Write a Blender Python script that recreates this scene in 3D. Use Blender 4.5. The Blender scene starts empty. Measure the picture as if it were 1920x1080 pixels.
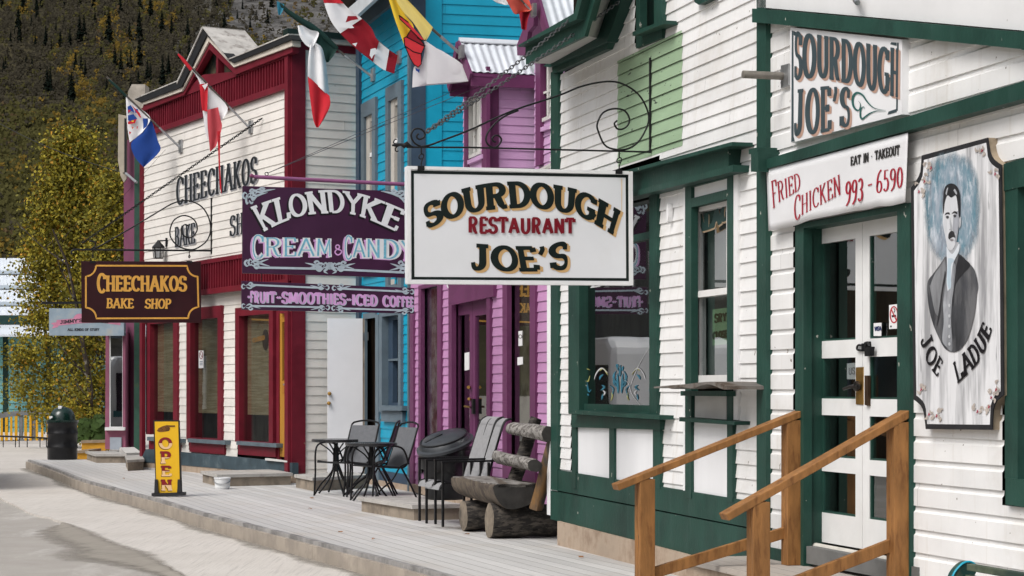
import bpy, math, random
from mathutils import Vector, Matrix
random.seed(7)
F, CX, HY, H = 3733.0, 960.0, 728.0, 1.43      # focal length in photo pixels, centre column, horizon row, eye height above the boardwalk
sc = bpy.context.scene
col = sc.collection
V = Vector

# ------------------------------------------------------------------ geometry helpers
def ray(px, py): return V(((px-CX)/F, 1.0, -(py-HY)/F))
def G(px, py, z=0.0):                       # photo pixel -> point on the level z
    d = ray(px, py); t = (z-H)/d.z
    return V((d.x*t, d.y*t, z))
def AT(px, py, Y):                          # photo pixel -> point at depth Y
    d = ray(px, py); return V((d.x*Y, Y, H+d.z*Y))

class Pl:                                   # upright plane: origin, e = rightwards along it, N = outwards
    def __init__(s, O, e):
        s.O = V((O[0], O[1], 0)); s.e = V((e[0], e[1], 0)).normalized(); s.N = V((s.e.y, -s.e.x, 0))
    def pw(s, px, py, n=0.0):
        d = ray(px, py); c = V((0, 0, H))
        t = (s.O + s.N*n - c).dot(s.N)/d.dot(s.N)
        return c + d*t
    def P(s, px, py, n=0.0):
        w = s.pw(px, py, n); return ((w-s.O).dot(s.e), w.z)
    def W(s, u, z, n=0.0):
        w = s.O + s.e*u + s.N*n; return V((w.x, w.y, z))
    def R(s, xl, xr, yt, yb, n=0.0):        # level rectangle: rows measured at the left column
        a = s.P(xl, yt, n); b = s.P(xl, yb, n); c = s.P(xr, yt, n)
        return (a[0], c[0], b[1], a[1])
    def shift(s, n): return Pl(s.O + s.N*n, s.e)
def wall(xv, px, py, z=0.0):
    d = V(((xv-CX)/F, 1.0, 0)); return Pl(G(px, py, z), -d)
def across(pl, px, py, n=0.0, u2=None):     # upright plane at right angles to a wall, through a point on it
    w = pl.pw(px, py, n)
    if u2 is not None: return Pl(w, (u2, F))
    return Pl(w, -pl.N)

ROOT = {}
def rootof(o):
    while o.parent is not None: o = o.parent
    return o
def tag(o, label=None, cat=None, group=None, kind=None):
    if label: o['label'] = label
    if cat: o['category'] = cat
    if group: o['group'] = group
    if kind: o['kind'] = kind
    return o
def thing(name, label, cat, loc=(0,0,0), rotz=0.0, group=None):
    o = bpy.data.objects.new(name, None); col.objects.link(o)
    o.location = loc; o.rotation_euler = (0, 0, rotz); o.empty_display_size = .2
    ROOT[o.name] = (Matrix.Translation(V(loc)) @ Matrix.Rotation(rotz, 4, 'Z')).inverted()
    return tag(o, label, cat, group)
def dup(root, loc, rotz=0.0, label=None, scale=None):
    r = root.copy(); col.objects.link(r); r.location = loc; r.rotation_euler = (0, 0, rotz)
    if scale: r.scale = scale
    if label: r['label'] = label
    for ch in list(root.children):
        c = ch.copy(); col.objects.link(c); c.parent = r
        for g in list(ch.children):
            d = g.copy(); col.objects.link(d); d.parent = c
    return r

class MB:
    def __init__(s): s.v = []; s.f = []; s.mi = []; s.m = 0; s.cuts = []
    def face(s, pts):
        i = len(s.v); s.v += [tuple(p) for p in pts]; s.f.append(tuple(range(i, i+len(pts)))); s.mi.append(s.m)
    def prism(s, A, B):                     # A front outline, B back outline
        i = len(s.v); n = len(A); s.v += [tuple(p) for p in A] + [tuple(p) for p in B]
        s.f.append(tuple(range(i, i+n))); s.f.append(tuple(range(i+2*n-1, i+n-1, -1))); s.mi += [s.m]*2
        for k in range(n):
            k2 = (k+1) % n; s.f.append((i+k, i+n+k, i+n+k2, i+k2)); s.mi.append(s.m)
    def pp(s, pl, px, n0, n1):              # prism from a photo outline lying on the plane
        uz = [pl.P(x, y, n1) for x, y in px]
        s.prism([pl.W(u, z, n1) for u, z in uz], [pl.W(u, z, n0) for u, z in uz])
    def puz(s, pl, uz, n0, n1): s.prism([pl.W(u, z, n1) for u, z in uz], [pl.W(u, z, n0) for u, z in uz])
    def pbox(s, pl, r, n0, n1):
        u0, u1, z0, z1 = r; s.puz(pl, [(u0, z0), (u1, z0), (u1, z1), (u0, z1)], n0, n1)
    def prect(s, pl, xl, xr, yt, yb, n0, n1): s.pbox(pl, pl.R(xl, xr, yt, yb, n1), n0, n1)
    def sheet(s, pl, px, n): s.face([pl.pw(x, y, n) for x, y in px])
    def box(s, c, sx, sy, sz, M=None):
        c = V(c); P = []
        for dz in (-1, 1):
            for dx, dy in ((-1,-1),(1,-1),(1,1),(-1,1)):
                d = V((dx*sx/2, dy*sy/2, dz*sz/2)); P.append(c + (M @ d if M else d))
        s.prism(P[4:], P[:4])
    def bar(s, a, b, w, h, up=(0,0,1)):     # square bar from a to b
        a = V(a); b = V(b); d = (b-a).normalized(); x = d.cross(V(up)).normalized(); y = x.cross(d)
        q = [x*(-w/2)+y*(-h/2), x*(w/2)+y*(-h/2), x*(w/2)+y*(h/2), x*(-w/2)+y*(h/2)]
        s.prism([b+k for k in q], [a+k for k in q])
    def tube(s, pts, r, n=8, closed=False):
        pts = [V(p) for p in pts]; m = len(pts); rs = r if isinstance(r, (list, tuple)) else [r]*m
        base = len(s.v); ref = None
        for i, p in enumerate(pts):
            if closed: d = pts[(i+1) % m]-pts[i-1]
            else: d = pts[min(i+1, m-1)]-pts[max(i-1, 0)]
            d.normalize()
            if ref is None: ref = d.orthogonal().normalized()
            ref = (ref - d*ref.dot(d))
            if ref.length < 1e-6: ref = d.orthogonal()
            ref.normalize(); y = d.cross(ref)
            for k in range(n):
                a = 2*math.pi*k/n; s.v.append(tuple(p + (ref*math.cos(a)+y*math.sin(a))*rs[i]))
        for i in range(m if closed else m-1):
            j = (i+1) % m
            for k in range(n):
                k2 = (k+1) % n; s.f.append((base+i*n+k, base+i*n+k2, base+j*n+k2, base+j*n+k)); s.mi.append(s.m)
        if not closed:
            s.f.append(tuple(base+k for k in reversed(range(n)))); s.f.append(tuple(base+(m-1)*n+k for k in range(n))); s.mi += [s.m]*2
    def lathe(s, prof, c, n=24, M=None):    # prof: (r, z)
        c = V(c); base = len(s.v); m = len(prof)
        for r, z in prof:
            for k in range(n):
                a = 2*math.pi*k/n; p = V((r*math.cos(a), r*math.sin(a), z)); s.v.append(tuple(c + (M @ p if M else p)))
        for i in range(m-1):
            for k in range(n):
                k2 = (k+1) % n; s.f.append((base+i*n+k, base+i*n+k2, base+(i+1)*n+k2, base+(i+1)*n+k)); s.mi.append(s.m)
        s.f.append(tuple(base+k for k in reversed(range(n)))); s.f.append(tuple(base+(m-1)*n+k for k in range(n))); s.mi += [s.m]*2
    def build(s, name, mat, parent=None, smooth=None, bevel=None, **kw):
        if len(s.cuts) > 1:                   # one object per painted word
            for a, b in zip(s.cuts, s.cuts[1:]+[len(s.f)]):
                k = MB(); [k.face([s.v[i] for i in f]) for f in s.f[a:b]]; o = k.build(name, mat, parent, smooth, bevel, **kw)
            return o
        me = bpy.data.meshes.new(name); vs = s.v
        if parent is not None:
            Mi = ROOT[rootof(parent).name]; vs = [tuple(Mi @ V(p)) for p in vs]; org = None
        else:
            xs = [p[0] for p in vs]; ys = [p[1] for p in vs]; zs = [p[2] for p in vs]
            org = V(((min(xs)+max(xs))/2, (min(ys)+max(ys))/2, min(zs))); vs = [tuple(V(p)-org) for p in vs]
        me.from_pydata(vs, [], s.f)
        if not isinstance(mat, (list, tuple)): mat = [mat]+(TONES(mat.name) if max(s.mi, default=0) > 0 else [])
        for m in mat: me.materials.append(m)
        me.polygons.foreach_set('material_index', s.mi)
        me.update()
        if smooth is not None:
            me.shade_smooth(); me.set_sharp_from_angle(angle=math.radians(smooth))
        o = bpy.data.objects.new(name, me); col.objects.link(o)
        if parent is not None: o.parent = parent
        else:
            o.location = org; ROOT[o.name] = Matrix.Translation(-org)
        if bevel:
            b = o.modifiers.new('bevel', 'BEVEL'); b.width = bevel; b.segments = 2; b.limit_method = 'ANGLE'; b.angle_limit = .6
        return tag(o, **kw)

def clip(poly, conv):                        # Sutherland-Hodgman against a convex CCW outline
    out = poly
    for i in range(len(conv)):
        a = conv[i]; b = conv[(i+1) % len(conv)]; inp = out; out = []
        if not inp: return []
        def side(p): return (b[0]-a[0])*(p[1]-a[1])-(b[1]-a[1])*(p[0]-a[0])
        for k in range(len(inp)):
            p = inp[k]; q = inp[(k+1) % len(inp)]; sp, sq = side(p), side(q)
            if sp >= 0: out.append(p)
            if sp*sq < 0:
                t = sp/(sp-sq); out.append((p[0]+(q[0]-p[0])*t, p[1]+(q[1]-p[1])*t))
    return out

LAP = [(0, .012), (1, 0)]
COVE = [(0, .015), (.72, .015), (.81, .004), (1, .002)]
def siding(mb, pl, r, pitch, phase, openings=(), conv=None, prof=LAP, n=0.0, tone=True):
    s0, s1, z0, z1 = r
    def pn(f):
        for (fa, na), (fb, nb) in zip(prof, prof[1:]):
            if f <= fb+1e-9: return na+(nb-na)*(f-fa)/(fb-fa)
        return prof[-1][1]
    k = math.floor((z0-phase)/pitch); rb = random.Random(int(abs(pl.O.x)*997+s0*31+z0*7))
    while phase+k*pitch < z1:
        zb = phase+k*pitch; zt = zb+pitch; k += 1; joints = []; j_ = s0+rb.uniform(.3, 5)
        while j_ < s1: joints.append(j_); j_ += rb.uniform(3.5, 6)
        tones = [rb.choice((0, 0, 0, 1, 1, 2)) for _ in range(len(joints)+1)] if tone else [0]*(len(joints)+1)
        cuts = {max(zb, z0), min(zt, z1)}
        for f, _ in prof[1:-1]:
            if z0 < zb+f*pitch < z1: cuts.add(zb+f*pitch)
        for o in openings:
            for z in o[2:4]:
                if max(zb, z0)+1e-4 < z < min(zt, z1)-1e-4: cuts.add(z)
        cuts = sorted(cuts)
        for a, b in zip(cuts, cuts[1:]):
            iv = [(s0, s1)]
            for (oa, ob, oz0, oz1) in openings:
                if oz0 <= a+1e-4 and oz1 >= b-1e-4:
                    nv = []
                    for p, q in iv:
                        if ob <= p or oa >= q: nv.append((p, q)); continue
                        if oa > p: nv.append((p, oa))
                        if ob < q: nv.append((ob, q))
                    iv = nv
            iv2 = []
            for p, q in iv:
                cs = [p]+[j for j in joints if p+.05 < j < q-.05]+[q]
                for c0, c1 in zip(cs, cs[1:]): iv2.append((c0, c1-(.002 if c1 != q else 0)))
            for p, q in iv2:
                mb.m = tones[sum(1 for j in joints if j < (p+q)/2)]
                poly = [(p, a), (q, a), (q, b), (p, b)]
                if conv: poly = clip(poly, conv)
                if len(poly) < 3: continue
                mb.face([pl.W(u, z, n+pn((z-zb)/pitch)) for u, z in poly])
                if abs(a-zb) < 1e-6:
                    bot = sorted(u for u, z in poly if abs(z-a) < 1e-5)
                    if len(bot) >= 2:
                        mb.face([pl.W(bot[0], a, n), pl.W(bot[-1], a, n), pl.W(bot[-1], a, n+prof[0][1]), pl.W(bot[0], a, n+prof[0][1])])

def frame(mb, pl, o, i, n0, n1):             # rectangular ring: outer and inner rectangles (u0,u1,z0,z1)
    mb.pbox(pl, (o[0], i[0], o[2], o[3]), n0, n1); mb.pbox(pl, (i[1], o[1], o[2], o[3]), n0, n1)
    if o[3] > i[3]+1e-4: mb.pbox(pl, (i[0], i[1], i[3], o[3]), n0, n1)
    if i[2] > o[2]+1e-4: mb.pbox(pl, (i[0], i[1], o[2], i[2]), n0, n1)

def cr(pts, u):                              # smooth curve through points, u in 0..1
    n = len(pts)-1
    if n == 1: return (pts[0][0]+(pts[1][0]-pts[0][0])*u, pts[0][1]+(pts[1][1]-pts[0][1])*u)
    t = min(max(u, 0), .999999)*n; i = int(t); t -= i
    if u < 0: i, t = 0, u*n
    if u > 1: i, t = n-1, 1+(u-1)*n
    p0 = pts[max(i-1, 0)]; p1 = pts[i]; p2 = pts[i+1]; p3 = pts[min(i+2, n)]
    r = []
    for k in range(len(p1)):
        a, b, c, d = p0[k], p1[k], p2[k], p3[k]
        r.append(.5*(2*b+(c-a)*t+(2*a-5*b+4*c-d)*t*t+(3*b-a-3*c+d)*t**3))
    return tuple(r)
def curve(pts, n=12): return [cr(pts, i/n) for i in range(n+1)]

# ------------------------------------------------------------------ hand-made sign-writer's alphabet (strokes)
def E(cx, cy, rx, ry, a0, a1, n=14):
    return [(cx+rx*math.cos(math.radians(a0+(a1-a0)*i/n)), cy+ry*math.sin(math.radians(a0+(a1-a0)*i/n))) for i in range(n+1)]
GL = {
'A': (.80, [[(.05,0),(.40,1)], [(.40,1),(.75,0)], [(.17,.33),(.63,.33)]]),
'B': (.68, [[(.12,0),(.12,1)], [(.12,1),(.32,1)]+E(.32,.76,.23,.24,90,-90)+[(.12,.52)], [(.12,.52),(.34,.52)]+E(.34,.26,.27,.26,90,-90)+[(.12,0)]]),
'C': (.70, [E(.40,.5,.34,.5,42,318,22), [(.65,.96),(.65,.72)]]),
'D': (.74, [[(.12,0),(.12,1)], [(.05,1),(.28,1)]+E(.28,.5,.38,.5,90,-90,20)+[(.05,0)]]),
'E': (.62, [[(.12,0),(.12,1)], [(.05,1),(.56,1)], [(.12,.52),(.44,.52)], [(.05,0),(.58,0)], [(.55,1),(.57,.80)], [(.57,0),(.59,.22)], [(.43,.43),(.43,.60)]]),
'F': (.60, [[(.12,0),(.12,1)], [(.05,1),(.56,1)], [(.12,.52),(.44,.52)], [(.55,1),(.57,.76)]]),
'G': (.76, [E(.40,.5,.34,.5,48,345,22), [(.66,.97),(.66,.74)], [(.44,.42),(.76,.42)], [(.66,.42),(.66,.06)]]),
'H': (.78, [[(.13,0),(.13,1)], [(.65,0),(.65,1)], [(.13,.5),(.65,.5)]]),
'I': (.30, [[(.15,0),(.15,1)]]),
'J': (.62, [[(.42,1)]+[(.42,.28)]+E(.24,.27,.18,.27,0,-180,12), [(.2,1),(.6,1)]]),
'K': (.76, [[(.13,0),(.13,1)], [(.62,1),(.13,.42)], [(.28,.58),(.66,0)]]),
'L': (.60, [[(.12,0),(.12,1)], [(.05,0),(.56,0)], [(.55,0),(.57,.28)]]),
'M': (.94, [[(.10,0),(.14,1)], [(.14,1),(.47,.15)], [(.47,.15),(.80,1)], [(.80,1),(.84,0)]]),
'N': (.78, [[(.12,0),(.12,1)], [(.12,1),(.66,0)], [(.66,0),(.66,1)]]),
'O': (.76, [E(.38,.5,.33,.5,90,450,28)]),
'P': (.66, [[(.12,0),(.12,1)], [(.05,1),(.32,1)]+E(.32,.74,.25,.26,90,-90)+[(.12,.48)]]),
'R': (.74, [[(.12,0),(.12,1)], [(.05,1),(.34,1)]+E(.34,.75,.25,.25,90,-90)+[(.12,.5)], [(.38,.5),(.5,.12),(.58,0),(.7,.02)]]),
'S': (.64, [E(.33,.75,.25,.25,35,270,18)+E(.33,.25,.27,.25,90,-145,18)[1:], [(.56,.97),(.54,.74)], [(.07,.03),(.07,.27)]]),
'T': (.70, [[(.35,0),(.35,1)], [(.02,1),(.68,1)], [(.04,1),(.03,.76)], [(.66,1),(.67,.76)]]),
'U': (.76, [[(.13,1),(.13,.34)]+E(.39,.34,.26,.34,180,360,16)+[(.65,1)]]),
'V': (.76, [[(.04,1),(.38,0)], [(.38,0),(.72,1)]]),
'X': (.74, [[(.06,1),(.68,0)], [(.68,1),(.06,0)]]),
'Y': (.74, [[(.04,1),(.37,.5),(.37,0)], [(.70,1),(.37,.5)]]),
'0': (.60, [E(.30,.5,.25,.5,90,450,24)]),
'3': (.56, [E(.26,.76,.22,.24,150,-90,14)+E(.26,.27,.24,.26,90,-150,14)[1:]]),
'5': (.56, [[(.48,1),(.14,1),(.12,.56)]+E(.26,.31,.24,.31,120,-145,16)]),
'6': (.58, [[(.46,1.08)]+E(.40,.40,.34,.62,115,180,8)[1:]+E(.29,.27,.24,.27,180,540,22)]),
'9': (.58, [[(.12,-.08)]+E(.18,.60,.34,.62,-65,0,8)[1:]+E(.29,.73,.24,.27,0,360,22)]),
"'": (.26, [[(.15,1.02),(.16,.88),(.06,.66)]]),
'-': (.40, [[(.05,.48),(.35,.48)]]),
'.': (.26, [[(.13,.42),(.13,.56)]]),
'~': (.50, [[(.05,.42),(.16,.55),(.33,.45),(.45,.58)]]),
'&': (.70, [[(.62,.45)]+E(.32,.25,.26,.26,0,-250,16)+E(.32,.76,.17,.24,240,-60,14)]),
' ': (.42, []),
}
def stroke_poly(pts, thick, thin):
    n = len(pts); L = []; Rr = []
    closed = n > 3 and math.dist(pts[0], pts[-1]) < 1e-6
    for i in range(n):
        if closed: a, b = pts[(i-1) if i > 0 else n-2], pts[(i+1) if i < n-1 else 1]
        else: a, b = pts[max(i-1, 0)], pts[min(i+1, n-1)]
        dx, dy = b[0]-a[0], b[1]-a[1]; l = math.hypot(dx, dy) or 1; dx /= l; dy /= l
        w = (thin+(thick-thin)*abs(dy)**1.2)/2
        L.append((pts[i][0]-dy*w, pts[i][1]+dx*w)); Rr.append((pts[i][0]+dy*w, pts[i][1]-dx*w))
    return [[L[i], L[i+1], Rr[i+1], Rr[i]] for i in range(n-1)]
def text(mb, s, pl, base, top, n, thick=.24, thin=.13, serif=True, gap=.10, big=(), bigk=1.28, dx=0, dy=0, grow=0, vclip=None):
    mb.cuts.append(len(mb.f)); W = sum(GL[c][0] for c in s)+gap*(len(s)-1)
    bl = sum(math.dist(cr(base, i/20), cr(base, (i+1)/20)) for i in range(20)); hh = math.dist(cr(base, .5), cr(top, .5))
    asp = bl/(W*hh); x = 0; layer = 0
    for ci, c in enumerate(s):
        w, strokes = GL[c]; k = bigk if ci in big else 1.0
        allst = []
        for st in strokes:
            allst.append(st)
            if serif and c not in "'-.~&":
                for e, q in ((st[0], st[1]), (st[-1], st[-2])):
                    if e[1] in (0, 1) and abs(e[1]-q[1]) > .55*abs(e[0]-q[0]) and c not in 'CGOS' and abs(e[1]-q[1]) > .3:
                        sl = min(.17, thick*.8/max(asp,.3)); allst.append([(e[0]-sl, e[1]), (e[0]+sl, e[1])])
        for st in allst:
            layer += 1
            q = [((x+p[0])*asp, thin/2+p[1]*(1-thin)) for p in st]
            kk = .62 if c in "'." else 1
            for poly in stroke_poly(q, thick*kk+grow, thin+grow):
                if vclip: poly = clip(poly, [(-9,vclip[0]),(99,vclip[0]),(99,vclip[1]),(-9,vclip[1])])
                if len(poly) < 3: continue
                out = []
                for (gx, gy) in poly:
                    gy = (gy-.5)*k+.5+.06*(k-1) if k != 1 else gy
                    u = gx/(asp*W); b = cr(base, u); t = cr(top, u)
                    out.append(pl.pw(b[0]+(t[0]-b[0])*gy+dx, b[1]+(t[1]-b[1])*gy+dy, n+layer % 24*.00006))
                mb.face(out)
        x += w+gap
def band(mb, pl, pts, w, n):                 # painted line of px width w (number or list) along photo points
    m = len(pts); L = []; R = []
    for i in range(m):
        a, b = pts[max(i-1, 0)], pts[min(i+1, m-1)]; dx, dy = b[0]-a[0], b[1]-a[1]; l = math.hypot(dx, dy) or 1
        ww = (w[i] if isinstance(w, (list, tuple)) else w)/2
        L.append((pts[i][0]-dy/l*ww, pts[i][1]+dx/l*ww)); R.append((pts[i][0]+dy/l*ww, pts[i][1]-dx/l*ww))
    for i in range(m-1): mb.face([pl.pw(*q, n) for q in (L[i], L[i+1], R[i+1], R[i])])
def taper(n, w): return [w*max(.12, math.sin(math.pi*(i+.4)/(n+.8)))for i in range(n+1)]
def spiral(cx, cy, r0, r1, a0, a1, n=30): return [(cx+(r0+(r1-r0)*i/n)*math.cos(math.radians(a0+(a1-a0)*i/n)), cy-(r0+(r1-r0)*i/n)*math.sin(math.radians(a0+(a1-a0)*i/n))) for i in range(n+1)]

def cloth(mb, pl, L, R, amp=.03, waves=2.0, ph=0.0, nu=10, nv=16, n0=0.0, thick=.004):
    fr = []; bk = []
    for j in range(nv+1):
        a = cr(L, j/nv); b = cr(R, j/nv)
        for i in range(nu+1):
            u = i/nu; n = n0+amp*math.sin(ph+waves*math.pi*u+1.3*j/nv)*(.35+.65*u)
            x, y = a[0]+(b[0]-a[0])*u, a[1]+(b[1]-a[1])*u
            p = pl.pw(x, y, n); fr.append(p); bk.append(p-pl.N*thick)
    base = len(mb.v); m = len(fr); mb.v += [tuple(p) for p in fr+bk]; w = nu+1
    for j in range(nv):
        for i in range(nu):
            a = base+j*w+i; q = (a, a+w, a+w+1, a+1); mb.f.append(q); mb.f.append(tuple(k+m for k in reversed(q))); mb.mi += [mb.m]*2

# ------------------------------------------------------------------ materials
def nodes(name):
    m = bpy.data.materials.new(name); m.use_nodes = True; nt = m.node_tree; b = nt.nodes['Principled BSDF']; return m, nt, b
def N(nt, t, **kw):
    n = nt.nodes.new(t)
    for k, v in kw.items():
        if k in n.inputs: n.inputs[k].default_value = v
        else: setattr(n, k, v)
    return n
def rgba(c): return (c[0], c[1], c[2], 1)
def coords(nt, sc3=(1,1,1), rot=(0,0,0)):
    tc = N(nt, 'ShaderNodeTexCoord'); mp = N(nt, 'ShaderNodeMapping'); mp.inputs['Scale'].default_value = sc3; mp.inputs['Rotation'].default_value = rot
    nt.links.new(tc.outputs['Object'], mp.inputs['Vector']); return mp.outputs['Vector']
def mixc(nt, fac, a, b, blend='MIX'):
    m = N(nt, 'ShaderNodeMix', data_type='RGBA', blend_type=blend)
    for k, v in ((0, fac), (6, a), (7, b)):
        if hasattr(v, 'is_output') or hasattr(v, 'links'): nt.links.new(v, m.inputs[k])
        else: m.inputs[k].default_value = v if k == 0 else rgba(v)
    return m.outputs[2]
def ramp(nt, src, a, b, va=0.0, vb=1.0):
    r = N(nt, 'ShaderNodeMapRange', clamp=True); nt.links.new(src, r.inputs['Value'])
    r.inputs['From Min'].default_value = a; r.inputs['From Max'].default_value = b; r.inputs['To Min'].default_value = va; r.inputs['To Max'].default_value = vb
    return r.outputs['Result']
def noise(nt, vec, scale, detail=4, rough=.6):
    n = N(nt, 'ShaderNodeTexNoise', Scale=scale, Detail=detail, Roughness=rough); nt.links.new(vec, n.inputs['Vector']); return n.outputs['Fac']
MATS = {}
def M(name, c, rough=.6, var=.12, scale=4, bump=.15, bscale=30, stretch=(1,1,1), chip=None, chipc=(.3,.27,.22), chips=14, dirt=None, metal=0, spec=.3, streak=None, two=None, twofac=(.45,.6), twoscale=3, coat=0, trans=0):
    if name in MATS: return MATS[name]
    m, nt, b = nodes(name); v = coords(nt, stretch); lk = nt.links.new
    f = noise(nt, v, scale)
    lo = tuple(x*(1-var) for x in c); hi = tuple(min(1, x*(1+var)) for x in c)
    o = mixc(nt, ramp(nt, f, .3, .7), lo, hi)
    if two: o = mixc(nt, ramp(nt, noise(nt, v, twoscale, 5, .65), *twofac), o, two)
    if streak:                                # vertical rain streaks
        vs = coords(nt, (9, 9, .6)); o = mixc(nt, ramp(nt, noise(nt, vs, 1.5, 4), .56, .78, 0, streak[1]), o, streak[0])
    if dirt: o = mixc(nt, ramp(nt, noise(nt, coords(nt), 1.3, 6, .7), .52, .8, 0, dirt[1]), o, dirt[0])
    if chip: o = mixc(nt, ramp(nt, noise(nt, v, chips, 3, .5), chip, chip+.015), o, chipc)
    lk(o, b.inputs['Base Color'])
    b.inputs['Metallic'].default_value = metal; b.inputs['Specular IOR Level'].default_value = spec
    b.inputs['Coat Weight'].default_value = coat
    lk(ramp(nt, f, .2, .8, max(0, rough-.08), min(1, rough+.1)), b.inputs['Roughness'])
    if bump:
        bp = N(nt, 'ShaderNodeBump', Strength=bump, Distance=.01); lk(noise(nt, v, bscale, 5, .6), bp.inputs['Height']); lk(bp.outputs['Normal'], b.inputs['Normal'])
    MATS[name] = m; return m
def glass_mat(name, tint=(.75,.8,.8), fac=.22, rough=.015):
    m, nt, b = nodes(name); nt.nodes.remove(b); lk = nt.links.new
    t = N(nt, 'ShaderNodeBsdfTransparent'); t.inputs['Color'].default_value = rgba(tint)
    g = N(nt, 'ShaderNodeBsdfGlossy'); g.inputs['Roughness'].default_value = rough; g.inputs['Color'].default_value = (.9,.92,.92,1)
    fr = N(nt, 'ShaderNodeFresnel', IOR=1.5)
    ge = N(nt, 'ShaderNodeNewGeometry'); iv = N(nt, 'ShaderNodeMath', operation='SUBTRACT'); iv.inputs[0].default_value = 1; lk(ge.outputs['Backfacing'], iv.inputs[1])
    mm = N(nt, 'ShaderNodeMath', operation='MULTIPLY'); lk(ramp(nt, fr.outputs['Fac'], 0, 1, fac, 1), mm.inputs[0]); lk(iv.outputs[0], mm.inputs[1]); mr = mm.outputs[0]   # outer face mirrors, inner face only lets through
    mx = N(nt, 'ShaderNodeMixShader'); lk(mr, mx.inputs['Fac']); lk(t.outputs['BSDF'], mx.inputs[1]); lk(g.outputs['BSDF'], mx.inputs[2])
    bp = N(nt, 'ShaderNodeBump', Strength=.03, Distance=.02); lk(noise(nt, coords(nt), 1.2, 2), bp.inputs['Height']); lk(bp.outputs['Normal'], g.inputs['Normal'])
    lk(mx.outputs['Shader'], nt.nodes['Material Output'].inputs['Surface']); return m

SPEC = {}
_M = M
def M(name, c, *a, **k):
    SPEC.setdefault(name, (c, a, k)); return _M(name, c, *a, **k)
def TONES(nm):                               # board-to-board paint variation
    c, a, k = SPEC[nm]; return [_M(nm+'_older', tuple(x*.95 for x in c), *a, **k), _M(nm+'_newer', tuple(min(1, x*1.03) for x in c), *a, **k)]
WHITE = M('white_clapboard_paint', (.76,.755,.745), .55, .05, 3, .12, 40, dirt=((.46,.41,.34), .5), chip=.725, chips=22, chipc=(.25,.22,.19), streak=((.54,.50,.44), .5))
CREAM = M('cream_clapboard_paint', (.75,.715,.665), .55, .05, 3, .12, 40, dirt=((.5,.43,.35), .35), chip=.76, chips=22, chipc=(.3,.27,.22))
CLEANWHITE = M('white_trim_paint', (.78,.78,.78), .5, .04, 4, .1, 50, dirt=((.5,.46,.4), .3))
DOORWHITE = M('white_door_paint', (.74,.74,.73), .45, .04, 5, .12, 40, dirt=((.5,.47,.42), .25), chip=.76, chips=18, chipc=(.35,.3,.24))
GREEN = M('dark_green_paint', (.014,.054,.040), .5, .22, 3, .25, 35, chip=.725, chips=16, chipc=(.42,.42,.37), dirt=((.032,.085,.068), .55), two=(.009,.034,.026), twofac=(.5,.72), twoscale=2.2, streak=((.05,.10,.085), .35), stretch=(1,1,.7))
PALEGREEN = M('pale_green_paint', (.30,.42,.27), .6, .08, 3, .2, 30, chip=.67, chips=15, chipc=(.05,.06,.05), stretch=(.5,.5,1.6))
MAROON = M('maroon_paint', (.145,.009,.020), .5, .2, 4, .2, 30, chip=.76, chips=14, chipc=(.35,.28,.2))
BLUE = M('bright_blue_paint', (.004,.30,.46), .45, .08, 3, .12, 30, chip=.78, chips=15, chipc=(.4,.5,.55), dirt=((.0,.18,.30), .4))
NAVY = M('slate_navy_paint', (.035,.06,.095), .5, .15, 4, .2, 30)
SLATE = M('slate_grey_paint', (.11,.15,.18), .55, .15, 4, .2, 30)
MAUVE = M('mauve_pink_paint', (.30,.10,.16), .55, .12, 4, .2, 30)
LILAC = M('lilac_paint', (.50,.25,.45), .5, .07, 3, .12, 40, dirt=((.38,.16,.33), .4))
PLUM = M('plum_paint', (.135,.035,.10), .5, .15, 4, .2, 30)
TURQ = M('turquoise_paint', (.22,.50,.50), .6, .1, 2, .1, 20)
INTERIOR = M('dim_room', (.018,.016,.014), .9, .5, 1.2, 0, spec=0)  # near-black solid backing; the rooms' darkness is in its colour
BLACKM = M('black_iron', (.012,.012,.013), .45, .3, 30, .1, 90, metal=.3)
BLACKP = M('black_plastic', (.014,.015,.016), .42, .25, 10, .1, 60)
SLING = M('grey_sling_mesh', (.13,.135,.145), .8, .12, 20, .3, 300)
SLINGL = M('pale_grey_sling_mesh', (.27,.27,.275), .8, .1, 20, .3, 300)
STEEL = M('galvanised_steel', (.42,.43,.44), .4, .2, 12, .1, 40, metal=.8)
CORR = M('corrugated_metal', (.60,.64,.68), .5, .14, 2, .08, 30, metal=.1, stretch=(1,1,1), dirt=((.42,.43,.44), .5))
BRASS = M('worn_brass', (.45,.26,.07), .35, .25, 20, .1, 60, metal=.9)
TIMBER = M('honey_timber', (.265,.122,.038), .6, .28, 5, .35, 40, stretch=(3,3,.6), two=(.13,.05,.014), twofac=(.52,.70), twoscale=6, chip=.72, chips=9, chipc=(.05,.025,.012))
TANBOARD = M('tan_skirting_board', (.42,.33,.25), .7, .18, 3, .3, 20, two=(.30,.22,.16), twofac=(.48,.62), streak=((.22,.16,.11), .5))
GREYBOARD = M('weathered_grey_board', (.42,.40,.37), .75, .18, 3, .4, 25, two=(.26,.245,.23), twofac=(.5,.68), twoscale=6)
STEPSIDE = M('grey_brown_riser', (.27,.225,.175), .75, .2, 4, .3, 25, two=(.17,.14,.11), twofac=(.5,.66))
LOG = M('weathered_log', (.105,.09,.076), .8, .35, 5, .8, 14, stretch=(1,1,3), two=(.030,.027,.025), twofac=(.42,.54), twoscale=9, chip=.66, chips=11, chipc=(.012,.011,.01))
LOGLIT = M('silvered_log', (.27,.255,.235), .8, .3, 5, .8, 14, stretch=(1,1,3), two=(.09,.08,.07), twofac=(.48,.58), twoscale=9, chip=.67, chips=11, chipc=(.03,.028,.025))  # paler copy of the log colour, standing in for lit faces
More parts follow.
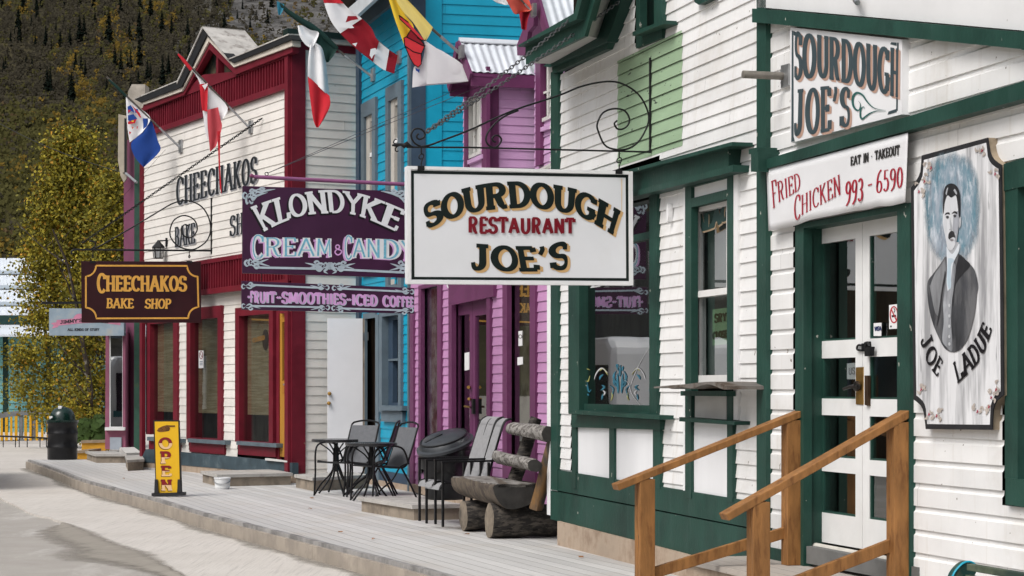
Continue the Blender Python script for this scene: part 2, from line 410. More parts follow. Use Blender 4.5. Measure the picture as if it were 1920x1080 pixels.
LOGEND = M('log_end_grain', (.20,.165,.125), .8, .35, 9, .6, 30, two=(.07,.06,.05), twofac=(.5,.65))
SPLIT = M('split_log_orange', (.24,.13,.05), .7, .35, 6, .5, 20, stretch=(2,2,.6), two=(.07,.058,.048), twofac=(.40,.56))
GLASS = glass_mat('window_glass', (.90,.93,.93), .26)
GLASSD = glass_mat('door_glass', (.85,.87,.87), .20)
# ------------------------------------------------------------------ camera, sky, sun
cam = bpy.data.cameras.new('camera'); co = bpy.data.objects.new('camera', cam); col.objects.link(co)
co.location = (0, 0, H); co.rotation_euler = (math.radians(90), 0, 0)
cam.sensor_width = 36; cam.lens = 36*F/1920; cam.shift_y = (HY-540)/1920; cam.clip_end = 8000; cam.clip_start = .3
sc.camera = co
SUN_EL, SUN_AZ = math.radians(50), math.radians(-136)      # azimuth from +Y towards +X
w = bpy.data.worlds.new('World'); sc.world = w; w.use_nodes = True; nt = w.node_tree
sky = nt.nodes.new('ShaderNodeTexSky'); sky.sky_type = 'NISHITA'; sky.sun_disc = False
sky.sun_elevation = SUN_EL; sky.sun_rotation = SUN_AZ; sky.air_density = 1.0; sky.dust_density = 4.0; sky.ozone_density = 1.0
hs = nt.nodes.new('ShaderNodeHueSaturation'); hs.inputs['Saturation'].default_value = .36      # overcast: nearly grey light
nt.links.new(sky.outputs['Color'], hs.inputs['Color']); nt.links.new(hs.outputs['Color'], nt.nodes['Background'].inputs['Color'])
nt.nodes['Background'].inputs['Strength'].default_value = .135
sl = bpy.data.lights.new('sun', 'SUN'); sl.energy = 1.35; sl.angle = math.radians(26); sl.color = (1, .975, .945)
so = bpy.data.objects.new('sun', sl); col.objects.link(so)
sd = V((math.cos(SUN_EL)*math.sin(SUN_AZ), math.cos(SUN_EL)*math.cos(SUN_AZ), math.sin(SUN_EL)))
so.rotation_euler = sd.to_track_quat('Z', 'Y').to_euler(); so.location = (-20, -10, 30)
sc.view_settings.view_transform = 'Standard'; sc.view_settings.look = 'None'; sc.view_settings.exposure = .32; sc.view_settings.gamma = 1
sc.cycles.max_bounces = 6; sc.cycles.transparent_max_bounces = 12; sc.cycles.use_denoising = True
sc.cycles.caustics_reflective = False; sc.cycles.caustics_refractive = False

# ------------------------------------------------------------------ ground, road, pavement, boardwalk
def ground_mat(name, c, two, scale, rot=0, lines=None, patch=None, bump=.3):
    m, nt, b = nodes(name); lk = nt.links.new; v = coords(nt); 
    o = mixc(nt, ramp(nt, noise(nt, v, scale, 6, .7), .38, .66), c, two)
    o = mixc(nt, ramp(nt, noise(nt, v, 60, 2, .5), .3, .7, .0, .35), o, tuple(x*.75 for x in c))
    if patch: o = mixc(nt, ramp(nt, noise(nt, coords(nt, (.9,.28,1), (0,0,rot)), 1.1, 6, .75), patch[1], patch[2], 0, patch[3]), o, patch[0])
    h = noise(nt, v, 90, 4, .7)
    if lines:                                 # broom marks across the pavement
        vl = coords(nt, (lines, .9, 1), (0,0,rot)); nl = noise(nt, vl, 1.0, 5, .75)
        o = mixc(nt, ramp(nt, nl, .50, .68, 0, .75), o, tuple(x*.66 for x in c)); h = nl
    lk(o, b.inputs['Base Color']); b.inputs['Roughness'].default_value = .9; b.inputs['Specular IOR Level'].default_value = .15
    bp = N(nt, 'ShaderNodeBump', Strength=bump, Distance=.02); lk(h, bp.inputs['Height']); lk(bp.outputs['Normal'], b.inputs['Normal'])
    return m
SAND = ground_mat('dusty_ground', (.34,.31,.27), (.26,.24,.21), .8)
ROADM = ground_mat('dusty_road', (.40,.375,.34), (.345,.32,.29), 1.5, rot=math.radians(-108), patch=((.55,.53,.50), .52, .68, .8))
PAVE = ground_mat('brushed_concrete', (.60,.565,.52), (.52,.485,.44), .7, rot=math.radians(-106), lines=26, patch=((.42,.38,.33), .62, .78, .4))
def boards_mat(name, c, rot, w=.14):
    m, nt, b = nodes(name); lk = nt.links.new; v = coords(nt, (1,1,1), (0,0,rot))
    sp = N(nt, 'ShaderNodeSeparateXYZ'); lk(v, sp.inputs[0])
    dv = N(nt, 'ShaderNodeMath', operation='DIVIDE'); lk(sp.outputs['Y'], dv.inputs[0]); dv.inputs[1].default_value = w
    fl = N(nt, 'ShaderNodeMath', operation='FLOOR'); lk(dv.outputs[0], fl.inputs[0])
    frc = N(nt, 'ShaderNodeMath', operation='FRACT'); lk(dv.outputs[0], frc.inputs[0])
    wn = N(nt, 'ShaderNodeTexWhiteNoise', noise_dimensions='1D'); lk(fl.outputs[0], wn.inputs['W'])
    lo = tuple(x*.86 for x in c); hi = tuple(min(1, x*1.08) for x in c)
    o = mixc(nt, wn.outputs['Value'], lo, hi)
    cb = N(nt, 'ShaderNodeCombineXYZ'); lk(sp.outputs['X'], cb.inputs[0]); lk(dv.outputs[0], cb.inputs[1]); lk(fl.outputs[0], cb.inputs[2])
    mp = N(nt, 'ShaderNodeMapping'); mp.inputs['Scale'].default_value = (.9, 5, 3.7); lk(cb.outputs[0], mp.inputs['Vector'])
    o = mixc(nt, ramp(nt, noise(nt, mp.outputs[0], 1.5, 5, .7), .48, .74, 0, .6), o, tuple(x*.66 for x in c))
    o = mixc(nt, ramp(nt, noise(nt, coords(nt), .8, 5, .7), .5, .72, 0, .45), o, (.42,.36,.29))
    o = mixc(nt, ramp(nt, noise(nt, coords(nt), 30, 2, .5), .73, .76), o, (.08,.07,.06))
    ln = ramp(nt, frc.outputs[0], .0, .055, 1, 0)
    o = mixc(nt, ln, o, (.13,.12,.11))
    lk(o, b.inputs['Base Color']); b.inputs['Roughness'].default_value = .8; b.inputs['Specular IOR Level'].default_value = .2
    bp = N(nt, 'ShaderNodeBump', Strength=.6, Distance=.01, invert=True); lk(ln, bp.inputs['Height']); lk(bp.outputs['Normal'], b.inputs['Normal'])
    return m
BDIR = V(((-330-CX)/F, 1, 0)).normalized(); BROT = -math.atan2(BDIR.y, BDIR.x)
DECK = boards_mat('silver_deck_boards', (.53,.52,.505), BROT)

mb = MB(); mb.face([(-900,-300,-.26),(900,-300,-.26),(900,1500,-.26),(-900,1500,-.26)]); mb.build('ground', SAND, kind='structure')
ZP = -.17
edge = [G(x, y, ZP) for x, y in curve([(0,932),(57,960),(107,974),(155,996),(205,1017),(275,1047),(345,1077)], 24)]
d0 = V((-.34, .94, 0)); 
edge = [edge[0]+d0*45, edge[0]+d0*12] + edge + [edge[-1]+V((.9,-3,0)), edge[-1]+V((3.2,-11,0))]
for i in range(3, len(edge)-3): edge[i] = edge[i]+V((random.uniform(-.04,.04), random.uniform(-.04,.04), 0))
mb = MB()
R_ = [p+V((16, 4, 0)) for p in edge]
for i in range(len(edge)-1):
    mb.face([edge[i+1], edge[i], R_[i], R_[i+1]]); q = [edge[i], edge[i+1], edge[i+1]-V((0,0,.07)), edge[i]-V((0,0,.07))]; mb.face(q)
mb.build('pavement', PAVE, kind='structure')
mb = MB(); mb.face([p+V((0,0,-.022)) for p in edge] + [V((-9, 3, ZP-.022)), V((-60, 80, ZP-.022))]); mb.build('road', ROADM, kind='structure')
# loose dirt drifted against the pavement edge: thin ragged skin that fades out at its margins
def fade_mat(name, c, scale=5):
    m, nt, b = nodes(name); lk = nt.links.new; uv = N(nt, 'ShaderNodeUVMap'); sp = N(nt, 'ShaderNodeSeparateXYZ'); lk(uv.outputs['UV'], sp.inputs[0])
    nz = noise(nt, coords(nt), scale, 6, .75); mu = N(nt, 'ShaderNodeMath', operation='MULTIPLY_ADD'); lk(sp.outputs['Y'], mu.inputs[0]); mu.inputs[1].default_value = 1.0; lk(nz, mu.inputs[2])
    lk(ramp(nt, mu.outputs[0], .62, 1.25), b.inputs['Alpha']); lk(mixc(nt, nz, tuple(x*.7 for x in c), tuple(x*1.25 for x in c)), b.inputs['Base Color']); b.inputs['Roughness'].default_value = .95; b.inputs['Specular IOR Level'].default_value = 0; return m
def faded(name, quads, mat, parent=None, **kw):   # quads: four (point, weight) corners
    m = MB(); [m.face([p for p, w_ in q]) for q in quads]; o = m.build(name, mat, parent, **kw); uv = o.data.uv_layers.new(name='UVMap'); i = 0
    for q in quads:
        for p, w_ in q: uv.data[i].uv = (0, w_); i += 1
    return o
DIRT = fade_mat('drifted_dirt', (.285,.262,.228), 3.5)
pts = [G(x, y, ZP) for x, y in curve([(120,980),(160,1000),(205,1020),(245,1036),(285,1052),(352,1084)], 30)]; qd = []
for i in range(30):
    r_ = []
    for p, j in ((pts[i], i), (pts[i+1], i+1)):
        k = math.sin(math.pi*j/30)**.6*(.85+.2*math.sin(j*.4)); r_.append([(p+V((-.85*k,-.30*k,-.019)), 0), (p+V((-.30*k,-.11*k,-.012)), .8), (p+V((-.03,0,.004)), .9), (p+V((.22*k,.08*k,.003)), 0)])
    for c in range(3): qd.append([r_[0][c], r_[1][c], r_[1][c+1], r_[0][c+1]])
faded('dirt_drift', qd, DIRT, kind='stuff')
# boardwalk
dk = [G(x, y) for x, y in curve([(54,862),(110,881),(160,900),(240,921),(312,940),(385,962),(480,986),(560,1006),(650,1029),(755,1056),(850,1081)], 40)]
dk += [dk[-1]+V((.34,-1,0))*k for k in (1.5, 4, 8)]
rt = [p+V((9+.0*p.y, 3, 0)) for p in dk]; rt[0] = dk[0]+V((7.2, 1.8, 0))
def strip(mb, off0, off1, z0, z1):
    nrm = []
    for i in range(len(dk)):
        a, b = dk[max(i-1,0)], dk[min(i+1,len(dk)-1)]; d = (b-a).normalized(); nrm.append(V((d.y, -d.x, 0))*-1)
    O_ = [p+n*off1 for p, n in zip(dk, nrm)]; I_ = [p+n*off0 for p, n in zip(dk, nrm)]
    for i in range(len(dk)-1):
        q = [V((p.x,p.y,z1)) for p in (I_[i], I_[i+1], O_[i+1], O_[i])]; r = [V((p.x,p.y,z0)) for p in (I_[i], I_[i+1], O_[i+1], O_[i])]
        mb.face(q); mb.face([q[3], q[2], r[2], r[3]]); mb.face([r[0], r[1], r[2], r[3]][::-1]); mb.face([q[0],q[1],r[1],r[0]])
    q0 = [I_[0], O_[0]]; mb.face([V((p.x,p.y,z)) for p, z in ((q0[0],z1),(q0[1],z1),(q0[1],z0),(q0[0],z0))])
bw = thing('boardwalk', None, None, tuple(dk[20])); bw['kind'] = 'structure'
mb = MB()
for i in range(len(dk)-1): mb.face([dk[i], dk[i+1], rt[i+1], rt[i]])
mb.face([dk[0], rt[0], rt[0]-V((0,0,.2)), dk[0]-V((0,0,.2))])
mb.build('deck_boards', DECK, bw)
mb = MB(); strip(mb, -.02, .035, -.036, .003); mb.build('nosing_board', M('grey_nosing_board', (.30,.29,.28), .8, .2, 4, .4, 25, two=(.17,.165,.16), twofac=(.45,.62)), bw)
mb = MB(); strip(mb, -.06, 0.005, -.2, -.036); mb.build('fascia_board', M('tan_fascia_board', (.34,.295,.245), .8, .15, 2, .3, 25, two=(.27,.235,.2), twofac=(.45,.62), streak=((.2,.17,.14), .4)), bw)
# dark board stain with the bench's contact shade painted in, grime along the foot of the fascia
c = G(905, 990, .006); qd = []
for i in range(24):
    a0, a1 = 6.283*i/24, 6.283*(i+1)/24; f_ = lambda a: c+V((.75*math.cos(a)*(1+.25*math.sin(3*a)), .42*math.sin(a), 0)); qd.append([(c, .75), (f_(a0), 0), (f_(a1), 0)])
faded('stain_with_contact_shade', qd, fade_mat('board_stain_with_shade', (.13,.11,.09), 6), bw)
qd = []
for i in range(len(dk)-3):
    a, b = dk[i]+V((-.0,-.03,ZP+.004)), dk[i+1]+V((-.0,-.03,ZP+.004)); o_ = V((-.20-.08*math.sin(i*1.3), -.16, 0)); o2 = V((-.20-.08*math.sin((i+1)*1.3), -.16, 0)); qd.append([(a, .85), (b, .85), (b+o2, 0), (a+o_, 0)])
faded('dirt_drift', qd, DIRT, kind='stuff')
# a few dry leaves and scraps
LEAFY = M('dry_leaf', (.25,.12,.05), .8, .3); 
for i, (x, y) in enumerate([(875,1003),(1090,1046),(300,902),(232,898),(585,935),(582,955),(638,999),(700,1012)]):
    p = G(x, y, .004); mb = MB(); a = random.random()*6; r = .035
    mb.face([p+V((r*math.cos(a+t)*k, r*math.sin(a+t)*k, .006+.012*(j%2))) for j, (t, k) in enumerate(((0,1),(1.2,.5),(2.6,.7),(3.5,1),(4.6,.6)))])
    tag(mb.build('fallen_leaf', LEAFY), 'small curled brown leaf lying on the grey deck boards', 'leaf', 'dry leaves on the boardwalk')

# ------------------------------------------------------------------ hills (valley sides), hill vegetation
def hz(x, y):
    r = math.hypot(x, y); 
    b = max(0, r-420)*.47*(1 if y > 0 else max(.25, 1+y/900)); t = 12*math.sin(x*.011+1)*math.cos(y*.009)+6*math.sin(x*.031)*math.sin(y*.027+2)
    return -1+b+t*min(1, max(0, (r-430)/150))
ROCK = M('hill_rock', (.16,.15,.145), .9, .4, .05, 0)
def hill_mat():
    m, nt, b = nodes('autumn_hillside'); lk = nt.links.new; v = coords(nt)
    o = mixc(nt, ramp(nt, noise(nt, v, .02, 6, .7), .4, .62), (.042,.038,.024), (.062,.054,.030))
    o = mixc(nt, ramp(nt, noise(nt, v, .09, 5, .7), .5, .7), o, (.034,.031,.022))
    o = mixc(nt, ramp(nt, noise(nt, v, .35, 4, .7), .55, .7, 0, .6), o, (.09,.075,.05))
    # pale scree high on the slope
    sp = N(nt, 'ShaderNodeSeparateXYZ'); ge = N(nt, 'ShaderNodeNewGeometry'); lk(ge.outputs['Position'], sp.inputs[0])
    nz = noise(nt, v, .012, 5, .7)
    a = N(nt, 'ShaderNodeMath', operation='MULTIPLY_ADD'); lk(sp.outputs['X'], a.inputs[0]); a.inputs[1].default_value = .02; a.inputs[2].default_value = 3.0
    a2 = N(nt, 'ShaderNodeMath', operation='ADD'); lk(a.outputs[0], a2.inputs[0]); lk(nz, a2.inputs[1])
    rk = mixc(nt, ramp(nt, noise(nt, v, .12, 6, .8), .4, .62), (.045,.044,.042), (.145,.14,.135))
    o = mixc(nt, ramp(nt, a2.outputs[0], 1.2, 1.45), o, rk)
    lk(o, b.inputs['Base Color']); b.inputs['Roughness'].default_value = 1; b.inputs['Specular IOR Level'].default_value = 0; return m
mb = MB(); na, nr = 150, 26; idx = {}
for i in range(na+1):
    az = math.radians(-200+260*i/na)
    for j in range(nr+1):
        r = (380 if abs(az) < .8 else 380)+900*(j/nr)**1.3; x, y = r*math.sin(az), r*math.cos(az); idx[i, j] = len(mb.v); mb.v.append((x, y, hz(x, y)))
for i in range(na):
    for j in range(nr):
        mb.f.append((idx[i,j], idx[i,j+1], idx[i+1,j+1], idx[i+1,j])); mb.mi.append(0)
mb.build('hill', hill_mat(), kind='structure', smooth=90)
def onhill(px, py):                           # where the view ray meets the slope
    d = ray(px, py); t = 400.0
    while t < 1300 and H+d.z*t > hz(d.x*t, t): t += 3
    return V((d.x*t, t, hz(d.x*t, t)))
def tuft(mb, c, r, h, n, rnd):
    for k in range(n):
        a = rnd.uniform(0, 6.28); rr = r*math.sqrt(rnd.random()); zz = h*rnd.random()**.8; p = c+V((rr*math.cos(a)*(1-.5*zz/h), rr*math.sin(a)*.5-.1, zz))
        s = r*rnd.uniform(.16,.34); b = rnd.uniform(0, 3.1); u = V((math.cos(b), .2, math.sin(b)))*s; v2 = V((-math.sin(b), rnd.uniform(-.5,.5), math.cos(b)))*s*rnd.uniform(.6,1.2)
        mb.face([p-u-v2*.4, p+u*.3-v2, p+u+v2*.3, p-u*.2+v2])
rnd = random.Random(3)
def inview(): 
    while True:
        x, y = rnd.uniform(-15, 690), rnd.uniform(-12, 485)
        if x > 250 and y > 190: continue
        if x > 560 and y > 70: continue
        return x, y
shr = [MB() for _ in range(4)]
for k in range(7600):
    x, y = inview(); p = onhill(x, y)
    rocky = x > 430 and y < 60+ (x-430)*.25
    if rocky and rnd.random() < .72: continue
    low = y > 215 and x < 270
    q = rnd.random(); nzv = math.sin(x*.021+y*.013+2)+math.sin(x*.05-y*.035)+.6*math.sin(x*.11+y*.09)+rnd.gauss(0,.45); band_ = math.sin(y*.075+.4*math.sin(x*.02))
    if low: c = 1 if q < .80 else (2 if nzv > .9 else (0 if q < .93 else 3))
    elif nzv > 1.35: c = 2 if q < .6 else (3 if q < .8 else 1)
    elif nzv > .5 and band_ > -.2: c = 1 if q < .7 else (0 if q < .93 else 2)
    else: c = 0 if q < .88 else 1
    r = rnd.uniform(.65, 1.5)*(1.35 if low else 1)
    tuft(shr[c], p, r, r*rnd.uniform(1.2,2.6), 13, rnd)
for mbi, (nm, c) in zip(shr, (('brown_scrub', (.044,.039,.028)), ('olive_scrub', (.064,.060,.022)), ('golden_aspen_scrub', (.15,.10,.022)), ('rust_scrub', (.080,.056,.030)))):
    mbi.build(nm, M(nm+'_leaf', c, .9, .25, .12, 0, spec=0), kind='stuff')
# spruces on the slope
SPR = M('black_spruce_needles', (.009,.013,.010), .9, .4, 1.5, 0, spec=0)
def spruce_proto(h, seed):
    r = random.Random(seed); mb = MB(); mb.tube([(0,0,0),(0,0,h*.95)], [.16,.03], 5)
    z = h*.06
    while z < h:
        f = 1-z/h; rad = (.17*h*f**.8+.12)*r.uniform(.75,1.2); n = 7
        for k in range(n):
            a = 6.28*k/n+r.uniform(-.4,.4); L = rad*r.uniform(.6,1.15); d = V((math.cos(a), math.sin(a), 0)); t = V((-d.y, d.x, 0))*rad*.38
            mb.face([V((0,0,z+.25*rad)), V((0,0,z))+d*L*.6+t+V((0,0,-.1*L)), V((0,0,z))+d*L+V((0,0,-.45*L)), V((0,0,z))+d*L*.6-t+V((0,0,-.1*L))])
        z += .05*h*(.6+.5*f)
    return mb.build('spruce_tree', SPR)
protos = [spruce_proto(10, s) for s in (1,2,3)]
for o in protos: tag(o, 'dark narrow spruce standing on the autumn hillside', 'tree', 'spruces on the hillside')
spots = [(20,88,24),(27,86,22),(37,85,36),(34,60,40),(44,25,40),(68,25,30),(78,12,26),(66,92,22),(86,88,34),(113,88,28),(96,105,22),(131,88,30),(148,82,44),(158,80,38),(176,20,30),(205,86,58),(225,30,34),(197,40,20),(262,80,50),(243,78,30),(283,32,44),(303,65,38),(322,70,30),(372,35,18),(421,58,32),(445,40,16),(469,62,22),(190,110,22),(216,125,34),(226,150,44),(262,125,44),(245,130,26),(276,160,40),(282,162,34),(305,160,44),(316,150,38),(141,135,28),(152,140,30),(160,150,26),(133,198,56),(137,200,40),(95,185,48),(88,175,42),(170,216,26),(60,130,20),(75,140,18),(10,135,24),(6,140,20),(232,205,24),(245,180,30),(200,180,24),(260,170,30),(352,85,40),(355,110,28),(338,120,26),(120,60,22),(105,62,20),(59,60,24),(3,15,30),(395,70,20),(405,20,26),(430,15,22),(455,20,18),(340,40,24),(150,250,22),(30,300,26),(15,330,24),(38,250,18),(72,255,18),(20,400,24),(8,235,22),(205,235,20),(262,20,30),(150,10,24),(120,14,20),(318,18,26),(510,20,30),(502,48,26),(480,40,18)]
for i in range(34): x, y = inview(); spots.append((x, y, rnd.uniform(12, 24))) if x < 430 else None
for i, (x, y, hpx) in enumerate(spots):
    p = onhill(x, y); s = hpx*p.y/F/10*1.3; o = protos[i % 3]
    if i >= 3: o = o.copy(); col.objects.link(o)
    o.location = p-V((0,0,.3)); o.scale = (s*rnd.uniform(.8,1.15), s, s); o.rotation_euler = (0, 0, rnd.uniform(0, 6))
# ------------------------------------------------------------------ white restaurant with dark green trim (near right): left part
WA = wall(-117, 1282, 1079)
rA = thing('restaurant_building', 'white clapboard storefront with dark green trim and a pale green painted patch', 'building', tuple(WA.W(0, 0, 0)))
def part(fn, name, mat, root, smooth=None, bevel=None, **kw):
    mb = MB(); fn(mb); return mb.build(name, mat, root, smooth=smooth, bevel=bevel, **kw)
uL = WA.P(1033, 700)[0]; uR = WA.P(1419, 700)[0]
zb_sid = WA.P(1042, 881)[1]
opA1 = WA.R(1083, 1224, 362, 772)      # big window void
opA2 = WA.R(1296, 1363, 390, 716)      # order window void
LOWA = [WA.R(1072, 1239, 345, 890), WA.R(1284, 1373, 330, 935)]
gable = [WA.P(1040, 940), WA.P(1440, 1010), WA.P(1440, -260), WA.P(1290, -330), WA.P(1172, -20), WA.P(1136, 98), WA.P(1040, 145)]
zc = WA.P(1059, 520+150/6)[1]
zg = WA.P(1136, 98)[1]; hA = WA.R(1192, 1241, -70, 88)
def f(m):
    siding(m, WA, (uL, uR+.05, zb_sid-.05, zg), .1016, zc, [LOWA[0], LOWA[1], hA])
    siding(m, WA, (uL, uR+.05, zg, 8.2), .1016, zc, [hA], [WA.P(1140, 100), WA.P(1440, 100), WA.P(1440, -300), WA.P(1262, -300)])
part(f, 'siding_wall', WHITE, rA)
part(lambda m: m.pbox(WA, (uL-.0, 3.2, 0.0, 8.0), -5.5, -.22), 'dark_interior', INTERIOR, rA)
# base boards
def f(m):
    m.pp(WA, [(1042,881),(1420,942),(1420,992),(1032,917)], 0, .03); m.pp(WA, [(1032,919.5),(1420,994.5),(1445,1082),(1032,973.5)], 0, .024)
part(f, 'base_boards', GREEN, rA)
part(lambda m: m.pp(WA, [(1045,977),(1182,1012),(1282,1038),(1420,1078),(1420,1150),(1045,1022)], -.02, .05), 'skirting_board', TANBOARD, rA)
part(lambda m: (m.prect(WA, 1032.5, 1045.5, 136, 918, -.02, .035)), 'corner_board', GREEN, rA)
part(lambda m: (m.prect(WA, 1025.5, 1032, 533, 965, -.05, .02)), 'corner_board', CLEANWHITE, rA, label='narrow white corner board beside the lilac wall')
# pale green painted patch (paint follows the clapboards: a second skin just proud of the wall)
pg = [WA.P(1160, 318), WA.P(1186, 306), WA.P(1281, 274), WA.P(1281, 60), WA.P(1160, 112)]
pg = [(min(p[0] for p in pg), min(p[1] for p in pg)), (max(p[0] for p in pg), pg[2][1]-.05), (max(p[0] for p in pg), pg[3][1]), (min(p[0] for p in pg), pg[4][1]-.02)]
u0, u1 = WA.P(1160, 200)[0], WA.P(1281, 200)[0]; z0, z1 = WA.P(1230, 290)[1], WA.P(1220, 86)[1]
part(lambda m: siding(m, WA, (u0, u1, z0, z1), .1016, zc, n=.0025), 'painted_patch', PALEGREEN, rA)
# cornice over the shopfront
def f(m):
    m.pp(WA, [(1062,354),(1366,270),(1366,316),(1062,395)], 0, .10); m.pp(WA, [(1058,350.5),(1372,266),(1372,273),(1058,357)], -.0, .17)
    m.pp(WA, [(1060,392),(1374,309),(1374,322),(1060,401)], 0, .13)
part(f, 'cornice', GREEN, rA)
# big window
W1 = WA.R(1072.5, 1239, 357, 775)
IN1 = WA.R(1093, 1225, 366, 769)
w1 = part(lambda m: (frame(m, WA, W1, IN1, -.02, .035)), 'window', GREEN, rA)
IN1b = WA.R(1101, 1224, 372, 758, -.10)
part(lambda m: frame(m, WA, (IN1[0]-.004, IN1[1]+.004, IN1[2]-.004, IN1[3]+.004), (IN1[0]-.0005, IN1[1]-.0, IN1[2]+.02, IN1[3]-.02), -.05, -.021), 'reveal', GREEN, w1)
part(lambda m: m.prect(WA, 1090, 1226, 462, 474, -.04, .0), 'transom', GREEN, w1)
part(lambda m: m.prect(WA, 1088, 1226, 757, 770, -.05, -.01), 'bottom_rail', GREEN, w1)
part(lambda m: m.pbox(WA, (IN1[0]-.01, IN1[1]+.01, IN1[2], IN1[3]), -.046, -.04), 'pane', GLASS, w1)
part(lambda m: (m.pp(WA, [(1066,769),(1236,779),(1236,787),(1066,776)], -.02, .13)), 'sill', GREEN, w1)
part(lambda m: m.pp(WA, [(1071,777),(1237,788),(1237,806),(1071,801)], -.02, .05), 'apron_board', GREEN, rA)
for xl, xr in ((1072,1079.5),(1142,1151),(1224,1237)): part(lambda m: m.prect(WA, xl, xr, 800, 915, -.01, .035), 'stile', GREEN, rA)
WPANEL = M('white_beadboard_panel', (.76,.76,.77), .5, .05, 3, .2, 30, stretch=(1,1,.15), chip=.77, chips=16, chipc=(.5,.42,.3))
part(lambda m: m.prect(WA, 1079, 1143, 798, 905, -.02, .012), 'panel', WPANEL, rA); part(lambda m: m.prect(WA, 1150, 1225, 800, 915, -.02, .012), 'panel', WPANEL, rA)
# painted lettering and flourishes on the window glass
GLP = M('glass_paint_white', (.55,.55,.56), .6, .1); GLT = M('glass_paint_teal', (.03,.17,.25), .5, .5, 20); GLY = M('glass_paint_yellow', (.45,.45,.15), .5, .3)
m1 = MB(); band(m1, WA, [(1207.5+12*math.cos(t*.2618), 405-21*math.sin(t*.2618)) for t in range(25)], [2.2+2.2*abs(math.cos(t*.2618)) for t in range(25)], -.036)
band(m1, WA, curve([(1172,436),(1178,430),(1184,412),(1186,385)], 10), 3, -.036); band(m1, WA, [(1219,415),(1222,431)], 3, -.036); band(m1, WA, [(1216,432),(1228,429)], 2.4, -.036)
text(m1, 'SOURD', WA, [(1100,455),(1168,437)], [(1100,408),(1168,388)], -.036, .18, .07)
text(m1, "E'S", WA, [(1108,540),(1160,532)], [(1108,510),(1160,500)], -.036, .18, .07)
m1.build('window_lettering', GLP, w1)
mt, my, mw = MB(), MB(), MB(); rr = random.Random(5)
def fl(m, c, w): band(m, WA, curve(c, 10), taper(10, w*.72), -.0365+rr.random()*.001)
for sgn in (-1, 1):
    X = lambda x: 1162+sgn*(x-1162)
    fl(mt, [(X(1155),695),(X(1150),706),(X(1154),716),(X(1160),722)], 5); fl(mt, [(X(1157),700),(X(1158),722),(X(1159),738)], 6); fl(mt, [(X(1152),702),(X(1151),718),(X(1157),726)], 5)
    fl(mt, [(X(1146),744),(X(1150),730),(X(1142),722)], 3); fl(my, [(X(1145),752),(X(1148),742),(X(1146),736)], 3)
    fl(mw, [(X(1140),700),(X(1128),690),(X(1118),700),(X(1114),712)], 3); fl(my, [(X(1140),704),(X(1131),691),(X(1124),696)], 3); fl(mt, [(X(1131),702),(X(1126),706),(X(1124),712)], 5)
    fl(mt, [(X(1128),722),(X(1133),726),(X(1126),732)], 5); fl(mw, [(X(1131),742),(X(1134),736),(X(1130),732)], 4); fl(mt, [(X(1130),738),(X(1128),750)], 4)
    fl(my, [(X(1106),694),(X(1099),692),(X(1097),706),(X(1102),716),(X(1106),704)], 4); fl(mt, [(X(1100),690),(X(1098),704),(X(1101),722),(X(1104),735),(X(1108),730)], 4); fl(mt, [(X(1104),742),(X(1101),738)], 4)
fl(mt, [(1160,688),(1156,684),(1159,696)], 5); fl(mt, [(1163,684),(1162,700),(1161,706)], 6); fl(mt, [(1166,696),(1168,686)], 4); fl(mw, [(1168,712),(1178,718),(1184,738),(1194,752),(1200,760)], 1.6); fl(mw, [(1219,648),(1200,680),(1186,712),(1180,730)], 1.6)
mt.build('glass_flourish', GLT, w1); my.build('glass_flourish', GLY, w1); mw.build('glass_flourish', GLP, w1)
# order window
O2 = WA.R(1284.5, 1373, 345, 717); I2 = WA.R(1297, 1363, 389, 717)
w2 = part(lambda m: (m.prect(WA, 1284.5, 1296, 346, 933, -.02, .035), m.prect(WA, 1363, 1373.5, 327, 940, -.02, .035), m.prect(WA, 1296, 1363, 344, 351, -.02, .034), m.prect(WA, 1296, 1363, 372, 389, -.02, .034)), 'window', GREEN, rA)
part(lambda m: (m.prect(WA, 1280.5, 1284.2, 345, 933, -.01, .028), m.prect(WA, 1373.8, 1383, 325, 787, -.01, .028)), 'casing_strip', CLEANWHITE, w2)
part(lambda m: m.prect(WA, 1296, 1363, 350, 373, -.02, .008), 'head_panel', CLEANWHITE, w2)
SASH = WA.R(1298, 1364, 388, 716, -.05)
part(lambda m: (frame(m, WA, WA.R(1298, 1364, 388, 549, -.03), WA.R(1307, 1362, 398, 546, -.03), -.08, -.03), m.prect(WA, 1299, 1364, 548, 559, -.09, -.02), m.prect(WA, 1299, 1311, 558, 706, -.10, -.045), m.prect(WA, 1299, 1364, 704, 718, -.09, -.025)), 'sash', M('old_sash_paint', (.72,.71,.69), .5, .06, 4, .15, 40, chip=.70, chips=20, chipc=(.33,.27,.2)), w2)
part(lambda m: m.prect(WA, 1296, 1366, 390, 712, -.066, -.06), 'pane', GLASS, w2)
part(lambda m: (m.prect(WA, 1296, 1372, 390, 712, -.15, -.14)), 'blind_or_reflection', M('grey_roller_blind', (.17,.17,.165), .8, .2, 3, .1), w2)
cs = part(lambda m: m.pp(WA, [(1336,580),(1363,577),(1363,645),(1336,648)], -.075, -.07), 'closed_card', M('pale_green_card', (.22,.34,.19), .6, .1), w2)
m1 = MB(); text(m1, 'CLOSED', WA, [(1337,637),(1370,632)], [(1337,622),(1370,617)], -.0675, .26, .16); text(m1, 'SRY', WA, [(1340,606),(1362,603)], [(1340,588),(1362,585)], -.0675, .2, .12, serif=False); m1.build('card_lettering', M('olive_letter_paint', (.05,.05,.02)), cs)
m1 = MB(); text(m1, 'ALAG', WA, [(1308,436),(1336,428),(1364,412)], [(1308,402),(1336,396),(1364,380)], -.058, .24, .14); m1.build('window_lettering', M('glass_paint_green', (.02,.05,.045)), w2)
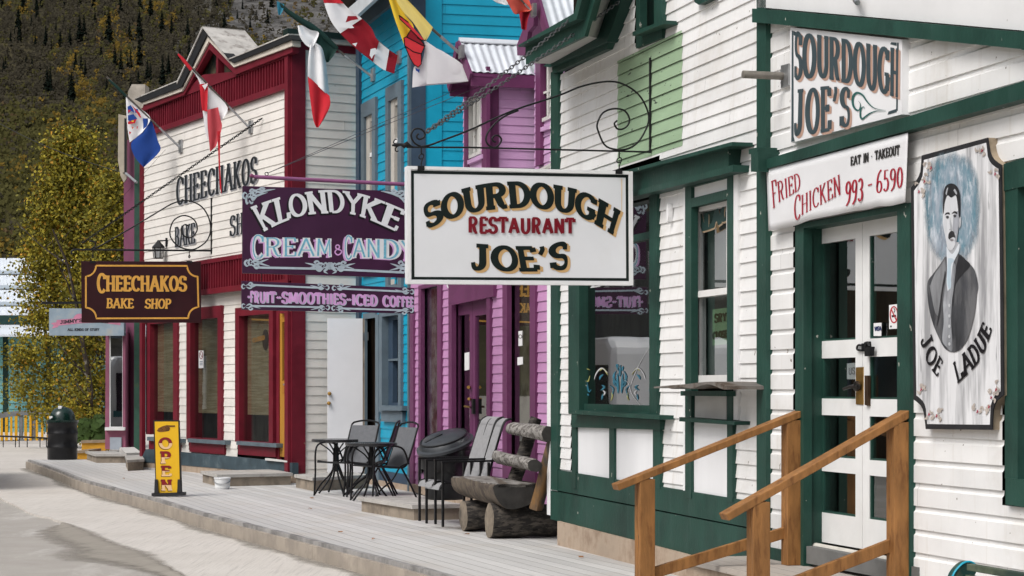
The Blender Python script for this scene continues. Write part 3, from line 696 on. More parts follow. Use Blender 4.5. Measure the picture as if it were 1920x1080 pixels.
m1 = MB(); text(m1, 'ALAG', WA, [(1308,436),(1336,428),(1364,412)], [(1308,402),(1336,396),(1364,380)], -.0592, .24, .14, dx=1.5, dy=3); m1.build('window_lettering', M('glass_paint_tan', (.35,.26,.17)), w2)
part(lambda m: m.pp(WA, [(1276,733),(1362,733),(1362,743),(1276,742)], -.02, .10), 'shelf_bracket', GREEN, rA)
part(lambda m: m.prect(WA, 1294, 1362, 741, 786, -.03, .006), 'panel', M('grey_white_panel', (.55,.54,.52), .6, .08, 4, .2), rA)
part(lambda m: m.pp(WA, [(1273.5,782),(1377,790),(1377,797),(1273.5,790)], -.02, .12), 'sill', GREEN, w2)
part(lambda m: m.prect(WA, 1286, 1364, 790, 935, -.02, .012), 'panel', WPANEL, rA)
# upper window
w3 = part(lambda m: (m.prect(WA, 1192.5, 1200, -60, 60, -.02, .04), m.prect(WA, 1230, 1241.5, -70, 50, -.02, .04), m.pp(WA, [(1192.5,66),(1241,45),(1241,71),(1192.5,91)], -.02, .035)), 'window', GREEN, rA)
part(lambda m: m.pp(WA, [(1186,60),(1244,38),(1244,45),(1186,67.5)], -.02, .12), 'sill', GREEN, w3)
part(lambda m: (m.prect(WA, 1199, 1216, -50, 62, -.16, -.06), m.prect(WA, 1226, 1231, -60, 50, -.1, -.02)), 'sash', GREEN, w3)
part(lambda m: m.prect(WA, 1200, 1232, -60, 60, -.106, -.10), 'pane', GLASSD, w3)
w4 = part(lambda m: (m.pp(WA, [(1300,-8),(1336,-24),(1336,-4),(1310,9),(1302,4)], -.02, .06)), 'window', GREEN, rA)
# gable rake and eave return
def f(m):
    m.pp(WA, [(1036,138),(1138,92),(1180,-40),(1158,-40),(1124,62),(1034,118)], -.0, .06)   # frieze board against the wall
    m.pp(WA, [(985,88),(1080,40),(1098,-30),(1124,-30),(1096,68),(986,121)], .50, .53)     # outer fascia
    m.pp(WA, [(971,85),(1076,25),(1090,-30),(1099,-30),(1081,36),(972,88)], .44, .60)      # roof edge
part(f, 'eave_trim', GREEN, rA)
def f(m):
    a = [WA.pw(x, y, .06) for x, y in [(1036,120),(1122,72),(1160,-40)]]; b = [WA.pw(x, y, .515) for x, y in [(988,118),(1094,66),(1122,-30)]]
    for i in (0, 1): m.prism([a[i], a[i+1], b[i+1], b[i]], [p+V((0,0,.02)) for p in (a[i], a[i+1], b[i+1], b[i])])
part(f, 'eave_soffit', M('grey_soffit', (.45,.44,.42), .6), rA)
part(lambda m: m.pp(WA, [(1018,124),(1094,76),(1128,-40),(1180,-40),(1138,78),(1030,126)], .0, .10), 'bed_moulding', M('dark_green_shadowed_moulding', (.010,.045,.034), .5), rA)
part(lambda m: m.pbox(WA, (uL-.0, 3.2, 8.0, 8.3), -5.6, .3), 'roof', M('grey_shingle', (.12,.12,.12), .9), rA)

# ------------------------------------------------------------------ right part: entrance front with double doors
WB = WA.shift(.02)
rB = thing('entrance_building', 'white clapboard entrance front with sloping green fascia and white double doors at the right edge', 'building', tuple(WB.W(0.6, 0, 0)))
zcB = WB.P(1707, 560+0)[1]; zcB = WB.P(1707, 810+718/4)[1]
u0 = WB.P(1428, 600)[0]; u1 = WB.P(2060, 600)[0]
opD = WB.R(1491, 1705, 421, 1100); opW = WB.R(1884, 2100, 307, 947)
part(lambda m: siding(m, WB, (u0, u1, .20, 5.0), .1345, zcB, [(opD[0], opD[1], 0, opD[3]), opW], prof=COVE), 'siding_wall', WHITE, rB)
part(lambda m: m.pbox(WB, (u0, u1, 0.0, 5.0), -5, -.32), 'dark_interior', INTERIOR, rB)
part(lambda m: m.pbox(WB, (WB.P(1438,900)[0], WB.P(1491,900)[0], .0, WB.P(1440,1024)[1]), -.02, .035), 'base_boards', GREEN, rB)
part(lambda m: (m.prect(WB, 1418.5, 1436, -30, 1100, -.05, .05)), 'corner_board', GREEN, rB)
part(lambda m: (m.pp(WB, [(1415,305),(1960,140),(1960,174),(1415,322.5)], 0, .10)), 'lintel_beam', GREEN, rB)
part(lambda m: (m.pp(WB, [(1404,280),(1420,276),(1420,285),(1404,289)], 0, .16), m.pp(WB, [(1408,288),(1422,284),(1422,322),(1408,322)], 0, .16)), 'beam_end', GREEN, rB)
part(lambda m: (m.pp(WB, [(1410,16),(1440,17.5),(1915,60),(1915,92),(1440,44),(1410,42)], 0, .09), m.pp(WB, [(1915,57),(1935,60),(1935,96),(1915,93)], 0, .11)), 'sloping_fascia', GREEN, rB)
part(lambda m: (m.pp(WB, [(1420,-60),(1990,-60),(1990,66),(1915,57),(1440,15),(1420,14)], 0, .05)), 'fascia_panel', M('flat_white_panel', (.72,.72,.72), .5, .05, 2, .1, 30, chip=.75, chips=9, chipc=(.2,.17,.14)), rB)
# door frame
uo0, uo1, _, zt = WB.R(1491, 1706, 421, 1000, .04); ui0 = WB.P(1506.5, 700, .04)[0]; ui1 = WB.P(1682, 700, .04)[0]
zi = WB.P(1508, 428, .04)[1]
part(lambda m: (frame(m, WB, (uo0, uo1, .27, zt), (ui0, ui1, .27, zi), -.02, .04)), 'door_frame', GREEN, rB)
D = -.10
ud0 = WB.P(1530.5, 700, D)[0]; udm = WB.P(1617, 700, D)[0]; ud1 = udm+(udm-ud0)
part(lambda m: (m.pbox(WB, (ui0-.02, ud0, .27, zi), -.16, -.022), m.pbox(WB, (ui1+.01, ui1+.05, .27, zi), -.16, -.022), m.pbox(WB, (ui0-.01, ui1+.02, zi, zi+.05), -.16, -.022)), 'jamb', GREEN, rB)
zd1 = WB.P(1575, 418, D)[1]; zd0 = WB.P(1575, 1022, D)[1]
rowsL = [(452,638),(671,747.5),(779,858),(886,965)]
def leaf(name, ua, ub, xa, xb, yoff):
    m = MB(); rows = []
    pa, pb = WB.P(xa, 700, D)[0], WB.P(xb, 700, D)[0]
    xm = (xa+xb)/2
    for t, b_ in rowsL: rows.append((WB.P(1573, t, D)[1], WB.P(1573, b_, D)[1]))
    n0, n1 = D-.030, D
    m.pbox(WB, (ua, pa, zd0, zd1), n0, n1); m.pbox(WB, (pb, ub, zd0, zd1), n0, n1); z = zd1
    for t, b_ in rows: m.pbox(WB, (pa, pb, t, z), n0, n1); z = b_
    m.pbox(WB, (pa, pb, zd0, z), n0, n1)
    o = m.build(name, DOORWHITE, rB)
    for t, b_ in rows:
        part(lambda k: (k.pbox(WB, (pa, pa+.016, b_, t), n0-.01, n1-.006), k.pbox(WB, (pa+.016, pb, b_, b_+.012), n0-.01, n1-.006)), 'glazing_bead', GREEN, o)
        part(lambda k: k.pbox(WB, (pa, pb, b_, t), n0+.010, n0+.014), 'pane', GLASSD, o)
    return o
dL = leaf('door', ud0, udm-.003, 1541, 1604, 0); dR = leaf('door', udm+.003, ud1, 1630, 1690, 0)
part(lambda m: m.pp(WB, [(1604.5,689),(1618,688),(1618,759),(1604.5,758)], D, D+.006), 'lock_plate', BRASS, dL)
part(lambda m: m.pp(WB, [(1621,704),(1627,704),(1627,761),(1621,759)], D, D+.02), 'push_bar', M('rusty_dark_bar', (.06,.035,.02), .5, .4, 10, metal=.5), dR)
def f(m):
    k = WB.pw(1611, 724, D+.01); m.lathe([(.0,0),(.03,.002),(.034,.015),(.03,.03),(.012,.034)], k, 14, Matrix.Rotation(math.radians(90), 3, WB.e)@Matrix.Identity(3))
    m.tube([k+WB.N*.03, k+WB.N*.05-WB.e*.03+V((0,0,-.004)), k+WB.N*.055-WB.e*.11+V((0,0,-.018))], [.012,.012,.009], 8); m.tube([k+WB.N*.03, k+WB.N*.03+WB.e*.04], .008, 6)
part(f, 'door_handle', M('dark_pewter', (.05,.045,.042), .3, .2, 10, metal=.8), dL, smooth=50)
part(lambda m: (m.tube([WB.pw(x, y, D+.012) for x, y in curve([(1617,657),(1608,656),(1607,651),(1610,647),(1618,648)], 10)], .007, 6), m.prect(WB, 1615, 1619, 644, 659, D, D+.012)), 'hasp_ring', BLACKM, dL)
part(lambda m: (m.pp(WB, [(1620,642),(1625,640),(1627,668),(1621,668)], D, D+.03), m.tube([WB.pw(x, y, D+.03) for x, y in [(1623,650),(1627,642),(1630,650)]], .008, 6), m.pp(WB, [(1621,652),(1632,650),(1631,667),(1622,668)], D+.02, D+.05)), 'padlock', BLACKM, dR)
part(lambda m: m.tube([WB.pw(x, y, D+.045) for x, y in ((1514,1022),(1560,1031),(1640,1046),(1720,1062))], .026, 10), 'threshold_roll', M('worn_white_sill', (.52,.5,.45), .6, .15, 6, .2), rB, smooth=60)
part(lambda m: m.pp(WB, [(1512,1024),(1720,1064),(1720,1096),(1512,1056)], -.10, .03), 'door_sill', M('grey_sill_board', (.14,.14,.135), .8, .2, 5), rB)
# right-hand window
wR = part(lambda m: (m.prect(WB, 1884, 1908, 352, 897, -.02, .04), m.pp(WB, [(1882,307),(2000,275),(2000,330),(1882,358)], -.02, .045), m.pp(WB, [(1885,895),(2000,912),(2000,962),(1885,946)], -.02, .045)), 'window', GREEN, rB)
part(lambda m: (m.prect(WB, 1906, 1925, 340, 905, -.08, -.021)), 'sash', CLEANWHITE, wR)
part(lambda m: m.prect(WB, 1915, 2000, 330, 920, -.11, -.10), 'pane', GLASSD, wR)
# floodlight stub and vent pipe
t = thing('vent_pipe', 'short grey pipe with a square metal wall flange beside the upper name board', 'pipe', tuple(WB.pw(1470, 143, 0)))
a = WB.pw(1471, 143, .02); part(lambda m: m.tube([a, a+WB.N*.30], .026, 12), 'pipe', M('rusty_pipe', (.25,.23,.2), .5, .3, 14, metal=.5), t, smooth=50)
def f(m):
    m.pp(WB, [(1464,123),(1478,119),(1478,160),(1464,165)], .02, .035)
    for k in range(10): m.bar(a+V((0,0,0)), a+WB.e*.045*math.cos(k*.628)+V((0,0,.07*math.sin(k*.628)))+WB.N*.012, .006, .006, WB.N)
part(f, 'flange_plate', STEEL, t)
tag(part(lambda m: (m.tube([WB.pw(1604,-6,.05), WB.pw(1604,0,.12), WB.pw(1608,5,.12)], .018, 8)), 'floodlight_stub', STEEL, None, smooth=50), 'small metal lamp stub poking from the white panel at the top edge', 'lamp fitting')
# ceramic wall plaque
tag(part(lambda m: m.puz(WA, [(WA.P(1262.5,399)[0]+.022*math.cos(t*.5236), WA.P(1262.5,399)[1]+.072*math.sin(t*.5236)) for t in range(12)], .012, .05), 'wall_plaque', CLEANWHITE, None), 'small white oval plaque on the white wall between the two windows', 'plaque')
# weathered shelf plank
def f(m):
    top = curve([(1226,725),(1262,722),(1288,720),(1312,717),(1340,716),(1363,724)], 16); bot = [(x, y+ (3 if i < 3 else 7+2.5*math.sin(i))) for i, (x, y) in enumerate(top)]
    A_ = [WA.pw(x, y, .34) for x, y in top]; B_ = [WA.pw(x, y, .34) for x, y in bot]
    for i in range(16):
        q = [A_[i], A_[i+1], B_[i+1], B_[i]]; m.prism(q, [p-WA.N*.30 for p in q])
tag(part(f, 'shelf_plank', M('rotten_grey_plank', (.17,.155,.14), .8, .3, 6, .6, 20, two=(.07,.05,.035), twofac=(.48,.6)), None), 'curled weathered plank shelf under the narrow order window', 'shelf')
# ------------------------------------------------------------------ lilac shop with plum trim
WP = wall(-80, 795, 928.2)
rP = thing('lilac_shop_building', 'lilac clapboard shop with plum trim, double door and corrugated roofed upper bay', 'building', tuple(WP.W(-1, 0, 0)))
u0, u1 = WP.P(771, 700)[0], WP.P(1034, 700)[0]
zcP = WP.P(1017, 520+610/6)[1]; ZT = 3.35
oW1 = WP.R(789, 831, 540, 850); oD = WP.R(847, 924, 536, 960); oW2 = WP.R(948, 1008, 515, 900)
part(lambda m: siding(m, WP, (u0, u1, .1, ZT), .1085, zcP, [oW1, oD, oW2]), 'siding_wall', LILAC, rP)
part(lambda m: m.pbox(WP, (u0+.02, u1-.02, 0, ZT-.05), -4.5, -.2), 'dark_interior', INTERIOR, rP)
part(lambda m: m.pbox(WP, (u0, u1, ZT, ZT+.06), -4.5, .12), 'porch_roof', CORR, rP)
part(lambda m: m.prect(WP, 768, 775, 585, 910, -.02, .035), 'corner_board', PLUM, rP)
part(lambda m: m.pp(WP, [(772,907),(1030,968),(1030,1002),(772,921)], 0, .05), 'skirting_board', TANBOARD, rP)
WARM = M('warm_dim_room', (.035,.022,.012), .9, .6, 2, 0, spec=0)
# windows
wa = part(lambda m: frame(m, WP, WP.R(789, 831.5, 536, 846), WP.R(793.5, 824.5, 542, 838), -.02, .035), 'window', PLUM, rP)
part(lambda m: m.prect(WP, 789, 828, 540, 840, -.045, -.04), 'pane', GLASS, wa); part(lambda m: m.prect(WP, 786.5, 833, 836, 842, -.02, .08), 'sill', PLUM, wa)
part(lambda m: m.prect(WP, 789, 830, 540, 842, -.11, -.10), 'blind_or_reflection', M('dim_grey_drape', (.26,.255,.25), .9, .6, 5, 0, two=(.06,.055,.05), twofac=(.45,.6), twoscale=3), wa)  # mottled grey sheet stands in for street reflections in the glass
wb = part(lambda m: frame(m, WP, WP.R(947.5, 1009, 515, 895), WP.R(956, 999, 523, 868), -.02, .035), 'window', PLUM, rP)
part(lambda m: m.prect(WP, 950, 1003, 520, 870, -.045, -.04), 'pane', GLASS, wb)
part(lambda m: m.prect(WP, 955, 1006, 520, 870, -.16, -.15), 'blind_or_reflection', M('tan_dim_drape', (.17,.145,.11), .9, .5, 3, 0, two=(.06,.045,.03), twofac=(.45,.6), twoscale=3), wb)
nb = part(lambda m: m.pp(WP, [(972,621),(979,620),(979,648),(972,649)], -.038, -.035), 'no_smoking_sticker', CLEANWHITE, wb)
m1 = MB(); band(m1, WP, spiral(975.5,631,3.2,3.2,0,360,14), 1.4, -.0345); m1.build('sticker_mark', M('dark_print', (.05,.03,.03)), nb)
part(lambda m: m.pp(WP, [(970,670),(980,669),(980,683),(970,685)], -.038, -.036), 'small_notice', CLEANWHITE, wb)
# double door
df = part(lambda m: frame(m, WP, WP.R(846.5, 924.5, 532, 950), WP.R(852.5, 918, 558, 950), -.02, .04), 'door_frame', PLUM, rP)
part(lambda m: m.pp(WP, [(846.5,540),(925,522),(925,556),(846.5,572)], .0, .05), 'door_head', PLUM, rP)
def pdoor(xa, xb, pa, pb):
    n0, n1 = -.09, -.05; R1 = WP.R(xa, xb, 562, 958, n1); I = WP.R(pa, pb, 592, 866, n1)
    o = part(lambda m: frame(m, WP, R1, I, n0, n1), 'door', PLUM, rP)
    part(lambda m: m.pbox(WP, I, -.08, -.075), 'pane', GLASS, o); return o
d1 = pdoor(852, 885.5, 858.5, 880.5); d2 = pdoor(886, 919.5, 891, 915)
part(lambda m: (m.tube([WP.pw(881,726,-.05), WP.pw(878,726,.0)], .02, 8), m.tube([WP.pw(882,763,-.05), WP.pw(880,763,.02), WP.pw(871,762,.03)], .012, 6), m.tube([WP.pw(882,748,-.05), WP.pw(879,748,.0)], .018, 8)), 'door_handle', BRASS, d1, smooth=50)
part(lambda m: m.pp(WP, [(884,748),(887,748),(887,776),(884,776)], -.05, -.02), 'handle_plate', BLACKM, d2)
sg = part(lambda m: m.pp(WP, [(871,662),(879.5,660),(879.5,693),(871,695)], -.072, -.066), 'hanging_tag', CLEANWHITE, d1)
part(lambda m: m.tube([WP.pw(x, y, -.065) for x, y in ((873,661),(875,652),(878,660))], .003, 5), 'tag_string', BLACKM, sg)
# fascia lettering above door, mostly behind the hanging sign
m1 = MB(); text(m1, 'CREAMERY', WP, [(838,541),(900,527)], [(838,527),(900,514)], .02, .16, .1); m1.build('fascia_lettering', CLEANWHITE, rP)
# upper storey: set-back main wall, and the bay standing forward to the shopfront line
WM = WP.shift(-.56)
ucr = WP.P(911.5, 200)[0]; ucl = WP.P(869.5, 200)[0]
LILACU = M('pale_lilac_paint', (.56,.34,.55), .5, .06, 3, .12, 40, dirt=((.45,.25,.42), .4))
SB = Pl(WP.W(ucr, 0, 0), -WP.N)              # bay cheek facing down the street
zcS = SB.P(960, 110+615/8, 0)[1]; zbay1 = WP.P(900, 150)[1]; zbay0 = ZT+.05
part(lambda m: siding(m, SB, (0, .60, zbay0, SB.P(960, 156)[1]), .1005, zcS), 'bay_cheek', LILACU, rP)
part(lambda m: (m.pbox(SB, (-.035, SB.P(934, 200)[0], zbay0, zbay1-.06), -.02, .03)), 'corner_board', PLUM, rP)
part(lambda m: siding(m, WP, (ucl, ucr, zbay0, zbay1), .1005, zcS, [WP.R(877, 903, 170, 306)]), 'bay_front', LILACU, rP)
part(lambda m: m.pbox(WP, (ucl, ucr-.01, zbay0, zbay1), -.9, -.25), 'dark_interior', INTERIOR, rP)
part(lambda m: m.prect(WP, 870, 877, 130, 330, -.01, .03), 'corner_board', PLUM, rP); part(lambda m: m.prect(WP, 903, 912, 130, 330, -.01, .036), 'corner_board', PLUM, rP)
part(lambda m: m.pp(WP, [(869,140),(912,133),(912,176),(877,186),(869,186)], .0, .034), 'head_board', PLUM, rP)
OLDW = M('peeling_white_sash', (.62,.61,.58), .6, .1, 4, .2, 30, chip=.68, chips=18, chipc=(.3,.25,.2))
wc = part(lambda m: frame(m, WP, WP.R(876.5, 903.5, 180, 300), WP.R(881.5, 900, 186, 292), -.05, .02), 'window', OLDW, rP)
for x in (887.5, 894.5): part(lambda m: m.prect(WP, x, x+2.2, 184, 290, -.04, .0), 'muntin', OLDW, wc)
part(lambda m: m.pp(WP, [(880,242),(904,229.5),(904,233.5),(880,246)], -.02, .022), 'muntin', OLDW, wc)
part(lambda m: m.prect(WP, 878, 903, 180, 300, -.07, -.06), 'pane', GLASS, wc)
part(lambda m: m.pp(WP, [(876,301),(903.5,289),(903.5,297),(876,308)], -.0, .05), 'sill', LILACU, wc)
# main wall right of the bay
part(lambda m: siding(m, WM, (WM.P(1003,200)[0], WM.P(1060,200)[0], ZT, 6.6), .1005, zcS, [WM.R(1013, 1046, 110, 232)]), 'upper_wall', LILACU, rP)
part(lambda m: m.pbox(WM, (WM.P(985,200)[0], WM.P(1060,200)[0], ZT, 6.6), -4, -.3), 'dark_interior', INTERIOR, rP)
part(lambda m: m.prect(WM, 1004, 1013, 115, 312, -.02, .05), 'corner_board', PLUM, rP)
wd = part(lambda m: frame(m, WM, WM.R(1014, 1046, 105, 232), WM.R(1019, 1040, 110, 223), -.05, .03), 'window', OLDW, rP)
part(lambda m: m.prect(WM, 1016, 1042, 108, 228, -.07, -.06), 'pane', GLASS, wd); part(lambda m: m.prect(WM, 1025, 1028, 108, 226, -.05, .01), 'muntin', OLDW, wd); part(lambda m: m.pp(WM, [(1017,173),(1045,162),(1045,166),(1017,177)], -.05, .012), 'muntin', OLDW, wd)
part(lambda m: m.pp(WM, [(1013,239),(1046,228),(1046,236),(1013,247)], 0, .05), 'sill', LILACU, wd)
part(lambda m: m.prism([WP.pw(1048,300,.1), WP.pw(1010,322,.1), WM.pw(1000,322,.0), WM.pw(1046,298,.0)], [p-V((0,0,.03)) for p in (WP.pw(1048,300,.1), WP.pw(1010,322,.1), WM.pw(1000,322,0), WM.pw(1046,298,0))]), 'flashing_strip', GREYBOARD, rP)
# corrugated roofs (real corrugation): slope quad given by ridge/eave corners
def corr(m, r0, r1, e0, e1, k, amp=.007, sub=6, th=.006):
    n = k*sub; up = (r1-r0).cross(e0-r0).normalized(); up = up if up.z > 0 else -up; A_, B_ = [], []
    for i in range(n+1):
        t = i/n; o = up*amp*math.sin(2*math.pi*t*k); A_.append(r0.lerp(r1, t)+o); B_.append(e0.lerp(e1, t)+o)
    for i in range(n):
        m.face([A_[i], A_[i+1], B_[i+1], B_[i]]); m.face([p-up*th for p in (A_[i], B_[i], B_[i+1], A_[i+1])])
        m.face([B_[i], B_[i+1], B_[i+1]-up*th, B_[i]-up*th])
Ws = WP.shift(.26)
rid0 = Ws.pw(860, 73); rid1 = rid0-WP.N*1.25
ev0 = WP.shift(.22).shift(0).pw(884, 134); ev1 = ev0-WP.N*1.15
evz = ev0.z; hw = (ev0-rid0); 
def f(m): corr(m, rid0, rid1, ev0, ev1, 13)
part(f, 'bay_roof', CORR, rP, smooth=60)
lv0 = rid0-WP.e*(hw.dot(WP.e))+V((0,0,ev0.z-rid0.z)); lv0 = rid0+WP.e*(-hw.dot(WP.e))+V((0,0,hw.z)); lv1 = lv0-WP.N*1.15
part(lambda m: corr(m, rid0, rid1, lv0, lv1, 13), 'bay_roof', CORR, rP, smooth=60)
part(lambda m: (m.prism([rid0+V((0,0,.02)), rid1+V((0,0,.02)), rid1+(ev0-rid0)*.16+V((0,0,.035)), rid0+(ev0-rid0)*.16+V((0,0,.035))], [rid0+V((0,0,.005)), rid1+V((0,0,.005)), rid1+(ev0-rid0)*.16+V((0,0,.02)), rid0+(ev0-rid0)*.16+V((0,0,.02))])), 'ridge_cap', CORR, rP)
off = WP.N*.01
part(lambda m: (m.bar(rid0+off-V((0,0,.07)), ev0+off-V((0,0,.07)), .03, .12, WP.N.cross(ev0-rid0)), m.bar(rid0+off-V((0,0,.07)), lv0+off-V((0,0,.07)), .03, .12, WP.N.cross(lv0-rid0))), 'rake_board', PLUM, rP)
part(lambda m: (m.bar(ev0-V((0,0,.09))-WP.e*.02, ev1-V((0,0,.09))-WP.e*.02, .03, .15)), 'eave_board', PLUM, rP); part(lambda m: m.bar(lv0-V((0,0,.09))+WP.e*.02, lv1-V((0,0,.09))+WP.e*.02, .03, .15), 'eave_board', PLUM, rP)
DKPLUM = PLUM
part(lambda m: m.prism([p-V((0,0,.04)) for p in (rid0, ev0, ev0-WP.N*.26, rid0-WP.N*.26)], [p-V((0,0,.055)) for p in (rid0, ev0, ev0-WP.N*.26, rid0-WP.N*.26)]), 'soffit', PLUM, rP)
part(lambda m: m.prism([p-V((0,0,.04)) for p in (rid0, lv0, lv0-WP.N*.26, rid0-WP.N*.26)], [p-V((0,0,.055)) for p in (rid0, lv0, lv0-WP.N*.26, rid0-WP.N*.26)]), 'soffit', PLUM, rP)
part(lambda m: m.prism([WP.W(WP.P(869.5,200)[0], zbay1-.03, .0), WP.W(ucr, zbay1-.03, .0), rid0-WP.N*.24-V((0,0,.06))], [WP.W(WP.P(869.5,200)[0], zbay1-.03, -.04), WP.W(ucr, zbay1-.03, -.04), rid0-WP.N*.28-V((0,0,.06))]), 'gable_panel', PLUM, rP)
# main gable roof above
Wq = WM.shift(.45)
q0 = Wq.pw(1001, -40); q1 = Wq.pw(1027, 52); q0b = q0-WP.N*2.2; q1b = q1-WP.N*2.2
part(lambda m: corr(m, q0, q0b, q1, q1b, 24), 'main_roof', CORR, rP, smooth=60)
q2 = q0+WP.e*(-(q1-q0).dot(WP.e))+V((0,0,(q1-q0).z)); q2 = Wq.pw(972, 98); q3 = Wq.pw(998, -40)
part(lambda m: (m.bar(q0+off-V((0,0,.06)), q1+off-V((0,0,.06)), .03, .14, WP.N.cross(q1-q0)), m.bar(q1-V((0,0,.08)), q1b-V((0,0,.08)), .03, .14)), 'rake_board', PLUM, rP)
part(lambda m: m.pp(Wq, [(969,84),(986,40),(999,-30),(1006,-30),(1000,48),(990,60),(984,104),(970,104)], -.05, 0), 'rake_board', PLUM, rP)
part(lambda m: m.pp(Wq, [(984,56),(1000,-40),(1006,-40),(1026,56),(1040,100),(986,104)], -.36, -.33), 'gable_panel', M('deep_plum_paint', (.075,.02,.055), .6, .15), rP)

# ------------------------------------------------------------------ bright blue building
s_b = 131.0; Ob = V(((740-CX)/s_b, F/s_b, 0))
WBL = Pl(Ob, -V(((-300-CX)/F, 1, 0)))
rBl = thing('blue_building', 'tall bright blue clapboard building with slate trim between the maroon and lilac shops', 'building', tuple(Ob))
u0, u1 = WBL.P(668, 300)[0], WBL.P(772, 300)[0]; zcB2 = WBL.P(713, 560+530/6)[1]
hW = [WBL.R(684, 709, 105+2, 345), WBL.R(729.5, 758, 158, 352), WBL.R(683, 708, 588, 905), WBL.R(716, 756, 588, 790)]
hW[0] = WBL.R(683, 709, 196, 470); hW[1] = WBL.R(729, 758, 166, 350)
part(lambda m: siding(m, WBL, (u0, u1, .2, 9), .1345, zcB2, hW), 'siding_wall', BLUE, rBl)
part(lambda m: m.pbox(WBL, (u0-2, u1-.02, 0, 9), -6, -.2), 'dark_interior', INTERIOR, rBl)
part(lambda m: m.prect(WBL, 667, 673, -60, 900, -.02, .05), 'corner_board', NAVY, rBl)
SBL = Pl(WBL.W(u1, 0, 0), (16500, F)) ; SBL = Pl(WBL.W(u1, 0, 0), V((16500, F, 0)))
zcs2 = SBL.P(840, 355/8)[1]
part(lambda m: siding(m, SBL, (0, 5.5, .2, 9), .1360, zcs2), 'side_wall', BLUE, rBl)
part(lambda m: m.pbox(SBL, (SBL.P(776,300)[0]-.04, SBL.P(797,300)[0], 0, 9), -.02, .04), 'corner_post', NAVY, rBl)
part(lambda m: m.pbox(WBL, (u1-.05, u1+.012, 0, 9), -.02, .05), 'corner_board', SLATE, rBl)
part(lambda m: m.pbox(SBL, (SBL.P(797.5,300)[0], SBL.P(828,300)[0], 0, 9), -.02, .022), 'corner_board', BLUE, rBl)
def f(m):
    m.pp(WBL, [(668,60),(775,-25),(775,-60),(668,20)], .0, .06)
part(f, 'frieze_board', SLATE, rBl)
part(lambda m: m.pp(WBL, [(636,30),(735,-55),(760,-55),(655,42)], .40, .46), 'gutter', M('pale_gutter', (.55,.58,.60), .4), rBl)
part(lambda m: m.prism([WBL.pw(645,38,.42), WBL.pw(745,-50,.42), WBL.pw(775,-45,.02), WBL.pw(668,35,.02)], [p+V((0,0,.03)) for p in (WBL.pw(645,38,.42), WBL.pw(745,-50,.42), WBL.pw(775,-45,.02), WBL.pw(668,35,.02))]), 'soffit', M('dark_slate_soffit', (.10,.11,.12), .7, .3, 2), rBl)
ALU = M('cream_aluminium_sash', (.50,.47,.42), .5, .1, 6)
for (xl, xr, a, b_, xi, g) in ((682.5, 709.5, 196, 520, 690, 703), (728.5, 758.5, 166, 545, 736, 751.5)):
    ob = WBL.R(xl, xr, a, b_); ib = WBL.R(xi-2, g, a+24, b_-10)
    wv = part(lambda m: frame(m, WBL, ob, ib, -.02, .05), 'window', SLATE, rBl)
    part(lambda m: m.pbox(WBL, (ib[0], WBL.P(xi+4.5, 300)[0], ib[2], ib[3]), -.06, .01), 'sash', ALU, wv)
    part(lambda m: m.pbox(WBL, (WBL.P(xi+4.5, 300)[0], ib[1], ib[3]-.09, ib[3]), -.06, .0), 'sash', ALU, wv)
    zm = WBL.P(xi+4.5, 291 if xl < 700 else 265)[1]
    part(lambda m: m.pbox(WBL, (WBL.P(xi+4.5, 300)[0], ib[1], zm-.03, zm+.03), -.06, .01), 'meeting_rail', CLEANWHITE, wv)
    part(lambda m: m.pbox(WBL, ib, -.09, -.08), 'pane', GLASS, wv)
    part(lambda m: m.pbox(WBL, (ib[0], ib[1], ib[2], zm), -.17, -.16), 'blind_or_reflection', M('dim_pale_blind', (.10,.10,.10), .9), wv)
# ground floor doorway with the open white door, and narrow window
part(lambda m: (m.prect(WBL, 703.5, 709.5, 590, 905, -.12, .04), m.prect(WBL, 684, 703.5, 588, 598, -.0, .04), m.prect(WBL, 680, 684, 588, 905, -.0, .04)), 'door_frame', SLATE, rBl)
part(lambda m: m.prect(WBL, 684, 704, 598, 905, -.21, -.13), 'hallway_dark_panel', M('brown_dim_panel', (.03,.016,.008), .8, .4, 3), rBl)  # dark brown panel stands in for the unlit space behind the doorway
hinge = WBL.pw(680, 700, .07); DL = Pl(hinge, V((16000, F, 0)))
du0 = DL.P(614.5, 700)[0]; dz1 = DL.P(650, 597)[1]; dz0 = .16
dr = part(lambda m: m.pbox(DL, (du0, 0, dz0, dz1), -.04, 0), 'door', M('clean_white_door', (.78,.78,.80), .4, .03, 3, .05), rBl)
part(lambda m: m.pbox(DL, (0.001, .035, dz0, dz1), -.045, -.005), 'door_edge', STEPSIDE, dr)
def f(m):
    for x, y in ((618,738),(617,756)):
        k = DL.pw(x, y, 0); m.lathe([(0,.055),(.024,.05),(.030,.035),(.02,.015),(.028,.006),(.028,0)][::-1], k, 12, Matrix.Rotation(math.radians(90), 3, 'X'))
part(f, 'door_knob', BRASS, dr, smooth=50)
part(lambda m: m.pp(DL, [(680,624),(691,623),(691,638),(680,638)], -.03, .005), 'hinge', M('steel_hinge', (.2,.2,.2), .4, .2, metal=.8), dr)
o4 = WBL.R(716.5, 757.5, 585, 772); i4 = WBL.R(722, 752.5, 594, 760)
wv = part(lambda m: frame(m, WBL, o4, i4, -.08, .05), 'window', SLATE, rBl)
part(lambda m: frame(m, WBL, i4, WBL.R(730, 749.5, 600, 755), -.12, -.05), 'sash', NAVY, wv)
part(lambda m: m.prect(WBL, 728, 752, 673, 677, -.10, -.03), 'meeting_rail', SLATE, wv)
part(lambda m: m.pbox(WBL, i4, -.13, -.125), 'pane', GLASS, wv)
part(lambda m: m.pp(WBL, [(710,764),(753,761),(753,770),(710,770)], -.02, .11), 'sill', SLATE, wv)
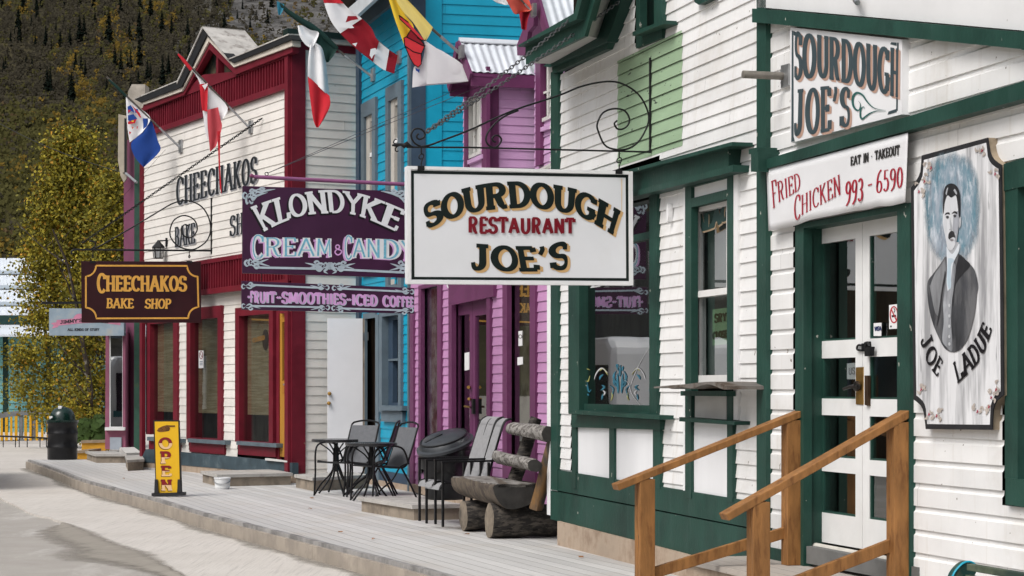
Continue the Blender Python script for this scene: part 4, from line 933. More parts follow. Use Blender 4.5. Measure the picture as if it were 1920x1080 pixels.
part(lambda m: m.prect(WBL, 714, 754, 770, 790, -.02, .06), 'apron_board', SLATE, wv)
part(lambda m: m.prect(WBL, 700, 772, 880, 904, -.02, .02), 'base_board', NAVY, rBl)
part(lambda m: m.prect(WBL, 690, 772, 897, 925, -.02, .04), 'skirting_board', TANBOARD, rBl)
part(lambda m: m.pbox(WBL, (u0-2, u1+.4, 9, 9.2), -6, .4), 'roof', M('grey_shingle', (.12,.12,.12), .9), rBl)

# ------------------------------------------------------------------ white bake shop with maroon trim
s_c = 124.0; Oc = V(((548-CX)/s_c, F/s_c, 0)); WC = Pl(Oc, -V(((-1100-CX)/F, 1, 0)))
rC = thing('maroon_trimmed_building', 'white clapboard bake shop with maroon batten bands and a small peaked parapet', 'building', tuple(Oc))
ul = WC.P(271, 500)[0]; zcC = WC.P(548, 220+383/6)[1]
zbtop = WC.P(454, 477)[1]; zbbot = WC.P(454, 545)[1]; zwt = WC.P(548, 165)[1]
part(lambda m: siding(m, WC, (ul, 0, zbtop-.02, zwt+.05), .1385, zcC), 'siding_wall', CREAM, rC)
WCl = WC.shift(-.10)
C3 = [(278.5, 337, 586, 842), (354.5, 420.5, 579, 843), (446, 548, 579, 880)]
hl = [WCl.R(*c) for c in C3]
part(lambda m: siding(m, WCl, (ul+.02, 0, .2, zbbot+.1), .1385, zcC, hl), 'lower_wall', CREAM, rC)
def planprism(m, pl, un, z0, z1): m.prism([pl.W(u, z1, n) for u, n in un], [pl.W(u, z0, n) for u, n in un])
part(lambda m: planprism(m, WC, [(ul+.02,-.30),(-.5,-.30),(-.9,-.42),(-4.6,-6),(ul,-6)], 0, zwt+.55), 'dark_interior', INTERIOR, rC)
# maroon batten bands
def battens(m, pl, ua, ub, za, zb, n=0.03, pitch=.105):
    m.pbox(pl, (ua, ub, za, zb), -.02, n); k = int((ub-ua)/pitch)
    for i in range(k+1):
        u = ua+(ub-ua)*i/k; m.pbox(pl, (u-.02, u+.02, za+.06, zb-.06), n+.001, n+.032)
    m.pbox(pl, (ua, ub, za, za+.09), n+.001, n+.045); m.pbox(pl, (ua, ub, zb-.07, zb), n+.001, n+.045)
part(lambda m: battens(m, WC, ul-.05, .0, zbbot, zbtop, .02, .115), 'batten_band', MAROON, rC)
zt1 = WC.P(548, 98)[1]
part(lambda m: battens(m, WC, ul-.02, -.04, zwt, zt1, .02, .115), 'batten_band', MAROON, rC)
part(lambda m: m.pbox(WC, (-.13, .0, .12, zt1+.02), -.02, .075), 'corner_board', MAROON, rC); part(lambda m: m.pbox(WC, (ul-.13, ul, .0, zt1), -.02, .05), 'corner_board', MAROON, rC)
# cornice: maroon fascia, pale moulding, dark roof edge, each following the peak
def peak(pts_lo, pts_hi, n0, n1, name, mat):
    def f(m):
        for i in range(len(pts_lo)-1): m.pp(WC, [pts_lo[i], pts_lo[i+1], pts_hi[i+1], pts_hi[i]], n0, n1)
    return part(f, name, mat, rC)
lo = [(266,209),(345,178),(392,92),(441,140),(548,98)]
ma = [(269,196),(341,171),(391.5,77),(438,126),(548,86)]
pa = [(263,192),(340,163),(387,66),(437,118),(547,74)]
dk_ = [(252,186),(331,153),(379,54),(428,112),(541,64)]
peak(lo, ma, -.01, .10, 'fascia_board', MAROON); peak(ma, pa, -.01, .13, 'cornice_moulding', M('pale_cornice', (.62,.56,.48), .6, .1))
peak(pa, dk_, -.02, .16, 'roof_edge', M('dark_roof_edge', (.013,.014,.015), .7, .3))
part(lambda m: m.pp(WC, [(345,180),(392,94),(441,142)], -.10, -.08), 'peak_panel', M('painted_peak_panel', (.10,.085,.05), .8, .6, 6, two=(.02,.03,.025)), rC)
part(lambda m: m.pp(WC, [(405,103),(409,106),(409,138),(405,139)], -.08, .03), 'peak_mullion', MAROON, rC)
part(lambda m: m.pp(WC, [(345,180),(441,142),(441,134),(380,140),(352,166)], -.08, .06), 'peak_rail', MAROON, rC)
def slab3(m, pts, t): m.prism(pts, [p-V((0,0,t)) for p in pts])
def f(m):
    for (p, q, d, up) in (((379,49),(428,112),.75,0),((252,184),(331,151),.5,.02),((425,111),(541,63),.5,.02)):
        a, b = WC.pw(*p, .168), WC.pw(*q, .168); k = V((0,0,up))-WC.N*d; slab3(m, [a, b, b+k, a+k], .02)
    a, b = WC.pw(331,153,.18), WC.pw(379,49,.18); k = -WC.N*.75; slab3(m, [a, b, b+k, a+k], .04)
part(f, 'roof_cap', M('weathered_cap_board', (.46,.44,.41), .8, .2, 3, .4, 20, two=(.22,.2,.18), twofac=(.5,.66), twoscale=5), rC)
rr0, rr1 = WC.pw(424, 68, -.8), WC.pw(480, 82, -.8)
part(lambda m: corr(m, rr0, rr0+V((1.6,3.2,-.1)), WC.pw(425,112,-.6), WC.pw(425,112,-.6)+V((2.4,2.6,.3)), 14), 'metal_roof', CORR, rC, smooth=60)
# gable-side wall facing down the street
u2p = WBL.W(u0, 0, 0); SC = Pl(Oc, V((u2p.x-Oc.x, max(.25, u2p.y-Oc.y), 0)))
wlen = (u2p-Oc).length+.05; zcS2 = SC.P(620, 40+520/8)[1]; zsT = SC.P(620, 98)[1]
part(lambda m: siding(m, SC, (SC.P(571,400)[0], wlen, .0, zsT), .1400, zcS2), 'side_wall', CREAM, rC)
part(lambda m: m.pbox(SC, (-.02, SC.P(571.5,400)[0], .08, zsT+.12), -.02, .03), 'corner_board', MAROON, rC)
part(lambda m: m.pbox(SC, (SC.P(571.5,400)[0], wlen, zsT, SC.P(620,84)[1]), -.02, .03), 'frieze_board', MAROON, rC)
part(lambda m: m.pbox(SC, (-.1, wlen, SC.P(620,84)[1]+.002, SC.P(620,75)[1]), -.02, .12), 'cornice_moulding', M('pale_grey_cornice', (.48,.45,.40), .6, .1), rC)
part(lambda m: m.pbox(SC, (-.14, wlen, SC.P(620,75)[1]+.001, SC.P(620,64)[1]), -.02, .16), 'gutter', M('green_black_gutter', (.010,.022,.019), .4), rC)
# shop windows
BLIND = M('bamboo_blind', (.26,.185,.095), .85, .25, 3, .5, 4, stretch=(1,1,26), two=(.36,.29,.18), twofac=(.45,.6), twoscale=1.6)
for (xl, xr, yt, yb, gi0, gi1, gt, gb, st, sb) in ((278.5,337,590,812,284,328,608,815,818,825), (354.5,420.5,583,822,367,411,600,820,822,828), (446,517,582,826,461,509,593,826,827,833)):
    ob = WCl.R(xl, xr, yt-4, yb+2); ib = WCl.R(xl+7.5, xr-7.5, gt, gb)
    wv = part(lambda m: frame(m, WCl, ob, ib, -.03, .05), 'window', MAROON, rC)
    part(lambda m: m.pbox(WCl, (ib[0]-.02, ib[0], ib[2], ib[3]), -.2, -.031), 'reveal', M('maroon_reveal', (.10,.008,.014), .6), wv)
    part(lambda m: m.pbox(WCl, ib, -.062, -.058), 'pane', GLASS, wv)
    part(lambda m: m.pbox(WCl, (ib[0], ib[1], ib[2]+.42, ib[3]), -.11, -.10), 'blind_or_reflection', BLIND, wv)
    part(lambda m: m.prect(WCl, xl-3, xr+1, sb-6, sb+1, -.03, .11), 'sill', M('blue_grey_sill', (.10,.13,.15), .6, .2), wv)
    part(lambda m: m.prect(WCl, xl+.5, xr-.5, sb+1, sb+19, -.03, .045), 'apron_board', MAROON, wv)
nb = part(lambda m: m.pp(WCl, [(372.5,657.5),(381.5,657),(381.5,690),(372.5,690.5)], -.056, -.052), 'no_smoking_sticker', CLEANWHITE, rC)
m1 = MB(); band(m1, WCl, [(377+3*math.cos(t*.4488), 666-7*math.sin(t*.4488)) for t in range(15)], 1.3, -.051); band(m1, WCl, [(375,662),(379,670)], 1, -.0505); m1.build('sticker_mark', M('dark_red_print', (.2,.02,.03)), nb)
m1 = MB(); [band(m1, WCl, [(374.5,y),(380,y)], 1.3, -.051) for y in (678,681,684)]; m1.build('sticker_text', M('blue_grey_print', (.15,.2,.28)), nb)
hs_ = part(lambda m: m.puz(WCl, [(WCl.P(488,637)[0]+.115*math.cos(t*.3927)*(1 if t not in (12,) else 1), WCl.P(488,637)[1]+.165*math.sin(t*.3927)) for t in range(16)], -.095, -.08), 'closed_plaque', M('brown_plaque', (.045,.018,.008), .5), rC)
m1 = MB(); text(m1, 'CLOSED', WCl, [(474,643),(496,637)], [(474,634),(496,628)], -.078, .24, .15); m1.build('plaque_lettering', M('orange_letter_paint', (.5,.22,.04)), hs_)
part(lambda m: m.tube([WCl.pw(x, y, -.08) for x, y in ((482,617),(487,605),(493,616))], .004, 5), 'plaque_cord', TIMBER, hs_)
# timber door and its frame
part(lambda m: (m.prect(WCl, 518, 523.5, 583, 862, -.03, .012), m.prect(WCl, 541.5, 548, 583, 872, -.03, .09), m.prect(WCl, 524, 540.5, 580, 588, -.03, .06)), 'door_frame', MAROON, rC)
dd = part(lambda m: frame(m, WCl, WCl.R(523.5, 545, 586, 856, .0), WCl.R(529, 543, 604, 714, .0), -.1, .0), 'door', M('varnished_yellow_door', (.42,.20,.03), .4, .15, 4, .1, 40, stretch=(2,2,.4)), rC)
part(lambda m: m.prect(WCl, 528.5, 543, 603, 716, -.03, -.02), 'pane', GLASSD, dd)
part(lambda m: m.tube([WCl.pw(532,721,.0), WCl.pw(532,721,.05), WCl.pw(540,722,.05)], .014, 8), 'door_handle', STEEL, dd)
part(lambda m: m.prect(WCl, 529, 540, 726, 737, -.005, .01), 'letter_plate', M('varnished_door_trim', (.36,.15,.025), .4), dd)
# slate plinth, skirting
part(lambda m: m.pp(WC, [(273,842),(338,848),(440,857),(548,868),(548,890),(440,881),(338,872),(262,866)], -.06, .04), 'plinth', M('blue_slate_plinth', (.045,.07,.085), .6, .3, 3, .2, 20, two=(.10,.13,.14), twofac=(.55,.7)), rC)
part(lambda m: m.pp(WC, [(262,864),(338,871),(440,880.5),(548,889),(548,914),(440,902),(338,893),(262,883)], -.08, .03), 'skirting_board', TANBOARD, rC)
part(lambda m: m.pp(WC, [(497,859),(538,864),(538,867),(497,863)], .04, .08), 'threshold_strip', M('chipped_white_strip', (.6,.6,.58), .6, .1), rC)
# painted wall lettering
INK = M('black_wall_lettering', (.018,.022,.026), .6, .3); HALO = M('grey_letter_shadow', (.38,.38,.40), .6)
nC = .018
for nm, mt_, dx, dy, n in (('letter_shadow', HALO, 1.6, 1.6, nC-.001), ('wall_lettering', INK, 0, 0, nC+.002)):
    m1 = MB()
    text(m1, 'CHEECHAKOS', WC, [(331,386),(481,343)], [(331,333),(481,292)], n, .085, .055, gap=.16, dx=dx, dy=dy)
    text(m1, 'BAKE', WC, [(328,464),(365,456)], [(328,426),(365,417)], n, .075, .05, gap=.16, dx=dx, dy=dy); text(m1, 'SHOP', WC, [(431,444),(482,431)], [(431,405),(482,390)], n, .085, .055, gap=.16, dx=dx, dy=dy)
    m1.build(nm, mt_, rC)
part(lambda m: m.pbox(WC, (ul, 0, zwt+.6, zwt+.75), -6, -.5), 'roof', M('grey_shingle', (.12,.12,.12), .9), rC)
# ------------------------------------------------------------------ hanging signs, brackets, wall signs
def rod(m, pl, pts, wpx, n=0.0, k=8): 
    P_ = [pl.pw(x, y, n) for x, y in pts]
    m.tube(P_, [(w_ if isinstance(wpx, (list, tuple)) else wpx)*.5*p.y/F for p, w_ in zip(P_, wpx if isinstance(wpx, (list, tuple)) else [0]*len(P_))], k)
def chain(m, a, b, link=.045, r=.0045, sag=.0):
    a, b = V(a), V(b); L = (b-a).length; n = int(L/(link*.74)); d = (b-a).normalized(); s1 = d.cross(V((0,0,1))).normalized(); s2 = s1.cross(d)
    for i in range(n):
        t = (i+.5)/n; c = a.lerp(b, t)-V((0,0,sag*4*t*(1-t))); s = s1 if i % 2 else s2
        m.tube([c+d*(link*.5*math.cos(q*math.pi/5))+s*(link*.27*math.sin(q*math.pi/5)) for q in range(10)], r, 5, closed=True)
CHAINM = M('dull_chain_steel', (.16,.16,.165), .4, .3, 40, 0, metal=.8)
# white restaurant sign
SPO = WA.pw(1219, 283, .02); SP = Pl(SPO, V((12900, F, 0)))
t = thing('sign_bracket', 'black wrought iron scroll bracket carrying the white hanging sign', 'bracket', tuple(SPO))
part(lambda m: (rod(m, SP, [(1219,108),(1219,287)], 4.6)), 'wall_bar', BLACKM, t, smooth=50)
part(lambda m: (rod(m, SP, [(762,276),(880,276.5),(1219,285)], 3.4)), 'arm', BLACKM, t, smooth=50)
def f(m):
    p = [(735,272.5),(745,272),(752,271),(757,274),(763,270),(770,275),(777,276)]; rod(m, SP, p, [3,7,5,10,11,6,3])
    rod(m, SP, curve([(745,271),(738,268),(740,262),(744,261)], 8), 2.4); rod(m, SP, curve([(745,274),(741,279),(743,284),(747,283)], 8), 2.4)
part(f, 'leaf_finial', BLACKM, t, smooth=60)
big = [(790,275),(806,272),(825,265),(880,244),(960,208),(1045,180),(1090,162),(1135,153),(1167,157),(1197,177),(1214,207),(1215,232),(1200,262),(1182,277),(1160,281),(1135,273),(1122,247),(1120,232),(1130,212),(1150,204),(1170,207),(1180,222),(1177,235),(1167,242),(1157,241),(1152,232),(1157,226)]
part(lambda m: rod(m, SP, curve(big, 110), 3.6), 'scroll', BLACKM, t, smooth=60)
part(lambda m: rod(m, SP, curve([(790,275),(777,268),(771,255),(775,244),(783,241),(792,244),(797,252),(793,259),(785,261),(781,255),(785,251)], 40), 3.6), 'scroll', BLACKM, t, smooth=60)
part(lambda m: rod(m, SP, curve([(972,207),(950,216),(930,230),(915,248),(911,262),(916,272),(926,277),(935,272),(940,263),(937,256),(929,254),(923,259),(925,265),(930,266)], 44), 3.6), 'scroll', BLACKM, t, smooth=60)
for i, (a, b, lab) in enumerate((((800,246), WA.pw(1080, 27, .53), 'thin steel chain from the bracket tip to the eave edge of the white gable'), ((800,248), WA.pw(1165, 0, .08), 'thin steel chain from the bracket tip up to the rake of the white gable'))):
    c = MB(); chain(c, SP.pw(*a), b, sag=.02); tag(c.build('support_chain', CHAINM, smooth=60), lab, 'chain', 'chains holding the scroll bracket')
t = thing('hanging_sign', 'large white hanging sign with dark green shadowed lettering and a green border line', 'sign', tuple(SP.pw(975, 530)))
bd = [(763,311),(1186.5,321),(1187.5,535),(764,532)]
TH = .045
part(lambda m: m.pp(SP, bd, -TH, TH), 'board', M('white_sign_enamel', (.72,.73,.75), .45, .03, 2, .05, 20, dirt=((.6,.58,.55), .3)), t, bevel=.006)
part(lambda m: [m.pp(SP, q, TH, TH+.012) for q in ([(763,311),(1186.5,321),(1179,327),(770,317)], [(770,525.5),(1180,528.5),(1187.5,535),(764,532)], [(763,311),(770,317),(770.5,525.5),(764,532)], [(1179,327),(1186.5,321),(1187.5,535),(1180,528.5)])], 'frame', M('white_sign_frame', (.76,.76,.76), .5, .05, 5, .15, 30, chip=.76, chips=12, chipc=(.4,.3,.2)), t)
INKG = M('dark_green_sign_paint', (.002,.008,.0065), .4, .3, 20); TAN = M('tan_sign_paint', (.60,.38,.17), .5, .08, 6); REDP = M('crimson_sign_paint', (.17,.003,.012), .4, .15, 20)
def f(m):
    o = [(771,319.5),(1178.5,328),(1179.5,527),(772,524)]; i = [(776,325.5),(1173,333),(1174,521.5),(777,519)]
    for k in range(4): k2 = (k+1) % 4; m.sheet(SP, [o[k], o[k2], i[k2], i[k]], TH+.0015)
part(f, 'border_line', INKG, t)
q4 = lambda pts: [(760+x/4, 230+y/4) for x, y in pts]
sb = q4([(168,800),(315,735),(470,685),(625,656),(800,643),(960,640),(1120,666),(1270,690),(1415,757),(1555,842)]); st = q4([(132,615),(285,545),(440,492),(610,455),(780,441),(950,443),(1120,464),(1290,500),(1450,565),(1612,660)])
for nm, mt_, dx, dy, n, gr in (('letter_shadow', TAN, 5, 3.5, .002, .03), ('letter_shadow', TAN, 2.5, 2, .0026, .02), ('sign_lettering', INKG, 0, 0, .0045, 0)):
    m1 = MB(); text(m1, 'SOURDOUGH', SP, sb, st, TH+n, .245, .15, gap=.09, dx=dx, dy=dy, grow=gr); text(m1, "JOE'S", SP, [(884,507),(950,509),(1010,509),(1063,506)], [(886,456),(945,460),(1000,461),(1063,451)], TH+n, .25, .15, gap=.09, dx=dx, dy=dy, grow=gr); m1.build(nm, mt_, t)
m1 = MB(); text(m1, 'RESTAURANT', SP, [(879,438.5),(1077,440)], [(879,405.5),(1077,408)], TH+.010, .20, .14, serif=False, gap=.16); m1.build('sign_lettering', REDP, t)
part(lambda m: m.sheet(SP, [(1164,335),(1167,335),(1166.5,398),(1165,398)], TH+.001), 'rust_streak', M('faint_rust_stain', (.66,.55,.42), .6, .1), t)
for x, y0 in ((790, 277), (1161, 284)):
    def f(m):
        rod(m, SP, [(x,y0),(x,y0+13)], 2.6); rod(m, SP, curve([(x,y0+12),(x-4,y0+15),(x-4,y0+20),(x,y0+21),(x+4,y0+18),(x+4,y0+13),(x,y0+11)], 14), 2.2); rod(m, SP, curve([(x+3,y0+20),(x+1,y0+25),(x,y0+30),(x,y0+36)], 8), 2.2)
    part(f, 'hook', BLACKM, t, smooth=60)
    part(lambda m: m.pp(SP, [(x-6.5,y0+34),(x+6,y0+34),(x+6,y0+42),(x-6.5,y0+42)], -TH-.01, TH+.02), 'clamp', BLACKM, t)
# plum confectioner's sign, two boards under a mauve pole
KPO = WP.pw(958, 354, .0); KP = Pl(KPO, V((13500, F, 0)))
t = thing('sign_pole', 'mauve painted pole jutting from the lilac shop above the plum sign', 'pole', tuple(KPO))
part(lambda m: rod(m, KP, [(476,331.5),(560,336),(765,346),(958,354)], 7.5, 0, 10), 'pole', M('mauve_pole_paint', (.24,.085,.19), .45, .12, 5), t, smooth=60)
part(lambda m: rod(m, KP, [(468,331),(471,328.5),(476,331.5)], [2,8,6]), 'finial', M('mauve_finial_paint', (.2,.05,.12), .5), t, smooth=60)
part(lambda m: m.tube([KP.pw(500+3.2*math.cos(k*.628), 326+3.2*math.sin(k*.628)) for k in range(10)], .005, 5, closed=True), 'eye_ring', BLACKM, t)
WIRE = M('thin_wire', (.10,.10,.105), .4, .2, 20, 0, metal=.6)
for i, (e, n_) in enumerate((((868,163), .10), ((905,160), .02))):
    c = MB(); c.tube([KP.pw(501,325), (WP if i == 0 else WP).pw(*e, n_)], .0035, 5); tag(c.build('stay_wire', WIRE), ('taut thin wire from the mauve pole to the lilac bay eave, upper one', 'taut thin wire from the mauve pole to the lilac bay eave, lower one')[i], 'wire', 'stay wires of the mauve pole')
PLB = M('plum_sign_board', (.045,.011,.04), .4, .15, 3, .05, 30)
SILV = M('silver_blue_sign_paint', (.42,.50,.56), .45, .12, 10); PWH = M('soft_white_sign_paint', (.72,.74,.76), .45, .05, 8); PBK = M('black_sign_paint', (.006,.005,.007), .4); PINK = M('pink_sign_paint', (.60,.33,.62), .45, .15, 12); SKY = M('sky_blue_sign_paint', (.16,.43,.56), .45, .25, 30)
KT = .03
t = thing('hanging_sign', 'plum sign board with arched white lettering and silver scrollwork, hung from mauve pole', 'sign', tuple(KP.pw(617, 515)))
part(lambda m: m.pp(KP, [(455.5,348.5),(777,359),(777,521),(455,512)], -KT, KT), 'board', PLB, t, bevel=.004)
kb, kt = [(496,434),(530,417),(570,404),(615,400),(655,401),(690,411),(742,434)], [(470,388),(522,370),(562,362),(610,356),(655,359),(700,370),(760,394)]
for nm, mt_, dx, dy, n, gr in (('letter_shadow', PBK, -3, 2.6, .002, .02), ('sign_lettering', PWH, 0, 0, .0026, 0)):
    m1 = MB(); text(m1, 'KLONDYKE', KP, kb, kt, KT+n, .185, .10, gap=.07, dx=dx, dy=dy, grow=gr); m1.build(nm, mt_, t)
cb, ct = [(474,482),(620,481),(772,488)], [(474,446),(620,447),(776,451)]
for nm, mt_, dx, dy, n, th, gr in (('letter_shadow', PINK, -4, 2, .002, .24, 0), ('letter_outline', PWH, 0, 0, .0026, .25, .04), ('sign_lettering', SKY, -.5, -.5, .0045, .10, 0)):
    m1 = MB(); text(m1, 'CREAM', KP, [(474,482),(550,481),(621,481.5)], [(474,446),(550,446),(621,448)], KT+n, th, .12 if th > .2 else .05, gap=.06, big=(0,), dx=dx, dy=dy, grow=gr, serif=th > .2)
    text(m1, 'CANDY', KP, [(647,483),(700,484),(775,489)], [(647,447),(700,448),(776,452)], KT+n, th, .12 if th > .2 else .05, gap=.06, big=(0,), dx=dx, dy=dy, grow=gr, serif=th > .2); m1.build(nm, mt_, t)
m1 = MB(); band(m1, KP, [(633+3.6*math.cos(a*.45), 463-3.8*math.sin(a*.45)) for a in range(15)], 2.4, KT+.003); band(m1, KP, curve([(631,468),(628,473),(633,478),(639,475),(640,470),(632,467)], 16), 2.4, KT+.0033); m1.build('ampersand', PINK, t)
def flourish(m, pl, n, x, y, sx, sy, k=1.0, seed=0):
    c = [[(0,0),(8,-3),(16,2),(26,-1),(38,-4)],[(0,0),(-5,-4),(-9,2),(-5,7),(0,4)],[(6,-2),(12,-8),(18,-5),(14,-2)],[(2,2),(10,6),(18,4)]]
    for i, q in enumerate(c):
        p = curve([(x+sx*k*a, y+sy*k*b) for a, b in q], 12); band(m, pl, p, taper(12, 4.2*k), n+i*.0003)
m1 = MB(); nK = KT+.003
band(m1, KP, [(478,501.5),(606,504)], 4.2, nK); band(m1, KP, [(632,505),(758,511)], 4.2, nK)
for a in ((464,365,1,1),(478,357,1,.6),(466,372,.5,1.5),(766,366,-1,1),(752,361,-1,.6),(768,376,-.5,1.4),(468,495,1,-1),(473,490,.8,1),(768,503,-1,-1),(762,498,-.8,1),(612,500,-1,-1),(626,500,1,-1),(606,496,-.9,.8),(632,497,.9,.8)): flourish(m1, KP, nK+.001, *a)
for s_ in (-1, 1): band(m1, KP, curve([(619+s_*12,494),(619+s_*4,496),(619+s_*6,504),(619+s_*11,509),(619+s_*4,513)], 14), taper(14, 5), nK+.003)
m1.build('scrollwork', SILV, t)
for x, y in ((478,336),(758,347)): part(lambda m: chain(m, KP.pw(x, y), KP.pw(x-2, y+14), .04, .005), 'hanging_link', CHAINM, t)
t = thing('hanging_sign', 'narrow plum sign strip with pink lettering, chained beneath the larger plum board', 'sign', tuple(KP.pw(617, 585)))
part(lambda m: m.pp(KP, [(453.5,526.5),(777,540),(776.5,588),(453.5,580.5)], -KT, KT), 'board', PLB, t, bevel=.004)
fb, ft = [(464,568),(620,571.5),(774,577)], [(464,545),(620,549),(774,556)]
for nm, mt_, dx, dy, n, gr in (('letter_shadow', SILV, 1.2, .9, .002, .0), ('sign_lettering', PINK, 0, 0, .0026, 0)):
    m1 = MB(); text(m1, '~FRUIT~SMOOTHIES~ICED COFFEE', KP, fb, ft, KT+n, .20, .12, serif=False, gap=.14, dx=dx, dy=dy, grow=gr); m1.build(nm, mt_, t)
m1 = MB(); text(m1, '~FRUIT~SMOOTHIES~ICED COFFEE', KP, fb[::-1], ft[::-1], -KT-.006, .20, .12, serif=False, gap=.14); m1.build('rear_lettering', PINK, t)
m1 = MB(); band(m1, KP, [(470,534),(606,540)], 3.4, nK); band(m1, KP, [(634,541),(764,547)], 3.4, nK); band(m1, KP, [(470,573.5),(606,576)], 3.4, nK); band(m1, KP, [(634,578),(764,582)], 3.4, nK)
for a in ((460,536,1,1),(610,538,-1,1),(630,539,1,1),(769,546,-1,1),(460,575,1,-1),(611,578,-1,-1),(629,579,1,-1),(768,583,-1,-1)): flourish(m1, KP, nK+.001, *a, k=.75)
m1.build('scrollwork', SILV, t)
for x, y in ((490,514),(743,521)): part(lambda m: chain(m, KP.pw(x, y-1), KP.pw(x, y+13), .04, .005), 'hanging_link', CHAINM, t)
# maroon bake shop sign
CPO = WC.pw(397, 470, .01); CP = Pl(CPO, V((20000, F, 0)))
t = thing('sign_bracket', 'black wrought iron spiral bracket carrying the dark maroon hanging sign', 'bracket', tuple(CPO))
part(lambda m: rod(m, CP, [(396.5,371),(396.5,476)], 3.6), 'wall_bar', BLACKM, t, smooth=50)
part(lambda m: rod(m, CP, curve([(135,477),(134,472),(139,468.5),(150,468),(260,469),(397,470)], 20), 3.6), 'arm', BLACKM, t, smooth=50)
sc_ = [(167,453),(172,452),(179,455),(178,462),(172,466),(180,465),(235,434),(300,395),(325,381),(350,376),(375,385),(390,405),(395,430),(388,451),(370,465),(355,468),(335,462),(321,447),(319,430),(327,412),(345,404),(363,411),(370,427),(365,440),(355,446),(343,440),(340,428),(347,421),(354,424)]
part(lambda m: rod(m, CP, curve(sc_, 110), 2.6), 'scroll', BLACKM, t, smooth=60)
for i, (pa_, a, b) in enumerate((('wire', (150,457), (310,281)), ('chain', (151,458), (491,222)))):
    c = MB(); A_, B_ = CP.pw(*a), WC.pw(*b, .03)
    if pa_ == 'wire': c.tube([A_, B_], .0026, 5)
    else: chain(c, A_, B_, .06, .0065)
    tag(c.build('stay_'+pa_, BLACKM), ('thin dark wire from the spiral bracket to the white wall under the leftmost flag', 'long dark chain from the spiral bracket across the painted wall letters')[i], pa_)
t = thing('hanging_sign', 'dark maroon hanging sign with ochre lettering and notched ochre border', 'sign', tuple(CP.pw(265, 605)))
part(lambda m: m.pp(CP, [(152,489.5),(376.5,490.5),(377.5,605),(153,605)], -.03, .03), 'board', M('maroon_sign_board', (.024,.002,.004), .35, .2, 3, .05), t, bevel=.004)
OCH = M('ochre_sign_paint', (.62,.32,.06), .45, .1, 8)
def f(m):
    n = .033; arc = lambda cx, cy, a0, a1: [(cx+19*math.cos(math.radians(a)), cy-20*math.sin(math.radians(a))) for a in [a0+(a1-a0)*i/8 for i in range(9)]]
    loop = arc(161,498,0,-90)+[(161,577)]+arc(161.5,597,90,0)+[(353,596.5)]+arc(372,596,180,90)+[(370.5,518)]+arc(370,498.5,-90,-180)
    band(m, CP, loop+[loop[0]], 3.2, n)
part(f, 'border_line', OCH, t)
for nm, mt_, dx, dy, n in (('letter_shadow', PBK, -1.2, 1.4, .002), ('sign_lettering', OCH, 0, 0, .005)):
    m1 = MB(); text(m1, 'CHEECHAKOS', CP, [(183,546.5),(349,547)], [(183,516.5),(349,517)], .03+n, .19, .12, gap=.12, big=(0,), dx=dx, dy=dy); text(m1, 'BAKE', CP, [(200,578),(250,578.5)], [(201,559),(250,559.5)], .03+n, .20, .13, gap=.1, dx=dx, dy=dy); text(m1, 'SHOP', CP, [(272,579),(320,579)], [(273,560),(321,560)], .03+n, .20, .13, gap=.1, dx=dx, dy=dy); m1.build(nm, mt_, t)
for x in (174, 355): part(lambda m: (rod(m, CP, [(x,469),(x,484)], 1.6), rod(m, CP, curve([(x,478),(x-2,481),(x,484),(x+2,481),(x,478)], 8), 1.4), m.pp(CP, [(x-5,489),(x+5,489),(x+5,493),(x-5,493)], -.04, .04)), 'hook', BLACKM, t, smooth=60)
# wall lantern
LPL = Pl(WC.pw(312, 470, .02), V((20000, F, 0)))
t = thing('wall_lantern', 'black carriage lantern with hood fixed to the white wall above the maroon sign', 'lantern', tuple(WC.pw(312, 480, .02)))
part(lambda m: (m.pp(LPL, [(310,446),(316,446),(316,462),(310,462)], -.03, .03), rod(m, LPL, [(313,451),(300,451),(297,456)], 2.2)), 'wall_arm', BLACKM, t)
c0 = LPL.pw(297, 485); s_ = c0.y/F
part(lambda m: m.lathe([(13*s_,21*s_),(4*s_,31*s_),(1.5*s_,35*s_)], c0, 6), 'hood', BLACKM, t)
part(lambda m: ([m.bar(c0+V((8.5*s_*math.cos(k*1.047), 8.5*s_*math.sin(k*1.047), 0)), c0+V((11*s_*math.cos(k*1.047), 11*s_*math.sin(k*1.047), 22*s_)), .012, .012) for k in range(6)], m.lathe([(9*s_,0),(9*s_,1.5*s_)], c0, 6), m.lathe([(11*s_,20*s_),(11.5*s_,22*s_)], c0, 6)), 'cage', BLACKM, t)
part(lambda m: m.lathe([(7.4*s_,1.5*s_),(9.6*s_,20*s_)], c0, 6), 'pane', M('frosted_lantern_glass', (.35,.36,.36), .2, .1, 5, 0, spec=.6), t)
# small faded sign further on
JP = Pl(AT(160, 605, 43), (1, 0))
t = thing('hanging_sign', 'faded pale blue sign with pink ribbon, half hidden behind the maroon sign', 'sign', tuple(JP.pw(160, 630)))
part(lambda m: m.pp(JP, [(92,578),(232,579),(232,629.5),(92,629)], -.03, .03), 'board', M('faded_blue_sign', (.27,.34,.40), .6, .15, 3, .1, 20, two=(.36,.37,.36), twofac=(.52,.7)), t)
RIB = M('faded_pink_ribbon', (.52,.20,.30), .6, .2)
def f(m):
    m.sheet(JP, [(106,600),(150,596),(190,595),(226,600),(226,610),(190,605),(150,606),(106,611)], .033); m.sheet(JP, [(95,606),(108,604),(109,613),(97,616),(101,610)], .0325)
    m.sheet(JP, [(139+13*math.cos(math.radians(180-k*15))+11, 600-12*math.sin(math.radians(k*15))) for k in range(13)], .0322)
part(f, 'ribbon', RIB, t)
